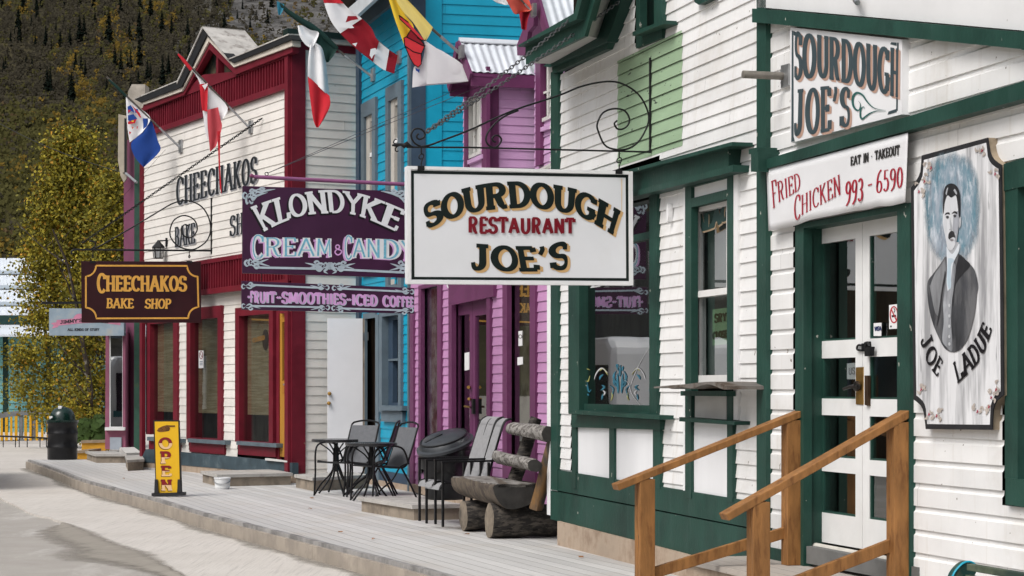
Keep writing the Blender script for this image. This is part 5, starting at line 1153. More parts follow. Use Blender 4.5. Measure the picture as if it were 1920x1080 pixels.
m1 = MB(); text(m1, "JIMMY'S", JP, [(113,607.5),(154,603.5)], [(113,601),(154,597)], .035, .3, .14); text(m1, 'PLACE', JP, [(158,603.5),(203,606)], [(158,597),(203,599)], .035, .3, .14); text(m1, 'ALL KINDS OF STUFF', JP, [(127,620.5),(186,620.5)], [(127,615.5),(186,615.5)], .033, .26, .16); m1.build('sign_lettering', M('dark_sign_print', (.02,.02,.025)), t)
part(lambda m: m.bar(JP.pw(79,568), JP.pw(235,567), .05, .05), 'arm', BLACKM, t); part(lambda m: (rod(m, JP, [(104,569),(104,579)], 1.5), rod(m, JP, [(215,569),(215,580)], 1.5)), 'hook', BLACKM, t)
# name board on the entrance front
t = thing('wall_sign', 'white wall board with slate condensed lettering, pink shadows and a teal flourish', 'sign', tuple(WB.pw(1585, 240, .05)))
nb = .06
part(lambda m: m.pp(WB, [(1481.5,51),(1691,74),(1690.5,214.5),(1482,268)], 0, nb), 'board', M('white_enamel_board', (.75,.75,.76), .4, .03, 2, .04), t)
SLT = M('slate_sign_paint', (.045,.068,.078), .5, .12, 12); DPK = M('dusty_pink_sign_paint', (.50,.32,.25), .5, .08, 8); TEAL = M('teal_sign_paint', (.02,.10,.09), .5, .15, 10)
for nm, mt_, dx, dy, n, gr in (('letter_shadow', DPK, 4, 4, .002, .0), ('letter_shadow', DPK, 2, 2, .0026, 0), ('sign_lettering', SLT, 0, 0, .0045, 0)):
    m1 = MB(); text(m1, 'SOURDOUGH', WB, [(1490,151),(1540,147),(1590,157),(1640,172),(1683,183)], [(1491,58),(1540,66),(1590,74),(1640,84),(1684,91)], nb+n, .092, .075, gap=.16, dx=dx, dy=dy); text(m1, "JOE'S", WB, [(1489,256),(1525,252),(1558,245),(1592,237)], [(1492,168),(1525,164),(1558,161),(1593,163)], nb+n, .092, .075, gap=.18, dx=dx, dy=dy); m1.build(nm, mt_, t)
m1 = MB()
for pts, w_ in (([(1661,207),(1640,203),(1627,192),(1617,178),(1606,174),(1599,182),(1599,195),(1604,205),(1611,206),(1613,195),(1609,189)], 4), ([(1661,209),(1645,208),(1632,212),(1622,219),(1616,223),(1613,217),(1614,205),(1619,200),(1621,204)], 3.2)): band(m1, WB, curve(pts, 36), taper(36, w_), nb+.003+.0005*w_)
m1.build('flourish', TEAL, t)
m1 = MB()
for q in ([(1484.5,57),(1492.5,60),(1492,66),(1487.5,65),(1487.5,256),(1489,265),(1483.5,266)], ):
    m1.sheet(WB, [(1484.5,57),(1487.5,58),(1487.8,265),(1483.6,266)], nb+.002); m1.sheet(WB, [(1488,58),(1494,61),(1492,67),(1488,66)], nb+.0022); m1.sheet(WB, [(1488,256),(1490,265),(1488,265)], nb+.0024)
m1.sheet(WB, [(1682,80),(1685,80),(1683,208),(1680,206)], nb+.002); m1.sheet(WB, [(1671,79),(1681,80),(1681,86),(1669,83)], nb+.0022); m1.sheet(WB, [(1666,209),(1681,204),(1681,210),(1664,215)], nb+.0024); m1.build('border_line', SLT, t)
# cloth banner over the doors
t = thing('banner', 'white cloth banner with thin red lettering stretched over the double doors', 'banner', tuple(WB.pw(1570, 420, .05)))
BP = WB.shift(.085)
def f(m):
    T = curve([(1437,318),(1500,302),(1570,284),(1640,265),(1702,249)], 32); B_ = curve([(1441,433),(1465,428),(1490,423),(1520,412),(1560,404),(1600,396),(1625,393),(1647,387),(1670,386),(1697,379)], 32)
    base = len(m.v)
    for i in range(33):
        for j in range(9):
            v_ = j/8; x = T[i][0]+(B_[i][0]-T[i][0])*v_; y = T[i][1]+(B_[i][1]-T[i][1])*v_
            m.v.append(tuple(BP.pw(x, y, .0015*math.sin(i*.9+j*.7)*v_+.010*math.sin(i*.45+2)*max(0, v_-.8)*5)))
    for i in range(32):
        for j in range(8):
            a = base+i*9+j; m.f.append((a, a+1, a+10, a+9)); m.mi.append(0)
o = part(f, 'cloth', M('white_banner_cloth', (.70,.70,.71), .55, .04, 2, .15, 6), t, smooth=80)
so_ = o.modifiers.new('thick', 'SOLIDIFY'); so_.thickness = .004
RED2 = M('red_banner_print', (.34,.012,.03), .5, .1); BK2 = M('black_banner_print', (.02,.018,.017), .5)
m1 = MB(); nB = .004
text(m1, 'FRIED', BP, [(1449,386),(1501,355)], [(1446,346),(1499,323)], nB, .075, .042, gap=.13, big=(0,)); text(m1, 'CHICKEN', BP, [(1489,411),(1576,364)], [(1489,374),(1574,327)], nB, .075, .042, gap=.13, big=(0,))
text(m1, '993', BP, [(1585,384),(1617,377)], [(1586,341),(1618,333)], nB, .08, .042, serif=False, gap=.16); text(m1, '-', BP, [(1626,369),(1636,366)], [(1626,325),(1636,322)], nB, .10, .06); text(m1, '6590', BP, [(1643,363),(1692,351)], [(1644,322),(1692,312)], nB, .08, .042, serif=False, gap=.16)
m1.build('banner_lettering', RED2, t)
m1 = MB(); text(m1, 'EAT IN . TAKEOUT', BP, [(1595,311),(1686,290)], [(1595,294),(1686,271)], nB, .13, .07, gap=.12); m1.build('banner_lettering', BK2, t)
# stickers on the door
tag(part(lambda m: m.pp(WB, [(1638,606),(1652.5,605),(1652,630),(1638,630)], D+.001, D+.004), 'card_sticker', CLEANWHITE, None), 'small white and blue payment card sticker on the right door glass', 'sticker')
stk = bpy.data.objects['card_sticker']
m1 = MB(); text(m1, 'VISA', WB, [(1640,621),(1652,620)], [(1640,612),(1652,611)], D+.006, .2, .12, serif=False); m1.build('sticker_lettering', M('navy_print', (.01,.02,.09)), stk)
part(lambda m: m.sheet(WB, [(1638,625),(1652,624.5),(1652,630),(1638,630)], D+.0026), 'blue_band', M('blue_print', (.01,.05,.22)), stk)
o = tag(part(lambda m: m.pp(WB, [(1667,572),(1684,570),(1684,616),(1667,617)], D+.001, D+.004), 'no_smoking_sign', CLEANWHITE, None), 'white no smoking notice with red barred circle on the right door glass', 'notice')
m1 = MB(); band(m1, WB, [(1676+7*math.cos(k*.3142), 590-15*math.sin(k*.3142)) for k in range(21)], 2.2, D+.006); band(m1, WB, [(1671,580),(1681,601)], 2.2, D+.0063); m1.build('barred_circle', M('red_sign_print', (.45,.02,.03)), o)
m1 = MB(); band(m1, WB, [(1672,593),(1680,592)], 4, D+.005); band(m1, WB, curve([(1676,586),(1678,582),(1676,578)], 8), 1.5, D+.0051); band(m1, WB, [(1669,612),(1672,612)], 3, D+.005); m1.build('cigarette_mark', PBK, o)
o = tag(part(lambda m: m.pp(WB, [(1588,681.5),(1604,680),(1604,711),(1588,711)], D-.028, D-.024), 'paper_note', CLEANWHITE, None), 'creased white paper note taped inside the left door glass', 'paper')
m1 = MB(); text(m1, 'US', WB, [(1591,703),(1603,702)], [(1591,689),(1603,688)], D-.022, .14, .1, serif=False); m1.build('note_writing', M('grey_pencil', (.3,.3,.3)), o)
# portrait board
t = thing('portrait_board', 'notched white board with painted portrait of a moustached man in dark suit', 'painted sign', tuple(WB.pw(1795, 805, .05)))
out = [(1728,291.5)]+curve([(1851.7,258),(1855.5,284),(1863,299),(1877,309)], 6)+[(1880,525)]+curve([(1881.5,741),(1870,750),(1862,768),(1860,806)], 6)+curve([(1735.5,804.5),(1732,775),(1726,760),(1713,749)], 6)+[(1710,550)]+curve([(1708,351.5),(1718,338),(1725.5,322),(1728,291.5)], 6)[:-1]
EDG = M('black_board_edge', (.018,.018,.02), .6, .3, 10)
part(lambda m: m.pp(WB, out, .0, .060), 'board', M('aged_board_edge', (.30,.24,.17), .8, .3, 8, .4), t); part(lambda m: m.pp(WB, out, .060, .066), 'black_border', EDG, t)
cx_, cy_ = 1794, 533
inn = [(cx_+(x-cx_)*(.935 if abs(x-cx_) > 60 else .95), cy_+(y-cy_)*.965) for x, y in out]
PN = M('weathered_white_painting_ground', (.70,.70,.71), .6, .06, 3, .3, 20, stretch=(1,1,.10), two=(.30,.30,.31), twofac=(.47,.66), twoscale=9, chip=.70, chips=26, chipc=(.2,.2,.21))
part(lambda m: m.pp(WB, inn, .0665, .068), 'painted_panel', PN, t)
def paint(name, col_, pts, n, var=.35, sc_=10, two=None, sm=True, stretch=(1,1,.3)):
    m = MB(); m.sheet(WB, curve(pts+[pts[0]], 6*len(pts))[:-1] if sm else pts, n); return m.build(name, M(name+'_paint', col_, .6, var, sc_, .2, 30, two=two, twofac=(.45,.62), twoscale=8, stretch=stretch), t)
q3 = lambda pts: [(1680+x/3.6, 240+y/3.6) for x, y in pts]; q6 = lambda pts: [(1680+x/3.6, 520+y/3.6) for x, y in pts]
# the blue grey cloud is part of the picture: brush dabs
def cloud_mat():
    m, nt, b = nodes('blue_grey_brushed_cloud'); lk = nt.links.new; uv = N(nt, 'ShaderNodeUVMap'); sp = N(nt, 'ShaderNodeSeparateXYZ'); lk(uv.outputs['UV'], sp.inputs[0]); v = coords(nt, (1,1,.45))
    o = mixc(nt, ramp(nt, noise(nt, v, 9, 6, .7), .40, .62), (.085,.205,.265), (.31,.36,.42)); o = mixc(nt, ramp(nt, noise(nt, v, 17, 5, .7), .52, .68), o, (.56,.60,.65)); o = mixc(nt, ramp(nt, noise(nt, coords(nt, (1,1,.3)), 13, 4, .7), .56, .72), o, (.14,.155,.19))
    mu = N(nt, 'ShaderNodeMath', operation='MULTIPLY_ADD'); lk(sp.outputs['Y'], mu.inputs[0]); mu.inputs[1].default_value = 1.15; lk(noise(nt, v, 12, 6, .75), mu.inputs[2])
    lk(ramp(nt, mu.outputs[0], .58, 1.12), b.inputs['Alpha']); lk(o, b.inputs['Base Color']); b.inputs['Roughness'].default_value = .6; return m
rq = random.Random(11); qd = []
for i in range(48):
    ring = []
    for k in (i, i+1):
        a = k*.1309; ca, sa = math.cos(a), math.sin(a); ex, ey = abs(ca)**.75*math.copysign(1, ca), abs(sa)**.75*math.copysign(1, sa)
        ring.append([(WB.pw(1680+(378+200*f_*ex)/3.6, 240+(535+395*f_*ey)/3.6, .0688), w_) for f_, w_ in ((0,1),(.35,1),(.62,.72),(.85,.34),(1,0))])
    for c in range(4): qd.append([ring[0][c], ring[1][c], ring[1][c+1], ring[0][c+1]] if c else [ring[0][0], ring[1][1], ring[0][1]])
faded('painted_cloud', qd, cloud_mat(), t)
b0 = .0720
paint('suit', (.05,.052,.058), q3([(330,870),(420,850),(480,900),(530,960),(553,1060)])+q6([(545,120),(530,250),(490,400),(440,480),(385,505),(330,480),(285,400),(245,300),(218,180),(212,40)])+q3([(250,985),(290,930)]), b0, .5, 9, two=(.13,.13,.135))
paint('suit_light', (.20,.205,.215), q3([(330,885),(300,935),(262,985),(232,1060)])+q6([(228,60),(262,230),(290,250),(300,130),(318,20)])+q3([(335,960)]), b0+.0006, .4)
paint('lapel', (.022,.022,.025), q3([(425,860),(470,890),(500,930),(440,1000),(400,1070)])+q6([(385,200),(380,100),(395,10)])+q3([(400,960)]), b0+.0010, .3)
paint('lapel', (.022,.022,.025), q3([(330,960),(338,1010),(322,1070)])+q6([(312,120),(300,240),(276,330),(286,240)])+q3([(318,1040)]), b0+.0011, .3)
paint('waistcoat', (.30,.31,.33), q3([(345,930),(400,920),(392,1060)])+q6([(378,160),(372,300),(380,490),(340,470),(312,420),(322,300),(318,180),(330,60)]), b0+.0014, .35, two=(.12,.125,.135))
paint('shirt', (.62,.66,.70), q3([(340,800),(380,850),(425,780),(425,830),(385,920),(368,1060)])+q6([(362,70),(348,90),(342,20)])+q3([(345,950)]), b0+.0018, .1)
paint('necktie', (.45,.55,.62), q3([(352,880),(380,880),(392,900),(370,930),(372,1060)])+q6([(358,80),(344,20)])+q3([(348,930)]), b0+.0022, .2)
paint('neck', (.40,.41,.43), q3([(342,800),(420,770),(415,815),(385,862),(350,840)]), b0+.0016, .2)
paint('ear', (.42,.43,.45), q3([(428,600),(438,605),(436,660),(426,670)]), b0+.0020, .2)
paint('face', (.60,.61,.63), q3([(320,470),(345,440),(400,450),(424,520),(428,620),(415,720),(402,790),(375,826),(348,808),(334,740),(318,660),(314,560)]), b0+.0026, .08, two=(.50,.51,.53))
paint('face_shade', (.30,.31,.34), q3([(388,590),(420,560),(426,640),(412,730),(400,790),(384,815),(402,720),(384,690)]), b0+.0030, .3)
paint('chin', (.58,.59,.61), q3([(350,770),(372,752),(398,768),(394,800),(372,824),(352,806)]), b0+.0033, .08)
paint('hair', (.018,.018,.02), q3([(316,560),(318,480),(326,410),(350,380),(385,376),(415,400),(430,450),(432,560),(427,610),(420,560),(412,490),(402,455),(372,470),(348,455),(330,500),(320,580)]), b0+.0036, .3)
paint('hair_shine', (.35,.36,.38), q3([(335,440),(342,412),(352,402),(346,432),(340,455)]), b0+.0040, .2); paint('hair_shine', (.3,.31,.33), q3([(388,420),(398,412),(412,440),(405,448)]), b0+.0041, .2)
paint('moustache', (.025,.024,.026), q3([(352,740),(356,712),(374,694),(392,704),(400,742),(390,736),(374,740),(360,752)]), b0+.0042, .3)
paint('brow', (.025,.024,.026), q3([(328,590),(338,572),(358,570),(362,584),(346,580)]), b0+.0043, .3); paint('brow', (.025,.024,.026), q3([(374,580),(392,562),(410,566),(412,580),(394,574)]), b0+.0044, .3)
paint('eye', (.05,.05,.055), q3([(334,600),(346,592),(358,600),(346,612)]), b0+.0045, .2); paint('eye', (.05,.05,.055), q3([(384,592),(396,584),(408,592),(396,604)]), b0+.0046, .2)
paint('nose_shade', (.36,.37,.39), q3([(364,600),(372,640),(380,680),(372,692),(358,686),(366,676),(362,640)]), b0+.0047, .2); paint('mouth', (.22,.2,.21), q3([(362,756),(376,748),(390,756),(376,764)]), b0+.0048, .2)
m1 = MB(); [m1.sheet(WB, [(1680+(360+8*math.cos(k*.785))/3.6, 520+(y+12*math.sin(k*.785))/3.6) for k in range(8)], b0+.005) for y in (190,260,330,400,450)]; m1.build('button_row', M('button_paint', (.5,.51,.53)), t)
m1 = MB()
text(m1, 'JOE', WB, [(1725,640),(1738,680),(1757,707)], [(1745,622),(1755,655),(1768,676)], .073, .2, .1, gap=.12); text(m1, 'LADUE', WB, [(1796,719),(1816,700),(1834,680),(1848,654),(1860,618)], [(1787,680),(1804,664),(1819,647),(1832,628),(1842,603)], .073, .2, .1, gap=.1); m1.build('board_lettering', PBK, t)
DOV = M('dove_leaf_paint', (.42,.37,.33), .6, .2); CRI = M('crimson_dab_paint', (.30,.02,.05), .6, .3); m1, m2 = MB(), MB()
for base_, fn in (((215,240), q3), ((580,150), q3), ((650,300), q3), ((150,420), q3), ((205,330), q3), ((180,760), q6), ((230,900), q6), ((560,900), q6), ((640,790), q6), ((610,860), q6), ((290,920), q6), ((680,740), q6)):
    for j in range(4):
        x, y = base_[0]+rq.uniform(-26,26), base_[1]+rq.uniform(-34,34); a = rq.uniform(0, 6.28)
        p = curve(fn([(x,y),(x+16*math.cos(a),y+20*math.sin(a)),(x+26*math.cos(a+.9),y+34*math.sin(a+.9))]), 8); band(m1, WB, p, taper(8, 4.5), .0725+rq.random()*.0008)
    x, y = base_[0]+rq.uniform(-20,20), base_[1]+rq.uniform(-20,20); band(m2, WB, fn([(x,y),(x+4,y+10),(x-4,y+22)]), [1,3,1], .0738)
m1.build('leaf_ornament', DOV, t); m2.build('leaf_ornament', CRI, t)

# ------------------------------------------------------------------ flags
def sub(L, t0, t1, n=8): return [cr(L, t0+(t1-t0)*i/n) for i in range(n+1)]
FW = M('white_flag_cloth', (.78,.78,.79), .8, .05, 3, .1, 60); FR = M('red_flag_cloth', (.52,.018,.03), .8, .12, 3, .1, 60); FDR = M('deep_red_flag_cloth', (.27,.008,.018), .8, .15, 3, .1, 60); FB = M('blue_flag_cloth', (.012,.055,.27), .8, .12, 3, .1, 60); FG = M('bottle_green_flag_cloth', (.006,.03,.024), .8, .2, 3, .1, 60); FY = M('yellow_flag_cloth', (.75,.52,.04), .8, .1, 3, .1, 60); FYP = M('pale_yellow_flag_cloth', (.78,.64,.20), .8, .06, 3, .1, 60)
def flag(label, wall_, bpx, tip, u2, pole_w=4.2, n=.03, pn=0.0):
    w = wall_.pw(bpx[0], bpx[1], n); pl = Pl(w, V((u2, F, 0)))
    t = thing('flag', label, 'flag', tuple(w), group='flags on the shopfronts')
    mid = (tip[0]+(bpx[0]-tip[0])*(1-.28), tip[1]+(bpx[1]-tip[1])*(1-.28))
    part(lambda m: (rod(m, pl, [tip, mid], pole_w*.85, pn)), 'pole', M('grey_brown_pole', (.09,.08,.07), .5, .2, 8), t, smooth=60); part(lambda m: rod(m, pl, [mid, bpx], pole_w, pn), 'pole_socket', STEEL, t, smooth=60)
    part(lambda m: m.prect(wall_, bpx[0]-2.5, bpx[0]+3, bpx[1]-13, bpx[1]+11, n-.03, n+.01), 'bracket_plate', STEEL, t)
    return t, pl
def fc(t, pl, L, R_, mat, n0=0.0, amp=.03, waves=2, ph=0, name='cloth'): 
    m = MB(); cloth(m, pl, L, R_, amp, waves, ph, n0=n0); return m.build(name, mat, t, smooth=80)
def roll(t, pl, pts, w_, mat): part(lambda m: rod(m, pl, pts, w_, 0, 8), 'rolled_cloth', mat, t, smooth=80)
t, pl = flag('blue and white flag with small heraldic crest, at the far left corner', WC, (337,276), (200,144), 20000)
roll(t, pl, [(204,149),(220,164),(237,181)], [4,6,5], FG)
fc(t, pl, [(236,179),(237,210),(239,240),(243,267)], [(239,182),(262,202),(282,222),(267,248)], FW, .0, .02)
fc(t, pl, [(267.5,222),(267,247),(246,268),(252,293),(268,312.5)], [(283,222),(290,243),(296,264),(300,283),(270,313)], FB, .0, .03, 1.5)
m1, m2, m3 = MB(), MB(), MB()
for q in ([(239,200),(245,197),(250,204),(252,212),(246,208),(240,214)], [(240,216),(250,214),(257,222),(252,229),(240,226)], [(252,205),(258,204),(260,211),(254,212)]): m1.face([pl.pw(x, y, .045) for x, y in q])
for q in ([(240,206),(246,206),(241,212)], [(246,196),(262,212),(265,221),(262,220)], [(240,228),(256,223),(253,231),(240,233)], [(247,237),(251,239),(248,242)], [(242,246),(246,248),(243,253)], [(256,238),(259,236),(257,243)]): m2.face([pl.pw(x, y, .0465) for x, y in q])
for q in ([(245,227),(251,225),(250,229)], [(248,239),(250,240),(249,241)]): m3.face([pl.pw(x, y, .048) for x, y in q])
m1.build('crest_blue', FB, t); m2.build('crest_red', FR, t); m3.build('crest_gold', FY, t)
t, pl = flag('faded red and white flag with a thin torn tail, over the painted wall letters', WC, (468,240), (330,96), 20000)
roll(t, pl, [(334,101),(346,115),(359,131)], [4,7,7], FR)
fc(t, pl, [(359,130),(374,155),(379,200),(385,247),(389,262)], [(362,132),(395,167),(427,202),(412,230),(404,246)], FW, .0, .03)
fc(t, pl, [(374,158),(376,180),(379,207)], [(390,156),(389.5,180),(388.5,209)], FR, .045, .01); FRF = M('faded_red_flag_cloth', (.46,.06,.075), .8, .12, 3, .1, 60)
fc(t, pl, [(389,206),(389,230),(391,255),(394,285)], [(409,201),(413,222),(416,240),(405,274)], FRF, .05, .03); fc(t, pl, [(407,246),(409,280),(410,315),(412,352)], [(414,246),(412.5,280),(413,315),(415.5,364)], FR, .07, .005)
m1 = MB(); m1.face([pl.pw(x, y, .062) for x, y in ((379,160),(384,168),(382,172),(389,160),(389,156))]); m1.build('leaf_edge', FW, t)
t, pl = flag('green, white and red flag twisted and knotted on its pole, beside the maroon corner', WBL, (697,143), (515,2), 16500, 5)
roll(t, pl, [(524,7),(540,22),(560,36),(583,50),(600,62),(632,92)], [6,9,11,13,12,9], FG)
fc(t, pl, [(519,2),(520,15),(522,28)], [(533,8),(531,18),(526,28)], M('teal_ribbon', (.02,.16,.24), .7), .02, .01)
fc(t, pl, [(558,48),(562,68),(573,84),(583,90)], [(566,47),(582,56),(598,62),(586,89)], FW, .03, .04, 2); fc(t, pl, [(597,66),(594,85),(606,103),(612,117)], [(612,74),(626,88),(631,95),(616,117)], FG, .02, .02)
fc(t, pl, [(582,84),(578,110),(577,143)], [(592,80),(608,100),(618,182)], FW, .05, .05, 3); fc(t, pl, [(577,142),(581,180),(587,222),(593,239)], [(618,180),(619,198),(608,222),(597,239)], FR, .05, .045, 2.5)
t, pl = flag('large red and white maple leaf flag draped diagonally against the blue wall', WBL, (746,110), (606,-12), 16500, 4, pn=-.08)
L4 = [(603,-10),(617,32),(634,58),(664,88),(694,112),(718,130),(739,138)]; R4 = [(630,-10),(655,18),(674,31),(696,52),(707,74),(728,92),(746,104)]
fc(t, pl, sub(L4,0,.07), sub(R4,0,.10), FR); fc(t, pl, sub(L4,.07,.36), sub(R4,.10,.37), FW, 0, .04); fc(t, pl, sub(L4,.36,.70), sub(R4,.37,.70), FDR, 0, .05, 2.2); fc(t, pl, sub(L4,.70,.87), sub(R4,.70,.85), FW, 0, .03); fc(t, pl, sub(L4,.87,1), sub(R4,.85,1), FDR, 0, .03)
m1 = MB(); [m1.face([pl.pw(x, y, .062) for x, y in q]) for q in ([(633,46),(652,38),(664,52),(658,53),(634,51)], [(660,82),(670,80),(667,87)], [(695,92),(704,90),(708,98),(700,104),(697,110),(693,104)])]; m1.build('leaf_edge', FW, t)
m1 = MB(); [m1.face([pl.pw(x, y, .064) for x, y in q]) for q in ([(652,30),(668,30),(672,36),(660,38),(648,42)],)]; m1.build('leaf_tip', FDR, t)
t, pl = flag('yellow and white flag with a red stone figure outlined in black', WP, (862,100), (735,-12), 14000, 6, .30, pn=-.07)
fc(t, pl, [(727,-8),(740,35),(752,68),(758,84)], [(742,-8),(758,25),(775,48),(772,70)], FY, .0, .03); fc(t, pl, [(738,-8),(756,22),(776,44),(796,76)], [(756,-8),(778,14),(796,34),(811.5,51)], FYP, .01, .02); fc(t, pl, [(811,51),(804,63),(797,76)], [(812,51),(806,64),(799,76)], FYP, .01, .0)
fc(t, pl, [(794,74),(797,90),(789,122),(776,126),(773,164)], [(796,75),(840,105),(882,132),(881,152),(800,160)], FW, .0, .02, 1.0)
fc(t, pl, [(797,80),(800,110),(800,158)], [(830,96),(868,122),(880,152)], FW, .012, .015, 1.5)
m1 = MB(); m2 = MB(); m3 = MB(); m4 = MB()
body = [(770,56),(789,75),(797,86),(790,101),(790,120),(784,126),(776,121),(769,109),(759,86),(757,71),(762,69)]
m1.face([pl.pw(x, y, .050) for x, y in body]); m1.face([pl.pw(x, y, .048) for x, y in [(749,30),(766,42),(780,58),(796,75),(789,75),(770,55),(752,38)]]); m1.build('stone_figure', M('bright_red_flag_cloth', (.62,.035,.045), .8, .15, 4), t)
m4.face([pl.pw(x, y, .0505) for x, y in [(770,56),(789,75),(797,86),(788,83),(766,72),(762,69)]]); m4.build('stone_figure_dark', FDR, t)
for q in (body+[body[0]], [(762,69),(788,83),(797,87)], [(759,86),(775,97),(790,101)], [(748,28),(750,36),(770,55)], [(749,29),(766,42)], [(782,70),(790,75),(798,76)]): band(m2, pl, q, 1.8, .053)
m2.build('figure_outline', PBK, t); m3.face([pl.pw(x, y, .05) for x, y in [(779,127),(784,130),(787,130),(786,137),(782,133),(780,133)]]); m3.build('blue_star', FB, t)
t, pl = flag('crumpled orange red flag hanging under the upper purple gable', WM, (997,22), (950,-30), 14000, 4, .55)
fc(t, pl, [(944,-6),(955,10),(963,24),(968,27)], [(990,-6),(994,6),(997,18),(980,24)], M('orange_red_flag_cloth', (.62,.10,.07), .8, .2, 5), 0, .04); fc(t, pl, [(973,24),(976,40),(978,55)], [(996,19),(990,36),(987,56)], FDR, .02, .03); fc(t, pl, [(917,-6),(930,4),(946,9)], [(944,-6),(950,2),(954,9)], FW, .0, .02)
# power cable on the left
c = MB(); p0, p1 = AT(-40, 208, 60), AT(238, 326, 44); c.tube([p0.lerp(p1, k/12)-V((0,0,.35*4*(k/12)*(1-k/12)*.5)) for k in range(13)], .010, 5); tag(c.build('power_cable', BLACKM), 'thin sagging cable crossing in front of the hillside and birch', 'cable')
# ------------------------------------------------------------------ across the street: what the shop windows mirror
vd = V((-.277, .96, 0)); vn = V((.96, .277, 0))
def camper(c):
    Q = lambda a, b, z: c+vd*a+vn*b+V((0,0,z-.17)); t = thing('camper_van', 'white motorhome parked across the street, mirrored in the big restaurant window', 'motorhome', tuple(Q(0,0,0)))
    prof = [(-3.0,.5),(3.0,.5),(3.05,1.3),(2.95,2.2),(2.7,2.44),(-2.8,2.48),(-3.0,2.3)]
    part(lambda m: m.prism([Q(a,1.1,z) for a, z in prof], [Q(a,-1.1,z) for a, z in prof]), 'body', M('white_van_paint', (.75,.75,.76), .3, .04, 2, 0, coat=.5), t, bevel=.12)
    DG = M('dark_van_glass', (.01,.012,.014), .1, .2, 2, 0, spec=.6)
    for a0, a1 in ((-2.9,-1.5),(-1.35,.1),(.25,1.4),(1.55,2.85)): part(lambda m: m.prism([Q(a,1.115,z) for a, z in ((a0,1.0),(a1,1.0),(a1,2.0),(a0,2.0))], [Q(a,1.09,z) for a, z in ((a0,1.0),(a1,1.0),(a1,2.0),(a0,2.0))]), 'window', DG, t, bevel=.04)
    part(lambda m: m.prism([Q(a,1.112,z) for a, z in ((-2.98,.85),(3.0,.85),(3.0,1.02),(-2.98,1.02))], [Q(a,1.09,z) for a, z in ((-2.98,.85),(3.0,.85),(3.0,1.02),(-2.98,1.02))]), 'stripe', M('teal_van_stripe', (.03,.16,.18), .4), t)
    for a in (-1.9, 1.9):
        w_ = part(lambda m: m.tube([Q(a,.85,.36), Q(a,1.12,.36)], .36, 24), 'wheel', BLACKP, t); part(lambda m: m.tube([Q(a,1.11,.36), Q(a,1.13,.36)], .19, 18), 'rim', STEEL, w_)
camper(V((-10.6, 33.2, 0)))
def opp(c, L, Hh, D_, mat, label, trim):
    Q = lambda a, b, z: c+vd*a-vn*b+V((0,0,z-.2)); t = thing('timber_building', label, 'building', tuple(Q(0,0,0)))
    part(lambda m: m.prism([Q(-L/2,0,0), Q(L/2,0,0), Q(L/2,0,Hh), Q(-L/2,0,Hh)], [Q(-L/2,D_,0), Q(L/2,D_,0), Q(L/2,D_,Hh), Q(-L/2,D_,Hh)]), 'wall', mat, t)
    n = int(L/2.6)
    for i in range(n):
        a = -L/2+1.3+i*2.6
        for z0 in (1.0, 4.2):
            if z0+1.7 > Hh: continue
            w_ = part(lambda m: m.prism([Q(a-.6,-.06,z0), Q(a+.6,-.06,z0), Q(a+.6,-.06,z0+1.6), Q(a-.6,-.06,z0+1.6)], [Q(a-.6,.02,z0), Q(a+.6,.02,z0), Q(a+.6,.02,z0+1.6), Q(a-.6,.02,z0+1.6)]), 'window', trim, t)
            part(lambda m: m.prism([Q(a-.48,-.07,z0+.12), Q(a+.48,-.07,z0+.12), Q(a+.48,-.07,z0+1.48), Q(a-.48,-.07,z0+1.48)], [Q(a-.48,-.05,z0+.12), Q(a+.48,-.05,z0+.12), Q(a+.48,-.05,z0+1.48), Q(a-.48,-.05,z0+1.48)]), 'pane', M('dark_far_glass', (.02,.024,.028), .1, .2, 2, 0, spec=.6), w_)
    part(lambda m: m.prism([Q(-L/2-.3,-.4,Hh), Q(L/2+.3,-.4,Hh), Q(L/2+.3,-.4,Hh+.35), Q(-L/2-.3,-.4,Hh+.35)], [Q(-L/2-.3,D_,Hh), Q(L/2+.3,D_,Hh), Q(L/2+.3,D_,Hh+.35), Q(-L/2-.3,D_,Hh+.35)]), 'roof', M('grey_shingle', (.12,.12,.12), .9), t)
PLK = dict(rough=.8, var=.3, scale=3, bump=.3, bscale=12)
opp(V((-20.5, 39, 0)), 15, 6.2, 7, M('brown_plank_wall', (.11,.075,.04), stretch=(3,3,.2), two=(.05,.04,.03), twofac=(.45,.6), **PLK), 'weathered brown plank building across the street, seen only in window reflections', SLATE)
opp(V((-17.0, 23, 0)), 14, 5.2, 7, M('ochre_plank_wall', (.20,.125,.04), stretch=(3,3,.2), two=(.08,.06,.04), twofac=(.45,.6), **PLK), 'ochre plank building across the street, mirrored in the shop windows', CLEANWHITE)
opp(V((-27.0, 58, 0)), 16, 6.6, 8, M('grey_plank_wall', (.12,.12,.115), stretch=(3,3,.2), two=(.06,.06,.06), twofac=(.45,.6), **PLK), 'grey plank building farther along across the street, mirrored in glass', CLEANWHITE)
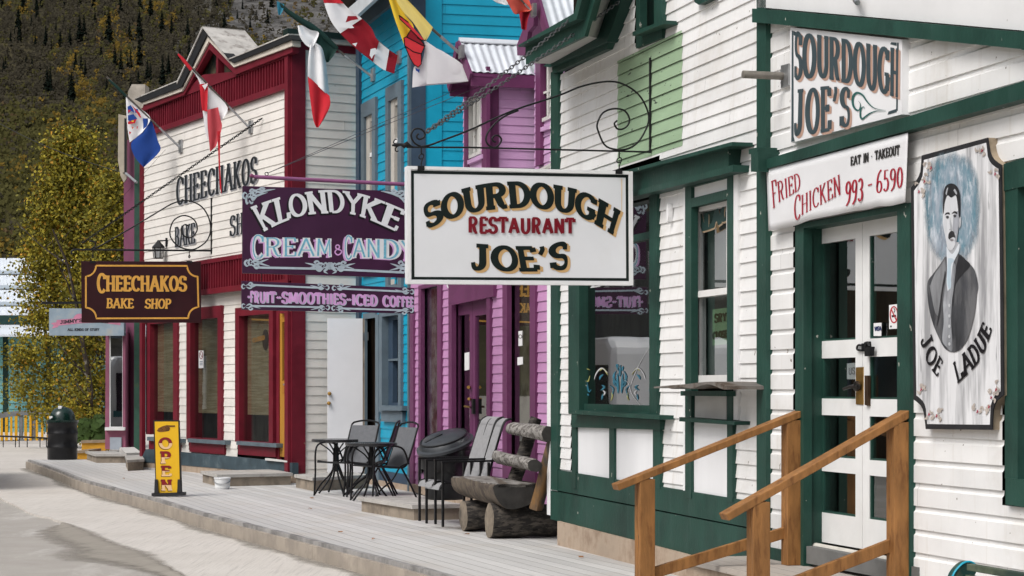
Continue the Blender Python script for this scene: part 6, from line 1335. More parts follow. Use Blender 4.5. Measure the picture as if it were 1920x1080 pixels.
# ------------------------------------------------------------------ things standing on the boardwalk
def quadbox(m, A, B, C, z0, z1, grow=0):     # box on three ground corners
    A, B, C = V(A), V(B), V(C); D_ = C+(B-A); e1 = (B-A).normalized()*grow; e2 = (C-A).normalized()*grow
    P_ = [A-e1-e2, B+e1-e2, D_+e1+e2, C-e1+e2]; m.prism([V((p.x,p.y,z1)) for p in P_], [V((p.x,p.y,z0)) for p in P_])
def step(a, b, c, h, label, name='step_box'):
    A, B, C = G(*a), G(*b), G(*c); t = thing(name, label, 'step', tuple(A))
    part(lambda m: quadbox(m, A, B, C, 0, h-.045), 'riser_box', STEPSIDE, t)
    part(lambda m: quadbox(m, A, B, C, h-.044, h, .03), 'tread', GREYBOARD, t); return t
step((410,912.5), (545,909), (380,904.5), .175, 'low wooden step in front of the yellow door of the maroon trimmed shop')
step((588,921), (690,915), (555,914), .19, 'low wooden step below the open white door, behind the bistro tables')
step((776,976), (862,974), (678,959), .17, 'low wooden step before the plum double door, under the big black bin')
step((181,868), (235,868), (163,862), .17, 'small grey step beside the black barrel bin')
step((240,883), (269,881), (236,874), .19, 'very small wooden step against the green post')
tag(part(lambda m: quadbox(m, G(236,868), G(266,867), G(224,856), .0, .19), 'landing_slab', M('pale_landing', (.50,.48,.45), .8, .15), None), 'pale landing slab at the foot of the mauve shopfront', 'landing')
# entrance platform with stairs handrails
P0 = WB.pw(1481.5, 780, .05); yb = 13.77
wp1 = WA.pw(1481.5, 780, .10); wp2 = WA.pw(1681, 780, .10); wp1.z = wp2.z = 0; nrm = WA.N; eA = WA.e
t = thing('entrance_platform', 'wooden entrance platform before the white double doors between two honey timber handrails', 'platform', tuple(G(1287,1090)))
c0 = V((1.19, 13.6, 0)); wl = c0-nrm*.78
part(lambda m: m.prism([V((p.x,p.y,.235)) for p in (c0, c0+eA*2.6, wl+eA*2.6, wl)], [V((p.x,p.y,0)) for p in (c0, c0+eA*2.6, wl+eA*2.6, wl)]), 'riser_box', TANBOARD, t)
TREAD = boards_mat('pinkish_worn_treads', (.44,.40,.36), -math.atan2(WA.e.y, WA.e.x), .14)
part(lambda m: m.prism([V((p.x,p.y,.272)) for p in (c0+nrm*.03-eA*.03, c0+nrm*.03+eA*2.6, wl+eA*2.6, wl-eA*.03)], [V((p.x,p.y,.236)) for p in (c0+nrm*.03-eA*.03, c0+nrm*.03+eA*2.6, wl+eA*2.6, wl-eA*.03)]), 'tread', TREAD, t)
def handrail(wp, D_, zf, zw, lf, lw, label, over):
    t = thing('handrail', label, 'handrail', (wp.x, wp.y, 0), group='entrance handrails'); fp = wp+nrm*D_
    M3 = Matrix.Rotation(math.atan2(eA.y, eA.x), 3, 'Z')
    for p, z0, z1 in ((wp, .272, zw), (fp, -.0, zf)):
        part(lambda m: (m.box((p.x, p.y, (z0+z1)/2), .058, .104, z1-z0, M3), m.box(tuple(V((p.x,p.y,(z0+z1)/2))+eA*.0525), .044, .1035, z1-z0-.002, M3)), 'post', TIMBER, t, bevel=.004)
    sl_ = (zw-zf)/D_; up = 0.022
    a = V((fp.x,fp.y,zf))+nrm*over+V((0,0,-sl_*over+up)); b = V((wp.x,wp.y,zw))-nrm*.07+V((0,0,sl_*.07+up))
    part(lambda m: m.bar(a+eA*.02, b+eA*.02, .115, .042), 'top_rail', TIMBER, t, bevel=.004)
    a = V((fp.x,fp.y,lf))-nrm*.05+V((0,0,(lw-lf)/D_*.05)); b = V((wp.x,wp.y,lw))-nrm*.02
    part(lambda m: m.bar(a, b, .04, .072), 'lower_rail', TIMBER, t, bevel=.004)
handrail(wp1, 1.02, .850, 1.222, .225, .500, 'honey timber handrail on the left side of the entrance platform', .20)
handrail(wp2, .88, .785, 1.235, .235, .535, 'honey timber handrail on the right side of the entrance platform', .21)
# sandwich sign
o = G(316, 931); OP = Pl(o, (1, -.03))
t = thing('open_sign', 'tall yellow upright board with vertical maroon letters and a pointing hand', 'sign', tuple(o))
YEL = M('yellow_sign_paint', (.72,.42,.012), .5, .06, 4, .1); 
part(lambda m: m.pp(OP, [(287.5,788),(336,788),(341,926),(292,927)], -.02, .02), 'frame', M('black_wood_frame', (.02,.018,.016), .6, .3), t)
part(lambda m: m.pp(OP, [(290,790.5),(334,790.5),(337.5,925),(293.5,925.5)], .02, .026), 'panel', YEL, t)
part(lambda m: m.pp(OP, [(284,925),(346,923),(346,929),(292,932),(284,930)], -.06, .06), 'foot_board', EDG, t)
for x in (290, 333): part(lambda m: m.pp(OP, [(x,899),(x+5,899),(x+7,925),(x-1,926)], .026, .06), 'foot_brace', EDG, t)
MRP = M('maroon_letter_paint', (.20,.005,.012), .5, .1); CRP = M('peach_letter_paint', (.75,.50,.26), .5, .1)
boxes = [('O',[(300,842),(322,842)],[(299,820),(321,820)]), ('P',[(303,869),(321,869)],[(302,846),(320,846)]), ('E',[(304,893),(321,893)],[(303,873),(320,873)]), ('N',[(304,920),(322,920)],[(303,899),(321,899)])]
for nm, mt_, vc, n, gr, dx, dy in (('letter_shadow', M('brown_letter_shadow', (.16,.07,.01)), None, .028, .03, -1, 1), ('letter_lower', CRP, (-1, .5), .030, 0, 0, 0), ('letter_upper', MRP, (.5, 2), .030, 0, 0, 0)):
    m1 = MB()
    for ch, b_, tp in boxes: text(m1, ch, OP, b_, tp, n, .26, .15, vclip=vc, grow=gr, dx=dx, dy=dy)
    m1.build(nm, mt_, t)
hand = [(294,808),(297,803),(305,799),(313,797),(321,798),(328,798),(328.5,800.5),(318,801),(319,804),(317,808),(312,809),(305,810),(298,810)]
part(lambda m: m.sheet(OP, hand, .028), 'pointing_hand', M('brown_hand_paint', (.17,.07,.012), .5, .3, 30), t)
m1 = MB(); [band(m1, OP, q, .8, .0295) for q in ([(318,801),(312,800.5),(310,803)], [(319,804),(311,804)], [(317,807),(310,806.5)], [(300,803),(305,805),(303,808)], [(328,798),(316,798)])]; m1.build('hand_lines', PBK, t)
# barrel bin
o = G(117, 861.5); s = o.y/F
t = thing('barrel_bin', 'black ribbed barrel litter bin with dark green dome lid', 'litter bin', tuple(o))
part(lambda m: m.lathe([(27*s,0),(27.5*s,2*s),(27.5*s,20*s),(28.6*s,22*s),(28.6*s,24*s),(27.5*s,26*s),(27.5*s,46*s),(28.6*s,48*s),(28.6*s,50*s),(27.5*s,52*s),(27.5*s,66*s),(29*s,68*s),(29*s,70*s)], o, 32), 'barrel', M('black_barrel', (.012,.012,.013), .35, .2, 10, .08), t, smooth=40)
part(lambda m: m.lathe([(29.5*s,70*s),(30*s,74*s),(24*s,75*s),(23.5*s,80*s),(21*s,88*s),(15*s,95*s),(7*s,98.5*s),(.5*s,99.5*s)], o, 32), 'dome_lid', M('dark_green_dome', (.005,.022,.017), .25, .2, 5, .03, coat=.4), t, smooth=40)
dl = Pl(o+V((0,-23*s,0)), (1,0))
part(lambda m: (m.pp(dl, [(109,761),(116,761),(115,767),(109,767)], -.2, -.095), m.pp(dl, [(92,781),(98,780),(98,783),(93,786)], -.02, .03)), 'lid_label', CLEANWHITE, t)
# bucket
o = G(417, 917); s = o.y/F
t = thing('bucket', 'small white plastic bucket with wire handle standing by the low step', 'bucket', tuple(o))
WPL = M('white_plastic', (.72,.73,.73), .35, .05, 6, .03)
part(lambda m: m.lathe([(12.5*s,0),(13*s,1*s),(14.6*s,19*s),(16*s,19.5*s),(16*s,22*s),(15*s,22*s),(14*s,3*s)], o, 24), 'pail', WPL, t, smooth=40)
part(lambda m: m.tube([o+V((15.5*s*math.cos(a*.314), -15.5*s*math.sin(a*.314)-.005, (16-6*math.sin(a*.314))*s)) for a in range(11)], .006, 6), 'wire_handle', STEEL, t)
# bistro tables
def table(px, py, label):
    o = G(px, py); t = thing('bistro_table', label, 'table', tuple(o), group='round bistro tables')
    part(lambda m: m.lathe([(.02,.695),(.30,.70),(.325,.705),(.33,.715),(.33,.735),(.322,.742),(.31,.738),(.0,.738)], o, 40), 'table_top', M('dark_glass_top', (.02,.021,.023), .18, .1, 4, 0, spec=.6), t, smooth=40)
    part(lambda m: m.lathe([(.028,.30),(.028,.69)], o, 12), 'column', BLACKM, t, smooth=50)
    for k in range(4):
        a = .5+k*math.pi/2; d = V((math.cos(a), math.sin(a), 0))
        part(lambda m: m.tube(curve([o+d*.03+V((0,0,.62)), o+d*.035+V((0,0,.40)), o+d*.09+V((0,0,.22)), o+d*.25+V((0,0,.015))], 10), .013, 8), 'leg', BLACKM, t, smooth=60)
        part(lambda m: m.tube(curve([o+d*.03+V((0,0,.52)), o+d*.10+V((0,0,.60)), o+d*.24+V((0,0,.69))], 8), .010, 6), 'arm', BLACKM, t, smooth=60)
table(630, 926, 'round dark bistro table nearer the open white door'); table(696, 940, 'round dark bistro table nearer the lilac wall')
# sling chairs (local: x forward, y sideways)
def quad_sheet(m, A, B, n, th, nrmv):         # strip between two polylines
    for i in range(len(A)-1):
        m.prism([A[i], A[i+1], B[i+1], B[i]], [p-nrmv*th for p in (A[i], A[i+1], B[i+1], B[i])])
def bistro_chair(loc, face, label):
    o = V(loc); fx = V((face[0], face[1], 0)).normalized(); fy = V((-fx.y, fx.x, 0)); Q = lambda x, y, z: o+fx*x+fy*y+V((0,0,z))
    Q0 = Q; Q = lambda x, y, z: Q0(x*1.08, y*1.10, z*1.07); t = thing('sling_chair', label, 'chair', loc, group='black sling chairs round the bistro tables')
    for s in (-1, 1):
        part(lambda m: m.tube(curve([Q(.27,s*.27,0), Q(.25,s*.27,.30), Q(.25,s*.27,.52), Q(.20,s*.275,.63), Q(.05,s*.28,.66), Q(-.13,s*.275,.62), Q(-.22,s*.25,.44)], 26), .0125, 8), 'arm_frame', BLACKM, t, smooth=60)
        part(lambda m: m.tube(curve([Q(.26,s*.265,.02), Q(.16,s*.262,.14), Q(.0,s*.258,.26), Q(-.10,s*.25,.40), Q(-.20,s*.235,.44)], 14), .011, 8), 'side_brace', BLACKM, t, smooth=60)
        part(lambda m: m.tube(curve([Q(.24,s*.235,.43), Q(-.05,s*.235,.40), Q(-.19,s*.235,.42), Q(-.26,s*.232,.58), Q(-.36,s*.225,.88)], 20)+[Q(-.37,s*.20,.905)], .0125, 8), 'side_rail', BLACKM, t, smooth=60)
        part(lambda m: m.tube([Q(-.12,s*.245,.41), Q(-.24,s*.255,.2), Q(-.34,s*.26,0)], .0125, 8), 'leg', BLACKM, t, smooth=60)
    part(lambda m: m.tube(curve([Q(-.37,-.20,.905), Q(-.385,-.1,.925), Q(-.39,0,.93), Q(-.385,.1,.925), Q(-.37,.20,.905)], 12), .0125, 8), 'top_rail', BLACKM, t, smooth=60)
    part(lambda m: quad_sheet(m, [Q(x,-.225,z) for x, z in ((.25,.425),(.1,.405),(-.05,.40),(-.18,.41))], [Q(x,.225,z) for x, z in ((.25,.425),(.1,.405),(-.05,.40),(-.18,.41))], 4, .006, V((0,0,1))), 'seat', SLING, t)
    bk = curve([(-.185,.40),(-.25,.56),(-.30,.70),(-.35,.87)], 8)
    part(lambda m: quad_sheet(m, [Q(x,-.222,z) for x, z in bk], [Q(x,.222,z) for x, z in bk], 8, .006, fx), 'backrest', SLING, t)
    part(lambda m: m.tube([Q(.25,-.235,.42), Q(.25,.235,.42)], .011, 8), 'seat_bar', BLACKM, t)
bistro_chair(tuple(G(648, 929)), (-.62,-.78), 'black sling chair with its back towards the open white door')
bistro_chair(tuple(G(690, 929)), (-1.0,.03), 'black sling chair seen edge on between the two bistro tables')
bistro_chair(tuple(G(716, 939)), (-.85,-.52), 'black sling chair with its back against the lilac corner')
def tall_chair(loc, face, z0, label):
    o = V(loc)+V((0,0,z0)); fx = V((face[0], face[1], 0)).normalized(); fy = V((-fx.y, fx.x, 0)); Q = lambda x, y, z: o+fx*x+fy*y+V((0,0,z))
    t = thing('high_back_chair', label, 'chair', (loc[0], loc[1], z0), group='stacked high back chairs')
    for s in (-1, 1):
        part(lambda m: m.bar(Q(.30,s*.28,0), Q(.30,s*.28,.66), .03, .022, fx), 'leg', BLACKM, t)
        part(lambda m: m.bar(Q(-.20,s*.28,0), Q(-.20,s*.28,.66), .03, .022, fx), 'leg', BLACKM, t)
        part(lambda m: m.bar(Q(.315,s*.28,.668), Q(-.30,s*.27,.675), .034, .02), 'armrest', BLACKM, t)
        part(lambda m: m.tube([Q(x,s*.245,z) for x, z in curve([(.32,.40),(.27,.445),(.10,.43),(-.12,.41),(-.20,.50),(-.27,.72),(-.33,.92),(-.39,1.08),(-.47,1.11)], 30)], .0125, 6), 'side_rail', BLACKM, t, smooth=60)
    pr = curve([(.33,.385),(.30,.43),(.22,.447),(.05,.43),(-.10,.415),(-.175,.46),(-.215,.58),(-.28,.78),(-.335,.95),(-.385,1.07),(-.45,1.115)], 30)
    part(lambda m: quad_sheet(m, [Q(x,-.235,z) for x, z in pr], [Q(x,.235,z) for x, z in pr], 30, .008, V((.4*1,0,.9))), 'sling', SLINGL, t, smooth=50)
    part(lambda m: m.bar(Q(.30,-.27,.39), Q(.30,.27,.39), .02, .03), 'front_bar', BLACKM, t)
tc = V((-.50, 20.85, 0)); tf = V((-.94, -.34, 0)).normalized(); tc = V(((866-CX)/F*20.9, 20.9, 0))
tall_chair(tuple(tc), tf, 0, 'grey high back sling chair nearest the log bench, closer of the nested pair')
tall_chair(tuple(tc+V((-.085,.23,0))), tf, .012, 'grey high back sling chair nearest the big black bin, farther of the nested pair')
# big bin
o = G(836, 936, .17); s = o.y/F
t = thing('rubbish_bin', 'big black rubbish bin with tilted ribbed lid and plastic liner', 'bin', tuple(o))
part(lambda m: m.lathe([(.21,0),(.23,.03),(.28,.55),(.30,.56),(.30,.60),(.27,.60)], o, 28), 'bin_body', BLACKP, t, smooth=40)
Ml = Matrix.Rotation(math.radians(24), 3, V((.35, -.9, 0)).normalized()); Ml = V((0,0,1)).rotation_difference(V((-.24,-.27,.93)).normalized()).to_matrix()
lo_ = o+V((-.01,-.02,.635))
part(lambda m: m.lathe([(.30,-.03),(.335,-.03),(.335,.0),(.30,.012),(.285,.05),(.24,.085),(.12,.10),(0,.102)], lo_, 36, Ml), 'lid', M('charcoal_lid', (.040,.045,.050), .4, .2, 8, .05, coat=.15), t, smooth=35)
part(lambda m: m.tube([lo_+Ml @ V((.27*math.cos(a*.2618), .27*math.sin(a*.2618), .068)) for a in range(24)], .012, 6, closed=True), 'lid_ridge', BLACKP, t, smooth=60)
part(lambda m: m.bar(lo_+Ml @ V((-.22,-.05,.082)), lo_+Ml @ V((-.02,.05,.104)), .09, .012), 'flap', BLACKP, t)
rb = random.Random(4)
def f(m):
    base = len(m.v); nn = 40
    for j, (r, z) in enumerate(((.290,.56),(.30,.53),(.305,.45),(.295,.36),(.28,.30))):
        for k in range(nn):
            a = 2*math.pi*k/nn; rr_ = r+.009*math.sin(k*1.3+j)+.003*rb.random(); m.v.append(tuple(o+V((rr_*math.cos(a), rr_*math.sin(a), z+(.05*math.sin(k*.9) if j == 4 else 0)))))
    for j in range(4):
        for k in range(nn): k2 = (k+1) % nn; m.f.append((base+j*nn+k, base+j*nn+k2, base+(j+1)*nn+k2, base+(j+1)*nn+k)); m.mi.append(0)
part(f, 'liner', M('shiny_black_film', (.008,.008,.009), .3, .2, 10, .15, 12, spec=.4), t, smooth=70)
# log bench
sd = -WA.e; bx = lambda X, Y, z=0: V((X, Y, z))
t = thing('log_bench', 'rough weathered log bench with half log seat standing by the white shop corner', 'bench', (-.1, 19.2, 0))
def log(m, a, b, r0, r1, n=18, seed=0, flat=None, wob=.06, rings=9):
    a, b = V(a), V(b); d = (b-a).normalized(); x = d.cross(V((0,0,1))).normalized(); y = x.cross(d); r = random.Random(seed); base = len(m.v); ph = [r.uniform(0, 6.28) for _ in range(4)]
    for j in range(rings+1):
        tt = j/rings; c = a.lerp(b, tt); R0 = r0+(r1-r0)*tt
        for k in range(n):
            an = 2*math.pi*k/n; rad = R0*(1+wob*math.sin(2*an+ph[0]+tt*1.5)+wob*.6*math.sin(5*an+ph[1]+3*tt)+wob*.4*math.sin(9*tt+an+ph[2])); u, v_ = rad*math.cos(an), rad*math.sin(an)
            if flat is not None and v_ > flat*R0: v_ = flat*R0+.008*math.sin(7*tt+k)
            m.v.append(tuple(c+x*u+y*v_))
    for j in range(rings):
        for k in range(n): k2 = (k+1) % n; m.f.append((base+j*n+k, base+j*n+k2, base+(j+1)*n+k2, base+(j+1)*n+k)); m.mi.append(0)
    m.f.append(tuple(base+k for k in range(n))); m.mi.append(1); m.f.append(tuple(base+rings*n+k for k in reversed(range(n)))); m.mi.append(1)
near = bx(.045, 18.72, .50); far_ = near+sd*1.72+V((-.0,0,.0))
ENDD = M('dark_log_end', (.035,.033,.031), .9, .4, 8, .5, 20)
part(lambda m: log(m, near, far_, .215, .20, 22, 1, .12, .05), 'seat', [M('barky_seat_log', (.125,.10,.075), .85, .35, 6, .9, 12, stretch=(1.5,1.5,1.5), two=(.07,.055,.045), twofac=(.45,.6), twoscale=5), ENDD], t, smooth=50)
part(lambda m: m.prism([near+WA.N*.19+V((0,0,.03)), near-WA.N*.19+V((0,0,.03)), far_-WA.N*.18+V((0,0,.03)), far_+WA.N*.18+V((0,0,.03))], [near+WA.N*.19+V((0,0,.0)), near-WA.N*.19, far_-WA.N*.18, far_+WA.N*.18]), 'seat_top', LOGLIT, t)
lc = bx(.10, 19.05, .165); 
part(lambda m: log(m, lc+WA.N*.33, lc-WA.N*.33, .165, .16, 20, 2), 'leg', [LOG, LOGEND], t, smooth=50)
lc2 = lc+sd*.98+V((0,0,-.005)); part(lambda m: log(m, lc2+WA.N*.33, lc2-WA.N*.30, .16, .155, 20, 3), 'leg', [LOG, LOGEND], t, smooth=50)
pA0, pA1 = bx(.225, 18.72, .30), bx(.425, 18.46, 1.145)
part(lambda m: log(m, pA0, pA1, .062, .055, 12, 4, wob=.12), 'back_post', [SPLIT, LOGEND], t, smooth=50)
pB0, pB1 = bx(.0, 20.0, .42), bx(.245, 20.05, 1.13)
part(lambda m: log(m, pB0, pB1, .07, .055, 12, 5, wob=.1), 'back_post', [LOG, LOGEND], t, smooth=50)
part(lambda m: log(m, bx(.335, 18.38, 1.01), bx(-.005, 20.35, 1.02), .068, .060, 14, 6, wob=.1), 'back_rail', [LOGLIT, ENDD], t, smooth=50)
part(lambda m: log(m, bx(.215, 18.42, .715), bx(-.145, 20.4, .725), .064, .066, 14, 7, wob=.1), 'back_rail', [LOGLIT, ENDD], t, smooth=50)
# bench end at the lower right edge
RP = Pl(WA.pw(1815, 1070, .55), -WA.N); rc = WA.pw(1815, 1070, .55)
t = thing('street_bench', 'dark green slatted bench with turquoise edged arm, cut by the bottom right corner', 'bench', tuple(V((rc.x, rc.y, 0))))
arm = curve([(1786,1082),(1790,1073),(1797,1064),(1806,1056),(1816,1053),(1825,1056),(1833,1064)], 14)
MOSS = M('mossy_green_bench_paint', (.012,.05,.042), .5, .4, 9, .3, 20, two=(.10,.12,.08), twofac=(.5,.62), twoscale=12)
b0z = lambda x, y: (x, y)
part(lambda m: m.pp(RP, [(1776,1330),(1778,1130),(1782,1095)]+arm+[(1830,1074),(1822,1090),(1826,1330)], -.05, 0), 'end_frame', MOSS, t)
def f(m):
    P_ = [RP.pw(x, y, .004) for x, y in [(1778,1130),(1782,1095)]+arm]
    m.tube(P_, .006, 6)
part(f, 'arm_edging', M('turquoise_rim_paint', (.01,.30,.42), .4), t, smooth=60)
BAR = M('mossy_bar', (.085,.105,.07), .7, .4, 14, two=(.03,.05,.04), twofac=(.45,.6))
for x, y, n in ((1818,1063,.05), (1815,1084,.0), (1812,1120,-.05)):
    a = RP.pw(x, y, n); part(lambda m: m.bar(a, a+WA.e*1.3, .035, .034), 'slat', BAR, t, bevel=.004)
a = RP.pw(1800, 1140, 0); part(lambda m: m.bar(a+WA.N*.05, a+WA.N*.05+WA.e*1.3, .36, .03), 'seat', BAR, t)
# ------------------------------------------------------------------ mauve shop beyond the bake shop
YM = 45.0
t = thing('mauve_shop_building', 'narrow mauve shopfront with bay window and green corner post beyond the bake shop', 'building', tuple(AT(240, 843, YM)*1))
rM = t; MP = Pl(AT(235, 700, YM), (1, .0)); 
MW = Pl(AT(252, 700, YM-.6), -V(((-1700-CX)/F, 1, 0)))
part(lambda m: m.pp(MW, [(232,262),(254,262),(254,844),(232,841)], -.1, 0), 'wall', M('mauve_side_paint', (.17,.055,.10), .55, .12, 4, .15), rM)  # darker mauve carries this wall's shade in its colour
BYP = Pl(AT(216, 700, YM-.9), (1, 0))
part(lambda m: m.pp(BYP, [(198,624),(235,624),(235,842),(197,842)], -.9, -.02), 'bay', MAUVE, rM)
part(lambda m: (m.pp(BYP, [(198,622),(235,622),(235,628),(198,628)], -.02, .03)), 'bay_head', MAUVE, rM)
part(lambda m: (m.pp(BYP, [(198,628),(205,628),(205,803),(198,803)], -.02, .02)), 'bay_mullion', MAUVE, rM); part(lambda m: (m.pp(BYP, [(230,628),(235,628),(235,803),(230,803)], -.02, .02)), 'bay_mullion', MAUVE, rM)
wv = part(lambda m: frame(m, BYP, BYP.R(204.5,231,624,803), BYP.R(207.5,229.5,627,800), -.02, .015), 'window', CLEANWHITE, rM)
part(lambda m: m.prect(BYP, 207, 230, 626, 801, -.012, -.008), 'pane', glass_mat('grey_reflecting_glass', (.3,.3,.3), .3), wv)
part(lambda m: m.prect(BYP, 207, 230, 626, 801, -.018, -.013), 'blind_or_reflection', M('pale_dim_blind', (.07,.07,.07), .9, .5, 1.5), wv)
part(lambda m: m.pp(BYP, [(196.5,801),(234,801),(233.5,807),(196.5,807)], -.02, .10), 'sill', CLEANWHITE, wv)
part(lambda m: m.pp(BYP, [(206,820),(227.5,820),(227.5,843),(206,843)], -.02, .02), 'kick_panel', M('pale_blue_panel', (.36,.40,.46), .6), rM)
a_, b_, c_, d_ = AT(197,624,YM-1.05), AT(236,624,YM-1.05), AT(236,606,YM-.4), AT(212,606,YM-.4)
part(lambda m: slab3(m, [a_, b_, c_, d_], .06), 'bay_roof', M('dark_slate_roofing', (.025,.03,.04), .6, .3), rM)
part(lambda m: m.pp(Pl(AT(258,700,YM-1.4), (1,0)), [(252,262),(267,262),(267,858),(254,858),(251,846)], -.3, 0), 'corner_post', M('old_green_post', (.022,.065,.045), .55, .3, 4, .2, two=(.06,.08,.03), twofac=(.58,.7)), rM)
part(lambda m: m.pp(Pl(AT(258,700,YM-1.0), (1,0)), [(240,172),(246,160),(247,158),(272,158),(272,200),(270,240),(252,262),(240,240)], -.5, 0), 'parapet_block', M('bleached_parapet', (.38,.34,.29), .8, .25, 6, .4), rM)
t = thing('edge_on_sign', 'beige board seen nearly edge on, mounted high on the mauve shopfront', 'sign', tuple(AT(230, 340, YM)))
ES = Pl(AT(230, 300, YM-.7), (1, .0))
part(lambda m: m.pp(ES, [(222,214),(237,217),(237,335),(232,342),(226,330),(221,300)], -.1, 0), 'board', M('beige_board', (.40,.35,.28), .7, .15), t)
part(lambda m: m.pp(ES, [(233,222),(237,222),(237,328),(233,325)], 0, .012), 'inner_panel', MATS['dark_roof_edge'], t)
c = MB(); c.tube([AT(236,325,YM-1.2), AT(256,342,YM-1.6)], .03, 8); tag(c.build('conduit_stub', STEEL), 'short pale conduit where the sagging cable meets the green post', 'conduit')
# ------------------------------------------------------------------ turquoise house, fence and planters at the far left
YT = 74.0; TPl = Pl(AT(60, 700, YT), (1, 0)); r0 = TPl.W(-9, 0, 0)
t = thing('turquoise_building', 'turquoise boarded building with pale metal roof behind the birch trees', 'building', tuple(AT(60, 800, YT)))
ua, ub = TPl.P(-90,700)[0], TPl.P(330,700)[0]; z1 = TPl.P(60,612)[1]
part(lambda m: siding(m, TPl, (ua, ub, -.3, z1), .22, 0, prof=[(0,.03),(1,0)]), 'siding_wall', TURQ, t)
part(lambda m: m.pbox(TPl, (ua, ub, -.3, z1), -5, -.05), 'dark_interior', INTERIOR, t)
for x in (26, 105, 165): part(lambda m: m.prect(TPl, x-4, x+4, 610, 860, -.02, 1.4) if 0 else m.pbox(TPl, (TPl.P(x-4,700)[0], TPl.P(x+4,700)[0], -.3, z1), 1.1, 1.3), 'porch_post', M('dark_green_post', (.008,.03,.024), .6), t)
e0, e1 = AT(-90,592,YT-1.4), AT(330,592,YT-1.4); rg0, rg1 = AT(-90,484,YT+5.5), AT(330,484,YT+5.5)
RFW = M('pale_metal_roofing', (.62,.66,.70), .45, .06, 1, .03)
part(lambda m: corr(m, rg0, rg1, e0, e1, 150, .006, 4), 'roof', RFW, t, smooth=60)
for f_ in (.26, .52, .80):
    q = [rg0.lerp(e0, f_), rg1.lerp(e1, f_), rg1.lerp(e1, f_+.05), rg0.lerp(e0, f_+.05)]; part(lambda m: slab3(m, [p+V((0,-.05,.06)) for p in q], .03), 'snow_guard', M('grey_roof_strip', (.33,.38,.42), .5), t)
part(lambda m: m.pp(Pl(e0, (1,0)), [(-90,591),(330,591),(330,608),(-90,608)], -.1, .02), 'eave_fascia', M('dark_green_fascia', (.008,.035,.03), .6), t)
p0, p1 = AT(-90,608,YT-1.3), AT(330,608,YT-1.3); k0, k1 = AT(-90,627,YT-3.0), AT(330,627,YT-3.0)
part(lambda m: slab3(m, [p0, p1, k1, k0], .08), 'porch_roof', RFW, t)
YF = 58.0
t = thing('picket_fence', 'grey railed fence with bright yellow pickets in front of the turquoise house', 'fence', tuple(AT(100, 830, YF)))
FPl = Pl(AT(100, 800, YF), (1, 0)); GRL = M('grey_fence_rail', (.16,.165,.17), .7, .2); YPK = M('yellow_picket_paint', (.62,.32,.01), .5, .08)
part(lambda m: m.pp(FPl, [(-30,777),(36,770),(200,766),(200,776),(36,779),(-30,788)], -.05, .06), 'top_rail', GRL, t); part(lambda m: m.pp(FPl, [(-30,828),(36,824),(200,820),(200,828),(36,832),(-30,838)], -.05, .03), 'lower_rail', GRL, t)
for x in list(range(-24, 36, 9))+[48, 57, 69, 79, 90, 101, 112, 123, 134, 145, 155, 160, 176, 187]:
    w_ = 4.2 if x % 2 else 5.2; part(lambda m: m.pp(FPl, [(x-w_/2,776),(x+w_/2,776),(x+w_/2,826),(x-w_/2,826)], .03, .055), 'picket', YPK, t)
for x in (39, 62, 165): part(lambda m: m.pp(FPl, [(x-3.5,776),(x+3.5,776),(x+3.5,850),(x-3.5,850)], -.06, .02), 'post', GRL, t)
t = thing('pipe_railing', 'thin black pipe railing with short posts at the left edge', 'railing', tuple(AT(40, 848, 54)))
RPl = Pl(AT(40, 830, 54), (1, 0)); part(lambda m: rod(m, RPl, [(-30,817),(40,819),(93,822)], 3.4), 'top_rail', BLACKM, t)
for x in (6, 29, 36, 51, 75, 87): part(lambda m: rod(m, RPl, [(x,818+(x>40)*2),(x,848)], 1.8), 'post', BLACKM, t)
tag(part(lambda m: m.pp(Pl(AT(40,845,56),(1,0)), [(-40,838),(95,836),(95,856),(-40,858)], -.3, 0), 'retaining_board', M('dark_weathered_board', (.10,.085,.07), .9, .3), None), 'low dark retaining board behind the thin black railing', 'board')
tag(part(lambda m: m.pp(Pl(AT(40,835,56.5),(1,0)), [(-40,829),(95,826),(95,838),(-40,840)], -.3, 0), 'pale_kerb_board', M('pale_weathered_board', (.5,.48,.46), .9, .1), None), 'pale ledge board above the dark retaining board at the left edge', 'board')
OCB = M('ochre_planter_paint', (.50,.25,.02), .6, .15, 4, .1); CAP = M('planter_cap', (.25,.19,.13), .8, .3)
for (xa, xb, yt, yb_, Y, lab) in ((153,198,826,845,47.5,'ochre wooden planter box under the birches, upper of the two'), (144.5,166,845,862,43.5,'ochre wooden planter box beside the barrel bin, lower of the two')):
    t = thing('planter_box', lab, 'planter', tuple(AT(xa, yb_, Y)), group='ochre planter boxes'); pq = Pl(AT(xa, yt, Y), (1, 0))
    part(lambda m: m.pp(pq, [(xa,yt+2),(xb,yt+1),(xb,yb_),(xa,yb_)], -1.2, 0), 'box', OCB, t); part(lambda m: m.pp(pq, [(xa-1,yt),(xb+1,yt-1),(xb+1,yt+4),(xa-1,yt+5)], -1.25, .04), 'cap', CAP, t)
    if Y > 45:
        m = MB(); rs = random.Random(9); c = AT((xa+xb)/2, yt, Y+.6); tuft(m, c, .45, .5, 60, rs); tuft(m, c+V((.15,0,0)), .2, .6, 500, rs); tuft(m, c+V((-.2,0,0)), .2, .5, 500, rs); m.build('low_plants', M('planter_leaves', (.035,.065,.012), .8, .4, 3, 0), t)
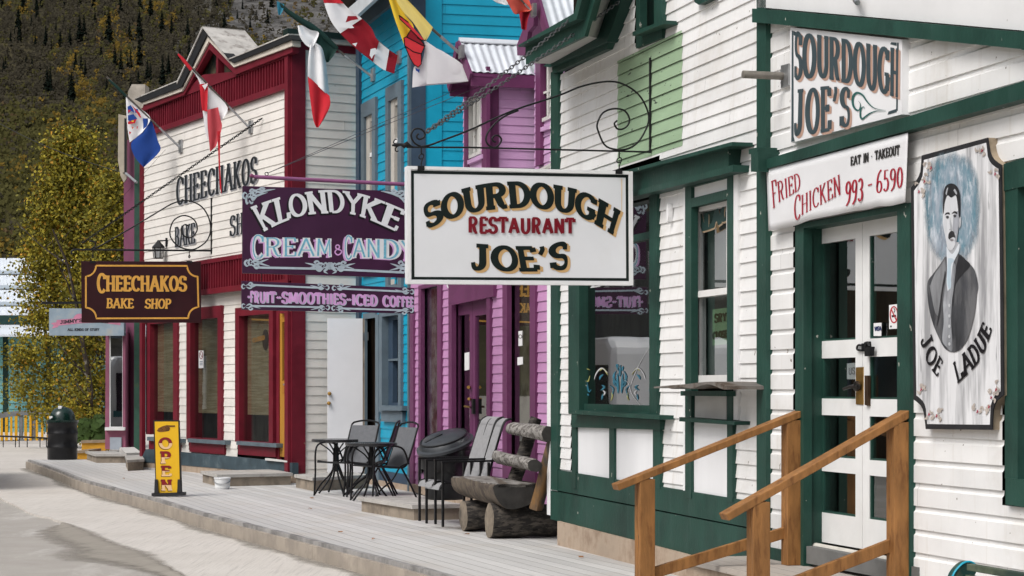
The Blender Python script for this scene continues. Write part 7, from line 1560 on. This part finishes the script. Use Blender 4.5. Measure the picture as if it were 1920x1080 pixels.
# ------------------------------------------------------------------ birches
def birch(px, y0, Y, prof, nl, seed, label, lean=()):
    r = random.Random(seed); b = AT(px, y0, Y); b.z = -.2; t = thing('birch_tree', label, 'tree', tuple(b), group='birches')
    top = AT(*prof[0][2:], Y) if len(prof[0]) > 2 else AT((prof[0][1][0]+prof[0][1][1])/2, prof[0][0], Y)
    BK = M('birch_bark', (.055,.042,.034), .8, .4, 6, .4, 20, two=(.25,.23,.2), twofac=(.58,.66))
    m = MB(); tips = []
    H_ = top.z-b.z
    def limb(p, d, L, rad, lev):
        pts = [p]; q = V(p)
        for k in range(6):
            d = (d+V((r.gauss(0,.08), r.gauss(0,.08), .04))).normalized(); q = q+d*L/6; pts.append(V(q))
        m.tube(pts, [rad*(1-.75*k/6) for k in range(7)], 6); tips.extend(pts[2:])
        if lev < 2:
            for k in range(5 if lev == 0 else 3):
                i = r.randint(1, 5); a = r.uniform(0, 6.28); limb(pts[i], (d*.5+V((math.cos(a), math.sin(a), .35))).normalized(), L*r.uniform(.3,.5), rad*.45*(1-.1*i), lev+1)
    limb(b, V((lean[0] if lean else .0, 0, 1)), H_*.82, .09, 0)
    for k in range(26):
        f = r.uniform(.10,.75); a = r.uniform(0, 6.28); limb(b.lerp(top, f), V((math.cos(a), math.sin(a)*.7, .75)).normalized(), H_*.20*(1.1-f), .022, 1)
    m.build('trunk', BK, t, smooth=60)
    m = MB(); ncl = nl//70
    for c in range(ncl):
        y = prof[0][0]+(prof[-1][0]-prof[0][0])*r.random()
        if y > 600 and r.random() < .45: continue
        for (ya, xa), (yb2, xb) in zip([p[:2] for p in prof], [p[:2] for p in prof][1:]):
            if ya <= y <= yb2:
                f = (y-ya)/(yb2-ya); L_, R_ = xa[0]+(xb[0]-xa[0])*f, xa[1]+(xb[1]-xa[1])*f; break
        u = r.random(); x = L_+(R_-L_)*u; dep = math.sqrt(max(.05, 1-(2*u-1)**2))*(R_-L_)*.5*Y/F
        c0_ = AT(x+r.gauss(0,3), y, Y); c0_.y += r.uniform(-1,1)*dep; sz = r.uniform(.16,.34); edge_ = abs(2*u-1) > .7
        base_m = 0 if r.random() < .55 else 1
        for k in range(70):
            p = c0_+V((r.gauss(0,sz), r.gauss(0,sz), r.gauss(0,sz*.8)-.1*r.random()))
            s_ = r.uniform(.032,.060); a = V((r.gauss(0,1), r.gauss(0,1), r.gauss(0,1))).normalized()*s_; b2 = a.cross(V((r.gauss(0,1), r.gauss(0,1), r.gauss(0,1)))).normalized()*s_*.75
            g = r.random(); m.m = (2 if g < (.09 if edge_ else .035) else (base_m if g < .8 else 1-base_m)); m.face([p-a, p+b2, p+a, p-b2])
    m.build('crown', [M('birch_leaf_olive', (.27,.22,.018), .75, .3, 3, 0), M('birch_leaf_dark', (.140,.128,.014), .75, .3, 3, 0), M('birch_leaf_gold', (.42,.22,.02), .75, .3, 3, 0)], t)
birch(132, 840, 53, [(250,(138,150)),(272,(104,164)),(292,(92,150)),(312,(94,172)),(350,(84,180)),(420,(66,188)),(470,(56,192)),(520,(54,196)),(580,(50,192)),(640,(44,190)),(700,(22,186)),(735,(20,184)),(780,(76,182))], 40000, 21, 'tall yellowing birch with dense crown, left of the mauve shopfront', (.0,))
birch(178, 845, 50, [(325,(204,226)),(360,(196,238)),(430,(188,242)),(520,(160,236)),(600,(140,222)),(680,(130,200)),(760,(140,198)),(815,(150,196))], 20000, 33, 'smaller birch with pale stem standing close behind the mauve shopfront', (.02,))
